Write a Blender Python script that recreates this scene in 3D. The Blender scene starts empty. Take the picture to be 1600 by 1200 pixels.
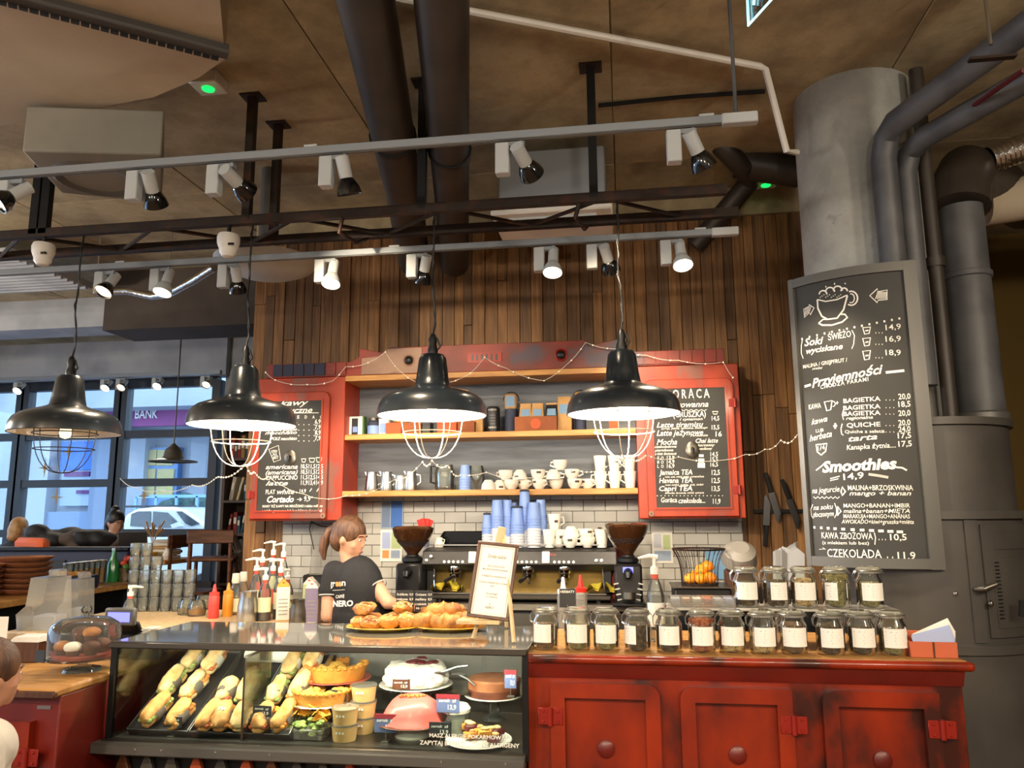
import bpy, bmesh, math, random
from mathutils import Matrix, Vector, Euler, noise
random.seed(7)
R = math.radians
SC = bpy.context.scene
COL = SC.collection

# ------------------------------------------------------------------ camera
FPX, YAW, PITCH, ROLL = 1200.0, R(8.2), R(9.46), R(-0.4)
EYE = Vector((0, 0, 1.6))
CROT = Matrix.Rotation(YAW, 3, 'Z') @ Matrix.Rotation(R(90) + PITCH, 3, 'X') @ Matrix.Rotation(ROLL, 3, 'Z')
cam_d = bpy.data.cameras.new('camera')
cam_d.sensor_width = 36; cam_d.lens = FPX / 1600 * 36; cam_d.clip_start = .05; cam_d.clip_end = 200
cam = bpy.data.objects.new('camera', cam_d); COL.objects.link(cam)
cam.matrix_world = Matrix.Translation(EYE) @ CROT.to_4x4()
SC.camera = cam

# ------------------------------------------------------------------ world (overcast daylight outside) and exposure
w = bpy.data.worlds.new('world'); SC.world = w; w.use_nodes = True
bg = w.node_tree.nodes['Background']
bg.inputs[0].default_value = (.55, .75, 1.0, 1); bg.inputs[1].default_value = 3.6
vs = SC.view_settings
vs.view_transform = 'Standard'; vs.look = 'None'; vs.gamma = 1; vs.use_curve_mapping = False
vs.exposure = 0.42
SC.cycles.max_bounces = 8; SC.cycles.diffuse_bounces = 4; SC.cycles.glossy_bounces = 4
SC.cycles.transmission_bounces = 6; SC.cycles.transparent_max_bounces = 24
SC.cycles.caustics_reflective = False; SC.cycles.caustics_refractive = False
SC.cycles.sample_clamp_indirect = 4
try:
    SC.cycles.use_denoising = True
except Exception: pass
WARM = (1.0, .8, .55)
NEUT = (1.0, .86, .68)

def P(px, py, x=None, y=None, z=None):
    """a point of the place: where the sight line through a picture point meets a real plane x=, y= or z="""
    d = CROT @ Vector(((px - 800) / FPX, -(py - 600) / FPX, -1))
    t = (x - EYE.x) / d.x if x is not None else (y - EYE.y) / d.y if y is not None else (z - EYE.z) / d.z
    return EYE + d * t

# ------------------------------------------------------------------ materials
def lin(h):
    h = h.lstrip('#'); o = []
    for i in (0, 2, 4):
        c = int(h[i:i+2], 16) / 255
        o.append(c / 12.92 if c <= .04045 else ((c + .055) / 1.055) ** 2.4)
    return (*o, 1)
MATS = {}
def M(name, col, rough=.5, metal=0, mix=None, scale=6, lo=.4, hi=.6, stretch=(1, 1, 1), bump=0, bscale=40, emit=0, coat=0,
      detail=4, rand=0, spec=None, third=None, sss=0, trans=0, nrough=.5):
    m = bpy.data.materials.new(name); MATS[name] = m; m.use_nodes = True
    nt = m.node_tree; N = nt.nodes; L = nt.links
    b = N['Principled BSDF']
    b.inputs['Base Color'].default_value = lin(col); b.inputs['Roughness'].default_value = rough
    b.inputs['Metallic'].default_value = metal
    if coat: b.inputs['Coat Weight'].default_value = coat; b.inputs['Coat Roughness'].default_value = .12
    if spec is not None: b.inputs['Specular IOR Level'].default_value = spec
    if trans: b.inputs['Transmission Weight'].default_value = trans
    if emit:
        b.inputs['Emission Color'].default_value = lin(col); b.inputs['Emission Strength'].default_value = emit
    if mix or bump or rand:
        tc = N.new('ShaderNodeTexCoord'); mp = N.new('ShaderNodeMapping'); mp.inputs['Scale'].default_value = stretch
        L.new(tc.outputs['Object'], mp.inputs['Vector']); vec = mp.outputs['Vector']
        if rand:
            oi = N.new('ShaderNodeObjectInfo'); ad = N.new('ShaderNodeVectorMath'); ad.operation = 'ADD'
            ml = N.new('ShaderNodeMath'); ml.operation = 'MULTIPLY'; ml.inputs[1].default_value = 37.0
            L.new(oi.outputs['Random'], ml.inputs[0]); L.new(vec, ad.inputs[0]); L.new(ml.outputs[0], ad.inputs[1]); vec = ad.outputs[0]
    cur = None
    if mix:
        nz = N.new('ShaderNodeTexNoise'); nz.inputs['Scale'].default_value = scale; nz.inputs['Detail'].default_value = detail; nz.inputs['Roughness'].default_value = nrough
        L.new(vec, nz.inputs['Vector'])
        rp = N.new('ShaderNodeValToRGB'); rp.color_ramp.elements[0].position = lo; rp.color_ramp.elements[1].position = hi
        rp.color_ramp.elements[0].color = lin(col); rp.color_ramp.elements[1].color = lin(mix)
        if third:
            e = rp.color_ramp.elements.new(min(hi + .08, .99)); e.color = lin(third)
        L.new(nz.outputs['Fac'], rp.inputs['Fac']); cur = rp.outputs['Color']
    if rand:
        hs = N.new('ShaderNodeHueSaturation'); mr = N.new('ShaderNodeMapRange')
        mr.inputs['To Min'].default_value = 1 - rand; mr.inputs['To Max'].default_value = 1 + rand
        L.new(oi.outputs['Random'], mr.inputs['Value']); L.new(mr.outputs[0], hs.inputs['Value'])
        if cur: L.new(cur, hs.inputs['Color'])
        else: hs.inputs['Color'].default_value = lin(col)
        cur = hs.outputs['Color']
    if cur: L.new(cur, b.inputs['Base Color'])
    if bump:
        n2 = N.new('ShaderNodeTexNoise'); n2.inputs['Scale'].default_value = bscale; n2.inputs['Detail'].default_value = 3
        L.new(vec, n2.inputs['Vector'])
        bp = N.new('ShaderNodeBump'); bp.inputs['Strength'].default_value = bump; bp.inputs['Distance'].default_value = .01
        L.new(n2.outputs['Fac'], bp.inputs['Height']); L.new(bp.outputs['Normal'], b.inputs['Normal'])
    return m
def GLASS(name, tint='#ffffff', refl=1.0, haze=0.0, rough=.02, hazecol='#ffffff'):
    m = bpy.data.materials.new(name); MATS[name] = m; m.use_nodes = True
    nt = m.node_tree; N = nt.nodes; L = nt.links
    N.remove(N['Principled BSDF']); out = N['Material Output']
    t = N.new('ShaderNodeBsdfTransparent'); t.inputs[0].default_value = lin(tint)
    g = N.new('ShaderNodeBsdfGlossy'); g.inputs['Roughness'].default_value = rough
    f = N.new('ShaderNodeFresnel'); f.inputs['IOR'].default_value = 1.45
    ml = N.new('ShaderNodeMath'); ml.operation = 'MULTIPLY'; ml.inputs[1].default_value = refl; ml.use_clamp = True
    L.new(f.outputs[0], ml.inputs[0])
    first = t.outputs[0]
    if haze:
        d = N.new('ShaderNodeBsdfDiffuse'); d.inputs[0].default_value = lin(hazecol)
        mx = N.new('ShaderNodeMixShader'); mx.inputs[0].default_value = haze
        L.new(first, mx.inputs[1]); L.new(d.outputs[0], mx.inputs[2]); first = mx.outputs[0]
    mx = N.new('ShaderNodeMixShader'); L.new(ml.outputs[0], mx.inputs[0]); L.new(first, mx.inputs[1]); L.new(g.outputs[0], mx.inputs[2])
    L.new(mx.outputs[0], out.inputs['Surface'])
    return m

M('concrete', '#887a60', .85, nrough=.68, mix='#bcac8a', scale=2.0, lo=.34, hi=.62, third='#a89876', bump=.3, bscale=14, detail=11, rand=.09)
M('concrete_soffit', '#b0a28c', .85, nrough=.62, mix='#c8baa2', scale=.9, lo=.35, hi=.7, bump=.12, bscale=10, detail=6)
M('concrete_column', '#8a8b87', .8, nrough=.66, mix='#a9aaa5', scale=2.5, lo=.35, hi=.62, third='#74767a', bump=.2, bscale=22, detail=8)
M('plaster_white', '#b9bdc4', .8, mix='#a3a8b0', scale=2)
M('wall_dark', '#4a4038', .8, mix='#3a322c', scale=2)
M('wall_ochre', '#6b5420', .8)
M('floor_wood', '#7a5c40', .5, mix='#63472f', scale=3, stretch=(1, 8, 1))
M('plank', '#8a6236', .6, mix='#59391b', scale=5, lo=.3, hi=.72, stretch=(9, 9, .55), bump=.35, bscale=9, detail=7, rand=.42)
M('wall_back_board', '#2a1a0e', .9)
M('tile', '#c3c1ba', .18, rand=.04, coat=.3)
M('grout', '#6a655c', .9)
M('red_paint', '#8f2806', .34, mix='#731d07', scale=2.6, lo=.4, hi=.54, third='#38130d', stretch=(1.4, 1.4, .8), bump=.12, bscale=16, detail=6, coat=.25)
M('red_dark', '#70170b', .45, mix='#5a120a', scale=2.4, lo=.4, hi=.62, third='#3c1310', stretch=(1, 1, 1), bump=.1, bscale=16, detail=6, coat=.2)
M('orange_paint', '#ad3a15', .45, mix='#932a0e', scale=2.8, lo=.4, hi=.57, third='#7a483c', stretch=(1.6, 1.6, .6), bump=.12, bscale=14, detail=6, coat=.2)
M('pediment_paint', '#8e2a1a', .5, mix='#6b2418', scale=3.2, lo=.35, hi=.55, third='#4a3a48', bump=.12, bscale=16, detail=6)
M('pediment_worn', '#8b6a58', .5, mix='#a07c66', scale=4, lo=.4, hi=.6, third='#6a3a2c', bump=.12, detail=6)
M('hinge_red', '#8e1f12', .4, metal=.2)
M('oak', '#c99452', .5, mix='#b07b3e', scale=4, stretch=(.8, 9, 9), bump=.1, bscale=20, detail=6)
M('oak_top', '#b98a50', .42, mix='#a2743e', scale=3, stretch=(.7, 8, 8), bump=.08, bscale=20, detail=6)
M('pale_wood', '#d8bd93', .55, mix='#c8a97c', scale=5, stretch=(6, 6, .8))
M('dark_wood', '#6a3d20', .5, mix='#4e2b16', scale=5, stretch=(1, 6, 6))
M('walnut', '#5b3722', .45, mix='#48291a', scale=6, stretch=(6, 6, .8))
M('grey_board', '#62676e', .75, mix='#747a82', scale=3, stretch=(.8, 5, 7), bump=.2, bscale=18, detail=6)
M('chalkboard', '#2b2b29', .6, mix='#363634', scale=3, lo=.35, hi=.75)
M('chalk', '#eeece4', .9)
M('chalk_soft', '#bdbbb4', .9)
M('black_metal', '#15171a', .38, metal=.3)
M('black_gloss', '#07090c', .1, coat=.6)
M('black_plastic', '#131315', .4)
M('rust_steel', '#2b211c', .6, metal=.4, mix='#45281a', scale=14, lo=.5, hi=.7)
M('pipe_dark', '#38312b', .5, mix='#2d2722', scale=4)
M('pipe_grey', '#55565a', .5, mix='#46474b', scale=5)
M('casing_grey', '#46433f', .5, mix='#3d3a37', scale=3, coat=.15)
M('casing_dark', '#3a3d42', .45, mix='#33363b', scale=3)
M('frame_grey', '#5b5a57', .45, metal=.3)
M('track_grey', '#8d949b', .4, metal=.15)
M('track_white', '#b4b9bb', .45)
M('white_plastic', '#e4e2dc', .4)
M('white_paper', '#eeebe4', .8)
M('cream_paper', '#d9d2c2', .85)
M('steel', '#b9b9b6', .28, metal=1)
M('steel_dark', '#6a665f', .33, metal=.9)
M('plate_gold', '#8a7440', .34, metal=.8, mix='#6a5830', scale=3)
M('machine_dark', '#2c2a28', .42, metal=.25)
M('steel_brushed', '#8d877c', .36, metal=.85, mix='#a49d90', scale=4, stretch=(1, 1, 12))
M('chrome', '#dedede', .08, metal=1)
M('foil', '#c9c8c4', .22, metal=1, bump=.6, bscale=30)
M('lamp_white', '#f4f1ea', .35)
M('shade_black', '#1a2128', .28, coat=.5)
M('wire_lit', '#d8d0bd', .5)
M('wire_unlit', '#17191c', .45)
M('bulb_on', '#fff2dc', .3, emit=18)
M('bulb_unlit_glow', '#e8d8b8', .2, emit=1.2)  # unlit bulb with a faint glow painted in
M('lens_on', '#fff0d8', .3, emit=14)
M('lens_dim', '#ffe6c0', .3, emit=2.5)
M('fill_globe_glow', '#fff0d8', .4, emit=4)
M('led_strip', '#fff3dc', .3, emit=12)
M('led_green', '#10ff60', .3, emit=1.3)
M('sign_glow', '#9ee8f4', .3, emit=2.2)
M('paper_grey', '#9a9c9e', .8)
M('duct_grey', '#8c887c', .6, metal=.2, mix='#7d7a70', scale=2)
M('lcd_blue', '#6f74ff', .3, emit=1.4)
M('lcd_pale', '#8fb0b8', .3, emit=.5)
M('fairy_glow', '#fff0d0', .3, emit=.5)
M('fairy_cord', '#d9d2c4', .5)
M('ceramic', '#e9e5da', .22, coat=.4)
M('grey_bowl', '#8f8b84', .5)
M('print_brown', '#4a3c30', .7)
M('print_grey', '#8d8a86', .8)
M('cup_blue', '#7d9bd8', .5)
M('cup_white', '#c9cdd6', .5)
M('lid_dark', '#3a4150', .45)
M('kraft', '#b8905c', .8, mix='#a57d4a', scale=8)
M('label_blue', '#6f8fae', .7)
M('cardboard', '#8d4f2a', .8, mix='#7c4222', scale=6)
M('brick_orange', '#b5502c', .8)
M('skin', '#d09a7c', .55)
M('skin_pale', '#c79478', .55)
M('hair_brown', '#432b1c', .5, mix='#6a462c', scale=16, lo=.4, hi=.6, stretch=(4, 4, .6), bump=.4, bscale=50)
M('hair_dark', '#15110f', .5)
M('hair_blond', '#a9834e', .5, mix='#8a6438', scale=14, bump=.4, bscale=40)
M('shirt_black', '#17171a', .8, bump=.15, bscale=60)
M('shirt_cream', '#d5d0c6', .85)
M('vest_grey', '#55565a', .85)
M('sweater_beige', '#a39c92', .9, bump=.3, bscale=60)
M('jacket_dark', '#1d2026', .7, bump=.3, bscale=12)
M('coat_brown', '#4a4038', .85, bump=.3, bscale=12)
M('denim', '#23262e', .8)
M('eye_white', '#e8e4de', .3)
M('eye_dark', '#1a1210', .2)
M('lips', '#b0645a', .5)
M('orange_shirt', '#ff9a5a', .8)
M('terracotta', '#c2613e', .7)
M('fabric_orange', '#cf5f35', .85)
M('bread', '#d6a360', .7, mix='#a86c2c', scale=22, lo=.35, hi=.65, bump=.35, bscale=40, rand=.12)
M('bread_pale', '#dcc08a', .75, mix='#bd9150', scale=20, lo=.4, hi=.66, bump=.3, bscale=40, rand=.08)
M('pastry', '#c58a40', .55, mix='#8f5420', scale=16, lo=.4, hi=.64, bump=.5, bscale=50, rand=.12)
M('sesame', '#ead9b0', .7)
M('crust', '#d8993f', .7, mix='#bf7c2c', scale=12, lo=.4, hi=.62, bump=.5, bscale=60)
M('custard', '#e7b65a', .5, mix='#d49a3c', scale=8)
M('pink_icing', '#e56a62', .35, coat=.2)
M('cream', '#f6f1e6', .6, bump=.5, bscale=30)
M('berry', '#5a1a22', .4)
M('chocolate', '#5a2a18', .5, mix='#6e3822', scale=9, bump=.2)
M('choc_top', '#a86a44', .6, mix='#8f5636', scale=9, bump=.3)
M('muffin_dark', '#4a2414', .7, mix='#6a3418', scale=14, bump=.6, bscale=50)
M('muffin_orange', '#c07a30', .7, mix='#9a5820', scale=14, bump=.6, bscale=50)
M('wrap_label', '#5a524a', .7)
M('wrap_paper', '#d8d2c4', .7)
M('filling_tomato', '#a8452a', .5, mix='#c8742a', scale=30, bump=.6)
M('filling_green', '#7a9048', .6, mix='#a8b868', scale=24, bump=.6)
M('filling_orange', '#d88a34', .6, mix='#c0641f', scale=24, bump=.6)
M('chips', '#f0b43c', .6, mix='#e39a2a', scale=12)
M('kraft_cup', '#d2ad74', .7, mix='#c29c62', scale=10)
M('deli', '#c9b48e', .55, mix='#b59c72', scale=6)
M('plate_yellow', '#e0b43c', .35, coat=.3)
M('plate_white', '#e8e4da', .25, coat=.3)
M('plate_red', '#b44a3c', .4)
M('tag_blue', '#5f6f9c', .7)
M('tag_red', '#8e2430', .7)
M('tea_dark', '#2e2218', .95, mix='#54432f', scale=70, lo=.4, hi=.6, bump=.8, bscale=120)
M('tea_brown', '#6a4e32', .95, mix='#4a3826', scale=70, lo=.4, hi=.6, bump=.8, bscale=120)
M('tea_red', '#a0623e', .95, mix='#6a3826', scale=60, lo=.4, hi=.6, bump=.8, bscale=120)
M('tea_green', '#585230', .95, mix='#857d52', scale=60, lo=.4, hi=.6, bump=.8, bscale=110)
M('tea_grain', '#c2a878', .95, mix='#7a6240', scale=60, lo=.4, hi=.6, bump=.8, bscale=110)
M('orange_fruit', '#f08a1c', .5, bump=.2, bscale=60)
M('squash', '#f2a32a', .5, mix='#e88a18', scale=5, bump=.15)
M('leaf', '#3f6a2c', .6)
M('leaf_red', '#b5402c', .5)
M('bottle_green', '#1f7a3c', .2, coat=.5)
M('ketchup', '#d8433c', .35)
M('mustard', '#d08a28', .35)
M('syrup_dark', '#3a1d12', .15, coat=.6)
M('syrup_amber', '#a0703a', .15, coat=.6)
M('juice', '#c98a2a', .2, coat=.4)
M('label_cream', '#dcd9b0', .7)
M('label_red', '#c2503c', .7)
M('carton_orange', '#f0a840', .6)
M('carton_white', '#dad8d0', .6)
M('carton_green', '#b8c890', .6)
M('carton_violet', '#7a6f88', .6)
M('cloth_yellow', '#d6c23a', .8)
M('red_gloss', '#d8241c', .3)
M('red_cup', '#c04a3c', .5)
M('hopper', '#4a2e1c', .15, coat=.6, mix='#32200f', scale=10)
M('coffee_beans', '#2e1a10', .7, bump=.8, bscale=90)
M('knife_blade', '#a8aaac', .25, metal=1)
M('slate', '#25282c', .7)
M('wicker', '#a86a40', .8, mix='#8a5230', scale=12, stretch=(1, 1, 12), bump=.5, bscale=40)
M('navy', '#2c3248', .7)
M('paper_blue', '#aebbe0', .8)
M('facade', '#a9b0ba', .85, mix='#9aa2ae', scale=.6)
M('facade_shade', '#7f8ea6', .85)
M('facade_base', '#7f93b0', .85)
M('sign_purple', '#5a2a68', .6, mix='#8a3a7a', scale=.8)
M('poster_blue', '#3f74c8', .6)
M('poster_pale', '#9fb0c8', .6)
M('poster_yellow', '#c8b878', .6)
M('door_blue', '#6f97cc', .5)
M('asphalt', '#8a919c', .9)
M('pavement', '#a9b2bf', .9)
M('car_white', '#e3e8ee', .2, coat=.7)
M('car_glass', '#222c36', .08, coat=.6)
M('car_black', '#15181c', .5)
M('hedge', '#4a6a68', .9, mix='#35504c', scale=20, bump=.8)
M('rail_blue', '#7fb0dc', .5)
M('window_frame', '#34373d', .5, metal=.2)
M('bookshelf', '#4b3b30', .7)
for i, h in enumerate(('#7a2420', '#c9b48a', '#2f4a5a', '#8a6a3a', '#a83c2c', '#3a3a3a', '#b8b0a0', '#5a3a50')): M('book_%d' % i, h, .8)
M('star_gold', '#b89868', .6)
GLASS('glass_pane', '#f2f6f8', .55)
GLASS('glass_case', '#eef4f2', .8)
GLASS('glass_clear', '#f4f7f4', 1.3, haze=.07, hazecol='#d8dcd8')  # slight pale haze painted in for highlights on clear glass
GLASS('acrylic_white', '#eeeeee', 1.0, haze=.6, rough=.2, hazecol='#e4e2d8')
GLASS('glass_tumbler', '#f4f7f4', 1.6, haze=.13, hazecol='#dfe3df')  # stronger haze stands in for bright highlights on the tumblers
GLASS('glass_lid', '#f4f7f0', 1.6, haze=.2, hazecol='#dcdccc')  # haze brightens the lids in place of white highlights
GLASS('glass_jar', '#f8faf4', 1.15, haze=.025, hazecol='#d8d8c4')
GLASS('glass_top', '#c9d4d4', 1.8, haze=.5, hazecol='#c4c4ba', rough=.06)  # pale haze stands in for grey reflections on the case top
GLASS('plastic_clear', '#f0f0f0', 1.0, haze=.16, rough=.15, hazecol='#d0ccc4')
GLASS('plastic_milky', '#eeeeee', 1.0, haze=.24, rough=.2, hazecol='#dcdcd4')
GLASS('hopper_glass', '#8a5a38', 1.2, haze=.55, hazecol='#4a2c18')

# ------------------------------------------------------------------ mesh helpers
def T(x=0, y=0, z=0): return Matrix.Translation((x, y, z))
def RX(a): return Matrix.Rotation(R(a), 4, 'X')
def RY(a): return Matrix.Rotation(R(a), 4, 'Y')
def RZ(a): return Matrix.Rotation(R(a), 4, 'Z')
def S(x, y, z): return Matrix.Diagonal((x, y, z, 1))
class MB:
    def __init__(s): s.v = []; s.f = []
    def add(s, vs, fs, m=None):
        o = len(s.v)
        s.v += [tuple(m @ Vector(p)) if m is not None else tuple(p) for p in vs]
        s.f += [tuple(i + o for i in f) for f in fs]
        return s
    def box(s, c, d, m=None, ch=0):
        x, y, z = d[0] / 2, d[1] / 2, d[2] / 2
        if ch:
            bm = bmesh.new(); bmesh.ops.create_cube(bm, size=1)
            for v in bm.verts: v.co = Vector((v.co.x * d[0], v.co.y * d[1], v.co.z * d[2]))
            bmesh.ops.bevel(bm, geom=list(bm.edges), offset=ch, segments=1, affect='EDGES')
            vs = [tuple(v.co + Vector(c)) for v in bm.verts]; bm.verts.index_update()
            fs = [tuple(v.index for v in f.verts) for f in bm.faces]; bm.free()
            return s.add(vs, fs, m)
        vs = [(c[0] + i * x, c[1] + j * y, c[2] + k * z) for i in (-1, 1) for j in (-1, 1) for k in (-1, 1)]
        return s.add(vs, [(0, 1, 3, 2), (4, 6, 7, 5), (0, 4, 5, 1), (2, 3, 7, 6), (0, 2, 6, 4), (1, 5, 7, 3)], m)
    def span(s, a, b, m=None, ch=0):
        return s.box([(a[i] + b[i]) / 2 for i in range(3)], [abs(b[i] - a[i]) for i in range(3)], m, ch)
    def lathe(s, prof, seg=16, m=None, a0=0, a1=360):
        full = abs(a1 - a0) >= 360; n = seg if full else seg + 1
        vs = []; rows = []
        for r, z in prof:
            if r <= 1e-6: rows.append([len(vs)]); vs.append((0, 0, z))
            else:
                rows.append(list(range(len(vs), len(vs) + n)))
                for k in range(n):
                    a = R(a0 + (a1 - a0) * k / seg); vs.append((r * math.cos(a), r * math.sin(a), z))
        fs = []
        for p, q in zip(rows, rows[1:]):
            for k in range(seg):
                k2 = (k + 1) % n
                if len(p) == 1 and len(q) == 1: continue
                if len(p) == 1: fs.append((p[0], q[k2], q[k]))
                elif len(q) == 1: fs.append((p[k], p[k2], q[0]))
                else: fs.append((p[k], p[k2], q[k2], q[k]))
        return s.add(vs, fs, m)
    def cyl(s, c, r, h, seg=16, m=None, r2=None):
        r2 = r if r2 is None else r2
        mm = T(*c) if m is None else m @ T(*c)
        return s.lathe([(0, 0), (r, 0), (r2, h), (0, h)], seg, mm)
    def tube(s, pts, r, seg=8, closed=False, m=None, cap=True):
        pts = [Vector(p) for p in pts]; n = len(pts)
        rs = r if isinstance(r, (list, tuple)) else [r] * n
        vs = []; up = None
        for i, p in enumerate(pts):
            if closed: d = pts[(i + 1) % n] - pts[i - 1]
            else: d = pts[min(i + 1, n - 1)] - pts[max(i - 1, 0)]
            d = d.normalized() if d.length > 1e-9 else Vector((0, 0, 1))
            if up is None:
                up = Vector((0, 0, 1)) if abs(d.z) < .9 else Vector((1, 0, 0))
            u = (up - d * up.dot(d)).normalized(); w_ = d.cross(u); up = u
            for k in range(seg):
                a = 2 * math.pi * k / seg
                vs.append(p + (u * math.cos(a) + w_ * math.sin(a)) * rs[i])
        fs = []
        for i in range(n if closed else n - 1):
            j = (i + 1) % n
            for k in range(seg):
                k2 = (k + 1) % seg
                fs.append((i * seg + k, i * seg + k2, j * seg + k2, j * seg + k))
        if cap and not closed:
            fs.append(tuple(range(seg))[::-1]); fs.append(tuple((n - 1) * seg + k for k in range(seg)))
        return s.add(vs, fs, m)
    def prism(s, poly, h0, h1, m=None):
        """polygon in x,z pushed along y from h0 to h1"""
        n = len(poly)
        vs = [(x, h0, z) for x, z in poly] + [(x, h1, z) for x, z in poly]
        fs = [tuple(range(n)), tuple(range(2 * n - 1, n - 1, -1))] + [(i, i + n, (i + 1) % n + n, (i + 1) % n) for i in range(n)]
        return s.add(vs, fs, m)
    def ell(s, c, r, seg=14, rings=8, m=None, pw=1):
        prof = [(math.sin(math.pi * k / rings), -math.cos(math.pi * k / rings)) for k in range(rings + 1)]
        prof[0] = (0, -1); prof[-1] = (0, 1)
        mm = T(*c) @ S(*r); mm = m @ mm if m is not None else mm
        return s.lathe(prof, seg, mm)
    def cap(s, a, b, ra, rb, seg=12):
        """tapered limb with round ends"""
        a = Vector(a); b = Vector(b); d = (b - a).normalized(); pts = []; rs = []
        for k in range(4): t = math.pi / 2 * k / 4; pts.append(a - d * ra * math.cos(t)); rs.append(max(ra * math.sin(t), ra * .05))
        pts += [a, b]; rs += [ra, rb]
        for k in range(3, -1, -1): t = math.pi / 2 * k / 4; pts.append(b + d * rb * math.cos(t)); rs.append(max(rb * math.sin(t), rb * .05))
        return s.tube(pts, rs, seg)
    def jit(s, a, sc, seed=0):
        o = Vector((seed * 7.3, seed * 3.1, seed))
        s.v = [tuple(Vector(p) + noise.noise_vector(Vector(p) * sc + o) * a) for p in s.v]
        return s
    def build(s, name, mat, parent=None, loc=None, rot=None, sharp=38, bevel=0):
        me = bpy.data.meshes.new(name); me.from_pydata(s.v, [], s.f); me.update()
        bm = bmesh.new(); bm.from_mesh(me); bmesh.ops.recalc_face_normals(bm, faces=bm.faces); bm.to_mesh(me); bm.free()
        return link(name, me, mat, parent, loc, rot, sharp, bevel)
def link(name, me, mat, parent=None, loc=None, rot=None, sharp=38, bevel=0):
    me.materials.append(MATS[mat])
    if sharp and len(me.polygons):
        me.polygons.foreach_set('use_smooth', [True] * len(me.polygons)); me.set_sharp_from_angle(angle=R(sharp))
    o = bpy.data.objects.new(name, me); COL.objects.link(o)
    if parent: o.parent = parent
    if loc is not None: o.location = loc
    if rot is not None: o.rotation_euler = [R(a) for a in rot]
    if bevel:
        b = o.modifiers.new('bevel', 'BEVEL'); b.width = bevel; b.segments = 2; b.limit_method = 'ANGLE'
    return o
def share(name, me, parent=None, loc=None, rot=None, scale=None):
    o = bpy.data.objects.new(name, me); COL.objects.link(o)
    if parent: o.parent = parent
    if loc is not None: o.location = loc
    if rot is not None: o.rotation_euler = [R(a) for a in rot]
    if scale is not None: o.scale = scale
    return o
def tag(o, label=None, cat=None, group=None, kind=None):
    if label: o['label'] = label
    if cat: o['category'] = cat
    if group: o['group'] = group
    if kind: o['kind'] = kind
    return o
def thing(name, label, cat, loc=(0, 0, 0), rz=0, group=None):
    o = bpy.data.objects.new(name, None); COL.objects.link(o); o.empty_display_size = .05
    o.location = loc; o.rotation_euler = (0, 0, R(rz))
    return tag(o, label, cat, group)
def struct(o): o['kind'] = 'structure'; return o
KIDS = {}
def dup(root, label, loc, rz=None, group=None, scale=None, first=[]):
    def cp(o, par):
        c = o.copy(); COL.objects.link(c)
        if par: c.parent = par
        if o.name not in KIDS: KIDS[o.name] = list(o.children)
        for ch in KIDS[o.name]: cp(ch, c)
        return c
    r = cp(root, None); r.location = loc; r['label'] = label
    if rz is not None: r.rotation_euler[2] = R(rz)
    if group: r['group'] = group
    if scale: r.scale = (scale,) * 3
    return r
ORD = ['first', 'second', 'third', 'fourth', 'fifth', 'sixth', 'seventh', 'eighth', 'ninth', 'tenth', 'eleventh', 'twelfth', 'thirteenth', 'fourteenth', 'fifteenth', 'sixteenth']

# ------------------------------------------------------------------ lettering
_TX = {}
def glyphs(s, shear=0, bold=0, spacing=1.0):
    k = (s, shear, bold, spacing)
    if k in _TX: return _TX[k]
    c = bpy.data.curves.new('t', 'FONT'); c.body = s; c.size = 1; c.shear = shear; c.offset = bold; c.resolution_u = 2
    c.space_character = spacing; c.fill_mode = 'FRONT'
    o = bpy.data.objects.new('t', c)
    me = bpy.data.meshes.new_from_object(o)
    v = [(p.co.x, p.co.y) for p in me.vertices]; f = [tuple(p.vertices) for p in me.polygons]
    bpy.data.objects.remove(o); bpy.data.curves.remove(c); bpy.data.meshes.remove(me)
    _TX[k] = (v, f); return v, f
def letter(s, f, u0, v0, u1, h, parent, mat='chalk', shear=0, bold=.012, spacing=1.0, wob=0, slope=0, name='lettering', fit=True):
    """write s with its left end at (u0, v0), cap height h, ending at u1 when given; f maps (u, v) to the surface"""
    v, fa = glyphs(s, shear, bold, spacing)
    if not v: return
    a = min(p[0] for p in v); b = max(p[0] for p in v)
    k = h / .72; kx = k
    if u1 is not None and b > a: kx = (u1 - u0) / (b - a)
    mb = MB()
    mb.add([f(u0 + (p[0] - a) * kx, v0 + p[1] * k + slope * (p[0] - a) * kx + wob * math.sin((p[0] - a) * kx * 90)) for p in v], fa)
    return mb.build(name, mat, parent, sharp=0)
def stroke(pts, f, wd, parent, mat='chalk', name='chalk_line', closed=False):
    """a flat drawn line of width wd along (u, v) points"""
    n = len(pts); mb = MB(); vs = []
    for i in range(n):
        a = pts[i - 1] if (i or closed) else pts[0]; b = pts[(i + 1) % n] if (i < n - 1 or closed) else pts[-1]
        d = Vector((b[0] - a[0], b[1] - a[1])); d = d.normalized() if d.length else Vector((1, 0))
        q = Vector((-d.y, d.x)) * wd / 2
        vs += [f(pts[i][0] + q.x, pts[i][1] + q.y), f(pts[i][0] - q.x, pts[i][1] - q.y)]
    fs = [(2 * i, 2 * i + 1, 2 * ((i + 1) % n) + 1, 2 * ((i + 1) % n)) for i in range(n if closed else n - 1)]
    mb.add(vs, fs); return mb.build(name, mat, parent, sharp=0)
def spot(name, loc, target, energy, angle=60, col=WARM, blend=.6, radius=.04, parent=None):
    d = bpy.data.lights.new(name, 'SPOT'); d.energy = energy; d.spot_size = R(angle); d.spot_blend = blend; d.color = col; d.shadow_soft_size = radius
    o = bpy.data.objects.new(name, d); COL.objects.link(o); o.location = loc
    o.rotation_euler = (Vector(target) - Vector(loc)).to_track_quat('-Z', 'Y').to_euler()
    return o
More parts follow.
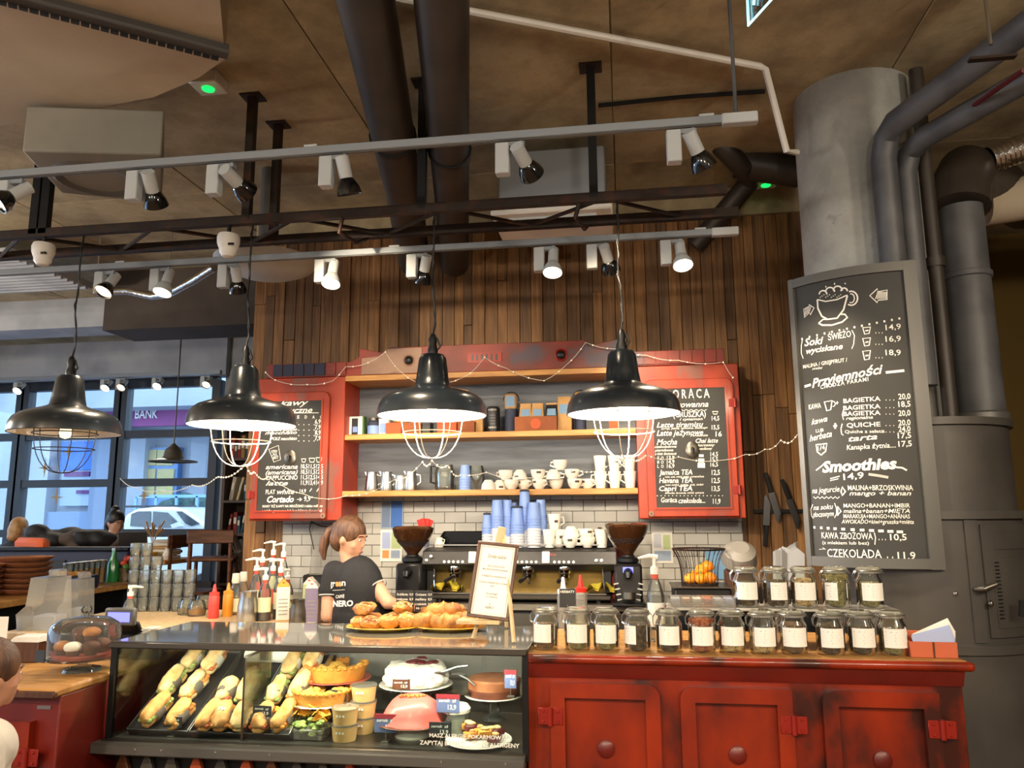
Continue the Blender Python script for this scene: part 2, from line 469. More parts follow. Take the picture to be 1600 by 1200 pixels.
def point(name, loc, energy, col=WARM, radius=.05):
    d = bpy.data.lights.new(name, 'POINT'); d.energy = energy; d.color = col; d.shadow_soft_size = radius
    o = bpy.data.objects.new(name, d); COL.objects.link(o); o.location = loc
    return o

# ================================================================== the room
YW = 5.55      # front of the plank and tile wall
CEIL = 3.95
struct(MB().span((-9.4, -5, -.06), (4.2, 13, 0)).build('floor', 'floor_wood'))
pl = struct(MB().span((-9.3, 5.95, 0), (-4.35, 9.45, .38)).build('floor_platform', 'floor_wood'))
ceiling = struct(MB().span((-9.4, -5, CEIL + .012), (4.2, 9.6, CEIL + .2)).build('ceiling', 'concrete'))
cp = None
for ix in range(9):
    for iy in range(6):
        x0 = -9.0 + ix * 1.5; y0 = -4.6 + iy * 2.4
        mb = MB().box((0, 0, 0), (1.494, 2.393, .02), ch=.004)
        if cp is None:
            cp = mb.build('concrete_panel', 'concrete', ceiling, (x0 + .75, y0 + 1.2, CEIL + .01 - random.random() * .006), sharp=0)
        else:
            share('concrete_panel', cp.data, ceiling, (x0 + .75, y0 + 1.2, CEIL + .01 - random.random() * .006), (0, 0, random.choice((0, 180))))
wall_back = struct(MB().span((-2.86, YW + .035, 0), (2.3, YW + .3, CEIL)).build('wall_back', 'wall_back_board'))
# planks, each a piece of the wall
x = -2.86; k = 0
while x < 2.05:
    wd = random.uniform(.066, .098)
    cab = -2.45 < x < .62
    zb = 2.45 if cab else .95
    top = 3.735
    cuts = [zb]; zz = zb + random.uniform(.5, 2.2)
    while zz < top - .35: cuts.append(zz); zz += random.uniform(1.3, 2.6)
    cuts.append(top)
    for a, b in zip(cuts, cuts[1:]):
        dp = random.uniform(.024, .036)
        MB().box((0, 0, 0), (wd - .003, dp, b - a - .003), ch=.0025).build('plank', 'plank', wall_back, (x + wd / 2, YW + .036 - dp / 2, (a + b) / 2), sharp=0)
    x += wd
MB().span((-2.86, YW - .02, 3.735), (2.3, YW + .03, CEIL)).build('concrete_beam', 'concrete', wall_back)
# splashback: grout bed and single tiles
MB().span((-2.54, YW - .004, .95), (.80, YW + .01, 1.76)).build('grout_bed', 'grout', wall_back)
TW, TH = .155, .0785
tile = {}
for r in range(10):
    z = .975 + r * TH
    off = 0 if r % 2 else TW / 2
    xx = -2.54 - off
    while xx < .795:
        a = max(xx, -2.54); b = min(xx + TW, .797)
        if b - a > .03:
            wdt = round(b - a - .004, 3)
            if wdt not in tile:
                tile[wdt] = MB().box((0, 0, 0), (wdt, .012, TH - .004), ch=.002).build('tile', 'tile', wall_back, ((a + b) / 2, YW - .007, z + TH / 2), sharp=0).data
            else: share('tile', tile[wdt], wall_back, ((a + b) / 2, YW - .007, z + TH / 2))
        xx += TW
# other walls
struct(MB().span((-5.25, 9.5, 0), (-2.2, 9.75, CEIL)).build('wall_far', 'plaster_white'))
struct(MB().span((-2.86, 5.88, 0), (-2.7, 9.5, CEIL)).build('wall_return', 'wall_dark'))
struct(MB().span((1.9, 6.9, 0), (4.2, 7.1, CEIL)).build('wall_passage', 'wall_ochre'))
struct(MB().span((4.1, -5, 0), (4.25, 7, CEIL)).build('wall_right', 'wall_dark'))
struct(MB().span((-9.4, -5.2, 0), (4.2, -5, CEIL)).build('wall_rear', 'plaster_white'))
struct(MB().span((-9.3, 9.4, 3.42), (-5.2, 9.6, CEIL)).build('wall_over_window', 'plaster_white'))
struct(MB().span((-9.3, 9.42, 0), (-5.25, 9.58, .75)).build('wall_under_window', 'wall_dark'))
# side wall with daylight windows (left of the picture)
wl = struct(MB().span((-9.5, -5, 3.3), (-9.3, 9.5, CEIL)).span((-9.5, -5, 0), (-9.3, 9.5, .6)).build('wall_left', 'plaster_white'))
def window(n, x0, x1, y0, y1, z0, z1, bars, along='x', xs=()):
    o = bpy.data.objects.new('window_%d' % n, None); COL.objects.link(o); struct(o)
    f = .075
    if along == 'x':
        yc = y0
        MB().span((x0, yc - .06, z1 - f), (x1, yc + .06, z1 + f)).build('head_rail', 'window_frame', o)
        MB().span((x0, yc - .06, z0 - f), (x1, yc + .06, z0)).build('sill_rail', 'window_frame', o)
        for q in (x0, x1): MB().span((q - f * .75, yc - .07, z0), (q + f * .75, yc + .07, z1)).build('mullion', 'window_frame', o)
        lv = [z0, *bars, z1]
        for b in bars: MB().span((x0 + f * .75, yc - .06, b - .05), (x1 - f * .75, yc + .06, b + .05)).build('transom', 'window_frame', o)
        for a, b in zip(lv, lv[1:]): MB().span((x0 + .05, yc - .006, a), (x1 - .05, yc + .006, b)).build('pane', 'glass_pane', o)
    else:
        xc = x0
        MB().span((xc - .06, y0, z1 - f), (xc + .06, y1, z1 + f)).build('head_rail', 'window_frame', o)
        MB().span((xc - .06, y0, z0 - f), (xc + .06, y1, z0)).build('sill_rail', 'window_frame', o)
        for q in (y0, y1): MB().span((xc - .07, q - f, z0), (xc + .07, q + f, z1)).build('mullion', 'window_frame', o)
        MB().span((xc - .006, y0 + .05, z0), (xc + .006, y1 - .05, z1)).build('pane', 'glass_pane', o)
    return o
window(1, -9.28, -8.24, 9.5, 0, .75, 3.37, (1.36, 2.02, 2.665))
window(2, -8.16, -6.76, 9.5, 0, .75, 3.37, (1.36, 2.02, 2.665))
window(3, -6.68, -5.34, 9.5, 0, .75, 3.37, (1.36, 2.02, 2.665))
for i in range(5): window(4 + i, -9.4, 0, -4.9 + i * 2.85, -4.9 + (i + 1) * 2.85, .65, 3.25, (), 'y')
# ceiling beams further back
struct(MB().span((-4.95, 6.6, 3.36), (-2.86, 7.1, CEIL)).build('trim_1', 'wall_dark'))
struct(MB().span((-9.3, 7.4, 3.62), (-4.95, 7.8, CEIL)).build('trim_2', 'plaster_white'))
# ------------------------------------------------------------------ the street outside
struct(MB().span((-40, 9.8, -.3), (20, 45, .25)).build('ground', 'asphalt'))
struct(MB().span((-40, -20, -.3), (-9.6, 9.8, -.05)).build('ground_side', 'pavement'))
fac = thing('bank_building', 'pale rendered building with purple bank sign across the street', 'building')
def fbox(name, mat, px0, py0, px1, py1, Y, d=.15, parent=None):
    a = P(px0, py0, y=Y); b = P(px1, py1, y=Y)
    return MB().span((a.x, Y, a.z), (b.x, Y + d, b.z)).build(name, mat, parent or fac)
FY = 17.0
a = P(30, 300, y=FY); b = P(420, 300, y=FY)
MB().span((a.x - 1.2, FY + .3, .2), (b.x + 3, FY + 3, 9)).build('wall', 'facade', fac)
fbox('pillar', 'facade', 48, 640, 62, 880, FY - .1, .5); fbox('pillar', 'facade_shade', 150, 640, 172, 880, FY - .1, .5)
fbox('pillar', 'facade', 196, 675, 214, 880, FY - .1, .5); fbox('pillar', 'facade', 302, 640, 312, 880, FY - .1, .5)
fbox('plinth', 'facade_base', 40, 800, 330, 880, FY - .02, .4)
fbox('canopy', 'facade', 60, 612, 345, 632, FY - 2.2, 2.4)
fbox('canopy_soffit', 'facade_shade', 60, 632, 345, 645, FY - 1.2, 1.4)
sg = fbox('sign', 'sign_purple', 146, 632, 292, 664, FY - 1.6, .2)
sa = P(188, 656, y=FY - 1.62); sb = P(246, 657, y=FY - 1.62)
letter('OR BANK', lambda u, v: (u, FY - 1.63, v), sa.x, sa.z + .02, sb.x, .2, fac, 'white_paper', bold=.01)
wf = fbox('shop_window', 'poster_blue', 97, 690, 150, 735, FY + .1, .22); fbox('poster', 'poster_pale', 97, 735, 150, 790, FY + .1, .22)
fbox('poster_strip', 'sign_purple', 100, 737, 139, 744, FY + .05, .1); fbox('poster_strip', 'sign_purple', 119, 766, 147, 771, FY + .05, .1)
fbox('shop_door', 'door_blue', 214, 700, 270, 850, FY + .1, .22)
for q in ((219, 703, 243, 727), (246, 703, 269, 727), (219, 733, 240, 775), (246, 733, 269, 775)): fbox('door_pane', 'poster_yellow', *q, FY + .06, .1)
fbox('side_window', 'poster_blue', 313, 690, 327, 725, FY + .1, .22); fbox('side_poster', 'sign_purple', 313, 727, 327, 745, FY + .08, .22)
# railing and hedge
rl = thing('railing', 'light blue street railing in front of the hedge across the road', 'railing')
Yr = 15.2
a = P(212, 776, y=Yr); b = P(335, 776, y=Yr); c = P(212, 850, y=Yr)
MB().span((a.x, Yr, a.z - .03), (b.x + 1, Yr + .05, a.z + .03)).build('top_rail', 'rail_blue', rl)
MB().span((a.x, Yr, a.z - .35), (b.x + 1, Yr + .05, a.z - .31)).build('mid_rail', 'rail_blue', rl)
for i in range(7):
    xx = a.x + (b.x + 1 - a.x) * i / 6
    MB().span((xx - .025, Yr, .25), (xx + .025, Yr + .05, a.z)).build('post', 'rail_blue', rl)
hb = MB()
h0 = P(262, 800, y=15.8); h1 = P(340, 800, y=15.8)
for i in range(46):
    xx = random.uniform(h0.x, h1.x + .6); zz = random.uniform(.6, h0.z + .25)
    hb.ell((xx, 15.8 + random.uniform(-.2, .2), zz), (.3, .25, .22), 7, 5, m=None)
tag(hb.build('hedge', 'hedge', sharp=0), 'dusky green clipped hedge behind the street railing', 'hedge', kind='stuff')
# left background houses seen through the first pane
hz = thing('street_house', 'distant greenish house front seen through the leftmost pane', 'building')
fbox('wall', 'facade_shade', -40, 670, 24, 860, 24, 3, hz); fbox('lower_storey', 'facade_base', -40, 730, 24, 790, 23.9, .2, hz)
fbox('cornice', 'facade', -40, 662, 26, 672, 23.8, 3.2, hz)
# white car parked
car = thing('car', 'white hatchback car parked outside behind the window', 'car')
Yc = 12.6
prof_px = [(150, 880), (150, 850), (160, 834), (185, 822), (197, 803), (212, 795), (240, 792), (272, 792), (288, 797), (312, 814), (330, 822), (352, 828), (368, 842), (372, 880)]
pr = [P(px, py, y=Yc) for px, py in prof_px]
cb = MB(); poly = [(p.x, p.z) for p in pr]
cb.prism([(poly[0][0], .55), *poly[1:-1], (poly[-1][0], .55)], Yc, Yc + 1.7)
cb.build('body', 'car_white', car, bevel=.06)
def cpoly(name, mat, pts, d=.02):
    q = [P(px, py, y=Yc - .005) for px, py in pts]
    MB().prism([(p.x, p.z) for p in q], Yc - d, Yc + .01).build(name, mat, car)
cpoly('side_window', 'car_glass', [(204, 822), (206, 803), (216, 799), (236, 799), (235, 824)])
cpoly('side_window', 'car_glass', [(239, 824), (240, 799), (262, 801), (284, 822), (262, 825)])
cpoly('windscreen', 'car_glass', [(276, 799), (285, 799), (312, 818), (300, 822), (290, 818)])
cpoly('mirror', 'car_white', [(273, 820), (283, 816), (288, 822), (276, 825)], .14)
q = P(240, 791, y=Yc + .6); MB().span((q.x - .6, Yc + .4, q.z - .02), (q.x + .5, Yc + 1.2, q.z + .015)).build('sunroof', 'car_black', car)
for px in (190, 335):
    q = P(px, 870, y=Yc)
    MB().lathe([(0, -.1), (.2, -.1), (.32, -.08), (.32, .08), (.2, .1), (0, .1)], 20, T(q.x, Yc + .1, .57) @ RX(90)).build('wheel', 'car_black', car)

# ================================================================== ceiling services
# dropped concrete soffit, upper left
so = MB()
zs = 3.62
pts = [P(-330, -190, z=zs), P(338, -60, z=zs), P(352, 92, z=zs), P(310, 122, z=zs), P(240, 152, z=zs), P(0, 197, z=zs), P(-200, 240, z=zs)]
n = len(pts)
so.add([(p.x, p.y, zs) for p in pts] + [(p.x, p.y, CEIL) for p in pts], [tuple(range(n)), tuple(range(2 * n - 1, n - 1, -1))] + [(i, i + n, (i + 1) % n + n, (i + 1) % n) for i in range(n)])
struct(so.build('trim_3', 'concrete_soffit', sharp=0))
a = P(-40, -12, z=3.57); b = P(356, 91, z=3.57)
tr = thing('cable_channel', 'grey perforated metal channel fixed under the pale soffit', 'channel')
d = (b - a); ang = math.degrees(math.atan2(d.y, d.x)); L_ = d.length
MB().box((L_ / 2, 0, .03), (L_, .05, .045)).build('channel', 'casing_grey', tr, a, (0, 0, ang))
MB().box((L_ / 2, -.03, .012), (L_, .012, .012)).build('flange', 'frame_grey', tr, a, (0, 0, ang))
sl = None
for i in range(24):
    t = .05 + i * (L_ - .1) / 23
    pos = a + d.normalized() * t + Vector((0, 0, .004))
    if sl is None: sl = MB().box((0, .03, 0), (.03 , .02, .012)).build('slot', 'black_plastic', tr, pos, (0, 0, ang))
    else: share('slot', sl.data, tr, pos, (0, 0, ang))
# rectangular duct under the soffit
du = thing('ventilation_duct', 'large square ventilation duct end hanging below the soffit at left', 'duct')
a = P(34, 236, z=3.36); b = P(252, 242, z=3.36); c = P(252, 318, z=3.36)
dq = [a, b, c, P(96, 302, z=3.36)]
MB().add([(p.x, p.y, 3.36) for p in dq] + [(p.x, p.y, 3.6) for p in dq], [(0, 1, 2, 3), (7, 6, 5, 4)] + [(i, i + 4, (i + 1) % 4 + 4, (i + 1) % 4) for i in range(4)]).build('box', 'duct_grey', du, bevel=.01)
MB().lathe([(.16, 0), (.2, -.012), (.22, 0)], 24, T((dq[0].x + dq[2].x) / 2, (dq[0].y + dq[2].y) / 2, 3.36)).build('round_collar', 'frame_grey', du)
# the two fat black pipes
def pipe(name, label, pts, r, mat, seg=18, cat='pipe', rings=()):
    t = thing(name, label, cat)
    MB().tube(pts, r, seg).build('pipe', mat, t)
    for p, dr in rings:
        p = Vector(p); dr = Vector(dr).normalized()
        MB().lathe([(r + .001, -.015), (r + .012, -.015), (r + .012, .015), (r + .001, .015)], seg, T(*p) @ dr.to_track_quat('Z', 'Y').to_matrix().to_4x4()).build('clamp', 'black_metal', t)
    return t
d1 = Vector((-.62, 3.05, 0)).normalized()
p1 = Vector((-.93, 2.5, 3.62)); p2 = Vector((-.63, 2.55, 3.6))
pipe('waste_pipe', 'thick black pipe at left of the pair crossing the ceiling', [p1 - d1 * 3.2, p1 + d1 * 2.0, p1 + d1 * 3.02 - Vector((0, 0, .14))], .118, 'pipe_dark', rings=[(p1 + d1 * 1.3, d1)])
pipe('waste_pipe', 'thick black pipe at right of the pair crossing the ceiling', [p2 - d1 * 3.2, p2 + d1 * 2.0, p2 + d1 * 2.98 - Vector((0, 0, .14))], .112, 'pipe_dark', rings=[(p2 + d1 * 1.4, d1)])
# white conduit with two bends
q = [P(560, -15, z=3.9), P(640, 0, z=3.9), P(1188, 104, z=3.9), P(1196, 108, z=3.88), P(1229, 236, y=4.02), P(1245, 238, y=4.12)]
tag(MB().tube(q, .018, 8).build('white_conduit', 'white_plastic'), 'thin white conduit running across the ceiling to the column', 'conduit')
q = P(935, 165, z=3.93); q2 = P(1195, 143, z=3.93)
tag(MB().tube([q, (q + q2) / 2 + Vector((0, 0, .01)), q2], .014, 6).build('black_conduit', 'black_metal'), 'thin dark cable conduit on the concrete above the track', 'conduit')
# pipe with elbows behind the column
q = [P(1085, 385, y=5.4), P(1120, 345, y=5.35), P(1170, 285, y=5.2), P(1160, 262, y=5.0), P(1125, 225, y=4.9), P(1110, 205, y=4.9)]
tag(MB().tube(q, .07, 14).build('branch_pipe', 'pipe_dark'), 'dark bent branch pipe between wood wall and column', 'pipe')
q = [P(1150, 255, y=5.05), P(1250, 270, y=5.05)]
tag(MB().tube(q, .10, 14).build('cross_pipe', 'pipe_dark'), 'dark horizontal pipe vanishing behind the concrete column', 'pipe')
# AC cassette
ac = thing('air_conditioner', 'grey ceiling air conditioning cassette with cream louvre panel', 'air conditioner')
a = P(768, 336, z=3.42); b = P(957, 326, z=3.42); c = P(788, 388, z=3.42)
xa, xb, ya, yb = (a.x + c.x) / 2, b.x, a.y, c.y
MB().span((xa + .04, ya + .06, 3.46), (xb - .04, yb - .02, 3.86), ch=.01).build('housing', 'track_grey', ac)
MB().span((xa, ya, 3.42), (xb, yb, 3.46), ch=.01).build('louvre_panel', 'white_plastic', ac)
for i in range(2):
    yy = ya + .1 + i * (yb - ya - .2)
    MB().span((xa + .1, yy - .03, 3.405), (xb - .1, yy + .03, 3.425)).build('vent_flap', 'track_white', ac)
MB().lathe([(.045, 0), (.055, -.006), (.065, 0)], 20, T(xb - .14, ya + .06, 3.72) @ RX(90)).build('round_knockout', 'casing_grey', ac)
for xx in (xa + .05, xb - .05): MB().cyl((xx, (ya + yb) / 2, 3.84), .008, .12, 6).build('hanger', 'steel', ac)
# emergency lights
def emergency(px, py, label):
    p = P(px, py, z=CEIL - .03)
    t = thing('emergency_light', label, 'light', (p.x, p.y, CEIL - .06))
    MB().box((0, 0, .025), (.16, .14, .07), ch=.006).build('body', 'white_plastic', t)
    MB().cyl((0, 0, -.016), .032, .012, 14).build('led', 'led_green', t)
emergency(326, 128, 'square white emergency light with green lamp beside the soffit')
emergency(1196, 281, 'square white emergency light with green lamp beside the column')
# hanging exit sign at the top edge
t = thing('exit_sign', 'hanging lit glass exit sign cut by the top edge', 'sign')
a = P(1166, 40, y=2.3); b = P(1192, 8, y=2.3)
MB().add([(a.x, 2.3, a.z), (a.x + .004, 2.3, a.z + .2), (a.x + .12, 2.02, a.z + .2), (a.x + .12, 2.02, a.z + .0), (a.x + .008, 2.3, a.z), (a.x + .012, 2.3, a.z + .2), (a.x + .128, 2.02, a.z + .2), (a.x + .128, 2.02, a.z)],
         [(0, 1, 2, 3), (4, 7, 6, 5), (0, 3, 7, 4), (1, 5, 6, 2), (0, 4, 5, 1), (3, 2, 6, 7)]).build('panel', 'glass_pane', t, sharp=0)
MB().tube([(a.x + .006, 2.3, a.z), (a.x + .008, 2.3, a.z + .2), (a.x + .124, 2.02, a.z + .2), (a.x + .124, 2.02, a.z)], .004, 5, closed=True).build('glowing_edge', 'sign_glow', t)
for k in range(4): MB().tube([(a.x + .02 + .02 * k, 2.27 - .05 * k, a.z + .05), (a.x + .03 + .02 * k, 2.25 - .05 * k, a.z + .15)], .004, 5).build('pictogram_stroke', 'sign_glow', t)
MB().tube([(a.x + .06, 2.16, a.z + .2), (a.x + .06, 2.16, CEIL)], .006, 6).build('hanger', 'steel', t)
q = P(1151, 0, z=CEIL); r_ = P(1150, 178, y=3.06)
tag(MB().tube([(r_.x, 3.065, CEIL), r_], .008, 6).build('hanger_rod', 'pipe_grey'), 'thin vertical rod from ceiling to the end of the track', 'rod')
# far-left cables: silver flexible duct
q = [P(150, 457, y=5.6), P(200, 455, y=5.6), P(238, 463, y=5.6), P(262, 460, y=5.5), P(300, 440, y=5.3), P(335, 418, y=5.1)]
fh_ = thing('flexible_hose', 'silver flexible hose bending below the far ceiling', 'hose')
MB().tube(q, .03, 10).build('hose', 'foil', fh_)
for p in (q[0], q[3]): MB().tube([p, (p.x, p.y, CEIL)], .006, 6).build('hanger', 'steel', fh_)
# beam / light soffit panels toward the windows
a = P(-60, 432, z=3.72); b = P(158, 500, z=3.72)
t = thing('ceiling_raft', 'pale corrugated ceiling raft reflecting daylight at far left', 'panel')
MB().span((-8.2, 5.35, 3.70), (-4.9, 6.35, 3.76)).build('board', 'plaster_white', t)
rb = None
for i in range(12):
    yy = 5.4 + i * .08
    if rb is None: rb = MB().box((0, 0, 0), (3.28, .03, .02)).build('rib', 'plaster_white', t, (-6.55, yy, 3.69))
    else: share('rib', rb.data, t, (-6.55, yy, 3.69))
rd = thing('round_diffuser', 'round white ceiling diffuser near the top of the wood wall', 'vent', tuple(P(415, 428, z=3.2)))
MB().lathe([(.0, 0), (.2, 0), (.3, .04), (.34, .09), (.3, .09), (0, .09)], 28).build('disc', 'track_white', rd)
MB().cyl((0, 0, .09), .06, CEIL - 3.29, 16).build('neck', 'frame_grey', rd)
# ------------------------------------------------------------------ lattice frame and its hangers
TZ = 3.2
ng = thing('steel_frame', 'rusty steel lattice frame hung from the ceiling above the bar', 'frame')
YN, YF = 3.80, 4.12
MB().span((-5.2, YN - .02, TZ - .02), (.56, YN + .02, TZ + .03)).build('chord', 'rust_steel', ng)
MB().span((-5.2, YF - .02, TZ - .02), (.66, YF + .02, TZ + .03)).build('chord', 'rust_steel', ng)
zx = -5.1; s_ = 0
while zx < .3:
    a = (zx, YN if s_ == 0 else YF, TZ); b = (zx + .42, YF if s_ == 0 else YN, TZ)
    MB().tube([a, b], .012, 6).build('web_bar', 'rust_steel', ng); zx += .42; s_ ^= 1
for px, py, Y in ((395, 160, YN), (435, 200, YF), (920, 117, YN), (650, 140, YN)):
    x_ = P(px, py, y=Y).x
    if px == 920: x_ = P(925, 200, y=Y).x
    if px == 650: x_ = -1.03
    MB().span((x_ - .022, Y - .022, TZ), (x_ + .022, Y + .022, CEIL)).build('post', 'rust_steel' if px < 600 else 'black_metal', ng)
    MB().span((x_ - .06, Y - .05, CEIL - .012), (x_ + .06, Y + .05, CEIL)).build('base_plate', 'rust_steel', ng)
for px in (60, 75):
    x_ = P(px, 300, y=YN).x
    MB().span((x_ - .025, YN - .02, TZ), (x_ + .025, YN + .02, CEIL)).build('post', 'black_metal', ng)
for px, Y in ((535, YN), (905, YN)):
    x_ = P(px, 340, y=Y).x
    MB().tube([(x_, Y, TZ - .02), (x_ - .02, Y + .01, TZ - .09), (x_ + .02, Y + .16, TZ - .1), (x_ + .03, YF, TZ - .02)], .012, 6).build('hook', 'rust_steel', ng)
# ------------------------------------------------------------------ light tracks and their spots
def track(label, xa, xb, Y, z):
    t = thing('light_track', label, 'track', (0, 0, 0))
    MB().span((xa, Y - .018, z - .018), (xb, Y + .018, z + .018), ch=.003).build('rail', 'track_grey', t)
    MB().span((xa + .05, Y - .006, z - .022), (xb - .05, Y + .006, z - .016)).build('groove', 'frame_grey', t)
    MB().span((xb - .14, Y - .022, z - .024), (xb + .005, Y + .022, z + .022), ch=.004).build('end_feed', 'track_white', t)
    n = max(2, int((xb - xa) / 1.4))
    for i in range(n):
        xx = xa + .4 + (xb - xa - .6) * i / (n - 1)
        MB().box((xx, Y, z + .022), (.06, .03, .012)).build('clip', 'track_white', t)
    return t
T1Y, T2Y = 3.065, 4.18
track('near grey light track carrying black reflector spots above the counter', -5.2, .585, T1Y, 3.2)
track('second grey light track under the rusty lattice frame', -5.2, .66, T2Y, 3.12)
track('added unseen light track behind the visitor over the hall', -4.5, 2.5, -.6, 3.2)  # unseen track, added to carry fill light for the counter fronts
def spotlight(x, Y, z, aim, label, on, energy, reflector='black_gloss', angle=50, col=WARM):
    t = thing('track_spotlight', label, 'spotlight', (x, Y, z), 0, 'track spotlights')
    MB().box((-.04, 0, -.09), (.06, .05, .14), ch=.004).build('gear_box', 'track_white', t)
    MB().box((0, 0, -.027), (.11, .03, .02)).build('adapter', 'track_grey', t)
    d_ = (Vector(aim) - Vector((x + .04, Y, z - .06))).normalized()
    rot = (-d_).to_track_quat('Z', 'Y').to_matrix().to_4x4()
    piv = T(.04, 0, -.075) @ rot
    MB().cyl((.04, 0, -.06), .008, .05, 6).build('arm', 'track_grey', t)
    MB().lathe([(0, .05), (.03, .05), (.03, -.045), (0, -.045)], 16, piv).build('head', 'track_white', t)
    MB().lathe([(.026, -.045), (.036, -.055), (.05, -.085), (.056, -.115), (.053, -.115), (.046, -.085), (.02, -.06)], 20, piv).build('reflector', reflector, t)
    MB().lathe([(0, -.098), (.05, -.1)], 18, piv).build('lamp_face', 'lens_on' if on else 'lens_dim', t)
    pos = Vector((x, Y, z)) + Vector((.04, 0, -.075)) + d_ * .135
    if energy: spot('spot_beam', pos, pos + d_, energy, angle, col)
    return t
E1 = 95
s1 = [(18, 330, (-4.2, 1.5, 1.2), 'lit spotlight at the left edge of the near track', True, E1, 'black_gloss'),
      (222, 300, (-2.6, 5.3, 1.0), 'black reflector spotlight on the near track below the duct', False, E1, 'black_gloss'),
      (348, 290, (-1.2, 5.5, 2.4), 'black reflector spotlight on the near track, third from left', False, E1, 'black_gloss'),
      (524, 280, (-.9, 3.9, .9), 'black reflector spotlight on the near track left of the black pipes', False, E1, 'black_gloss'),
      (800, 260, (.5, 5.5, 1.9), 'black reflector spotlight on the near track below the air conditioner', False, E1, 'black_gloss'),
      (1068, 235, (1.25, 4.2, 1.5), 'black reflector spotlight at the column end of the near track', False, E1, 'black_gloss')]
for px, py, aim, lab, on, en, rf in s1:
    x_ = P(px, py - 10, y=T1Y).x
    spotlight(x_, T1Y, 3.185, aim, lab, on, en, rf)
s2 = [(170, 415, (-3.4, 2.4, .4), 'dark spotlight on the second track above the leftmost pendant', False, 50),
      (256, 415, (-2.9, 3.3, .6), 'lit spotlight on the second track left of the second pendant cord', True, 60),
      (362, 400, (-2.6, 5.4, 1.5), 'spotlight on the second track behind the white dome', False, 60),
      (512, 405, (-1.6, 3.3, .7), 'lit spotlight on the second track left of the black pipes', True, 60),
      (655, 395, (-1.75, 5.3, 1.4), 'spotlight on the second track in front of the pipe ends', False, 80),
      (853, 390, (-.4, 3.4, .9), 'lit spotlight on the second track below the air conditioner', True, 60),
      (935, 380, (.3, 5.4, 2.0), 'dark spotlight on the second track beside the fourth pendant cord', False, 70),
      (1050, 375, (.5, 3.3, .9), 'lit spotlight at the right end of the second track', True, 80)]
for px, py, aim, lab, on, en in s2:
    x_ = P(px, py - 20, y=T2Y).x
    spotlight(x_, T2Y, 3.105, aim, lab, on, en, 'black_gloss' if not on else 'track_white', 55)
for i, (x_, aim, e_) in enumerate(((-3.6, (-2.9, 3.2, .7), 90), (-2.2, (-1.6, 3.3, .75), 150), (-.9, (-.8, 3.3, .75), 130), (.3, (.4, 3.3, .8), 85), (1.4, (.9, 3.3, .9), 85), (2.3, (1.6, 3.9, 1.6), 110))):  # spots added out of view, aimed forward to brighten case and sideboard
    spotlight(x_, -.6, 3.185, aim, 'added unseen spotlight on the hall track behind the visitor, %s from the left' % ORD[i], True, e_, 'black_gloss', 55)
# far track over the seating, above the windows
ft = thing('far_light_track', 'grey light track in front of the window head', 'track')
YT = 8.9
a = P(-20, 597, y=YT); b = P(345, 590, y=YT)
MB().span((a.x - .4, YT - .03, a.z), (b.x, YT + .03, a.z + .05)).build('rail', 'track_grey', ft)
for px, py, lab, on in ((33, 572, 'lit spotlight over the seating at the far left', True), (168, 572, 'brightest lit spotlight over the seating near the first pendant', True), (190, 600, 'small dark spotlight in front of the window post', False), (246, 600, 'lit spotlight in front of the bank sign window', True), (322, 597, 'dark spotlight at the right end of the window track', False)):
    p = P(px, py, y=YT)
    spotlight(p.x, YT, a.z, (p.x + .3, YT - 2.5, 1), lab, on, 40 if on else 0, 'black_gloss', 70)
# dome cameras on the lattice
for px, py, lab in ((68, 392, 'white dome camera on the lattice above the leftmost pendant'), (357, 378, 'white dome camera on the lattice beside the second pendant cord')):
    p = P(px, py, y=YN)
    t = thing('dome_camera', lab, 'camera', (p.x, YN, p.z - .01))
    MB().lathe([(0, .05), (.055, .05), (.062, .03), (.06, .0), (.05, -.03), (0, -.03)], 20).build('base', 'white_plastic', t)
    MB().lathe([(.048, -.03), (.045, -.055), (.03, -.075), (0, -.083)], 20).build('dome', 'white_plastic', t)
    MB().box((.04, -.045, -.02), (.03, .012, .012)).build('window', 'black_gloss', t)
    MB().cyl((0, 0, .05), .012, max(.01, TZ - (p.z - .01) - .06), 8).build('stem', 'black_metal', t)
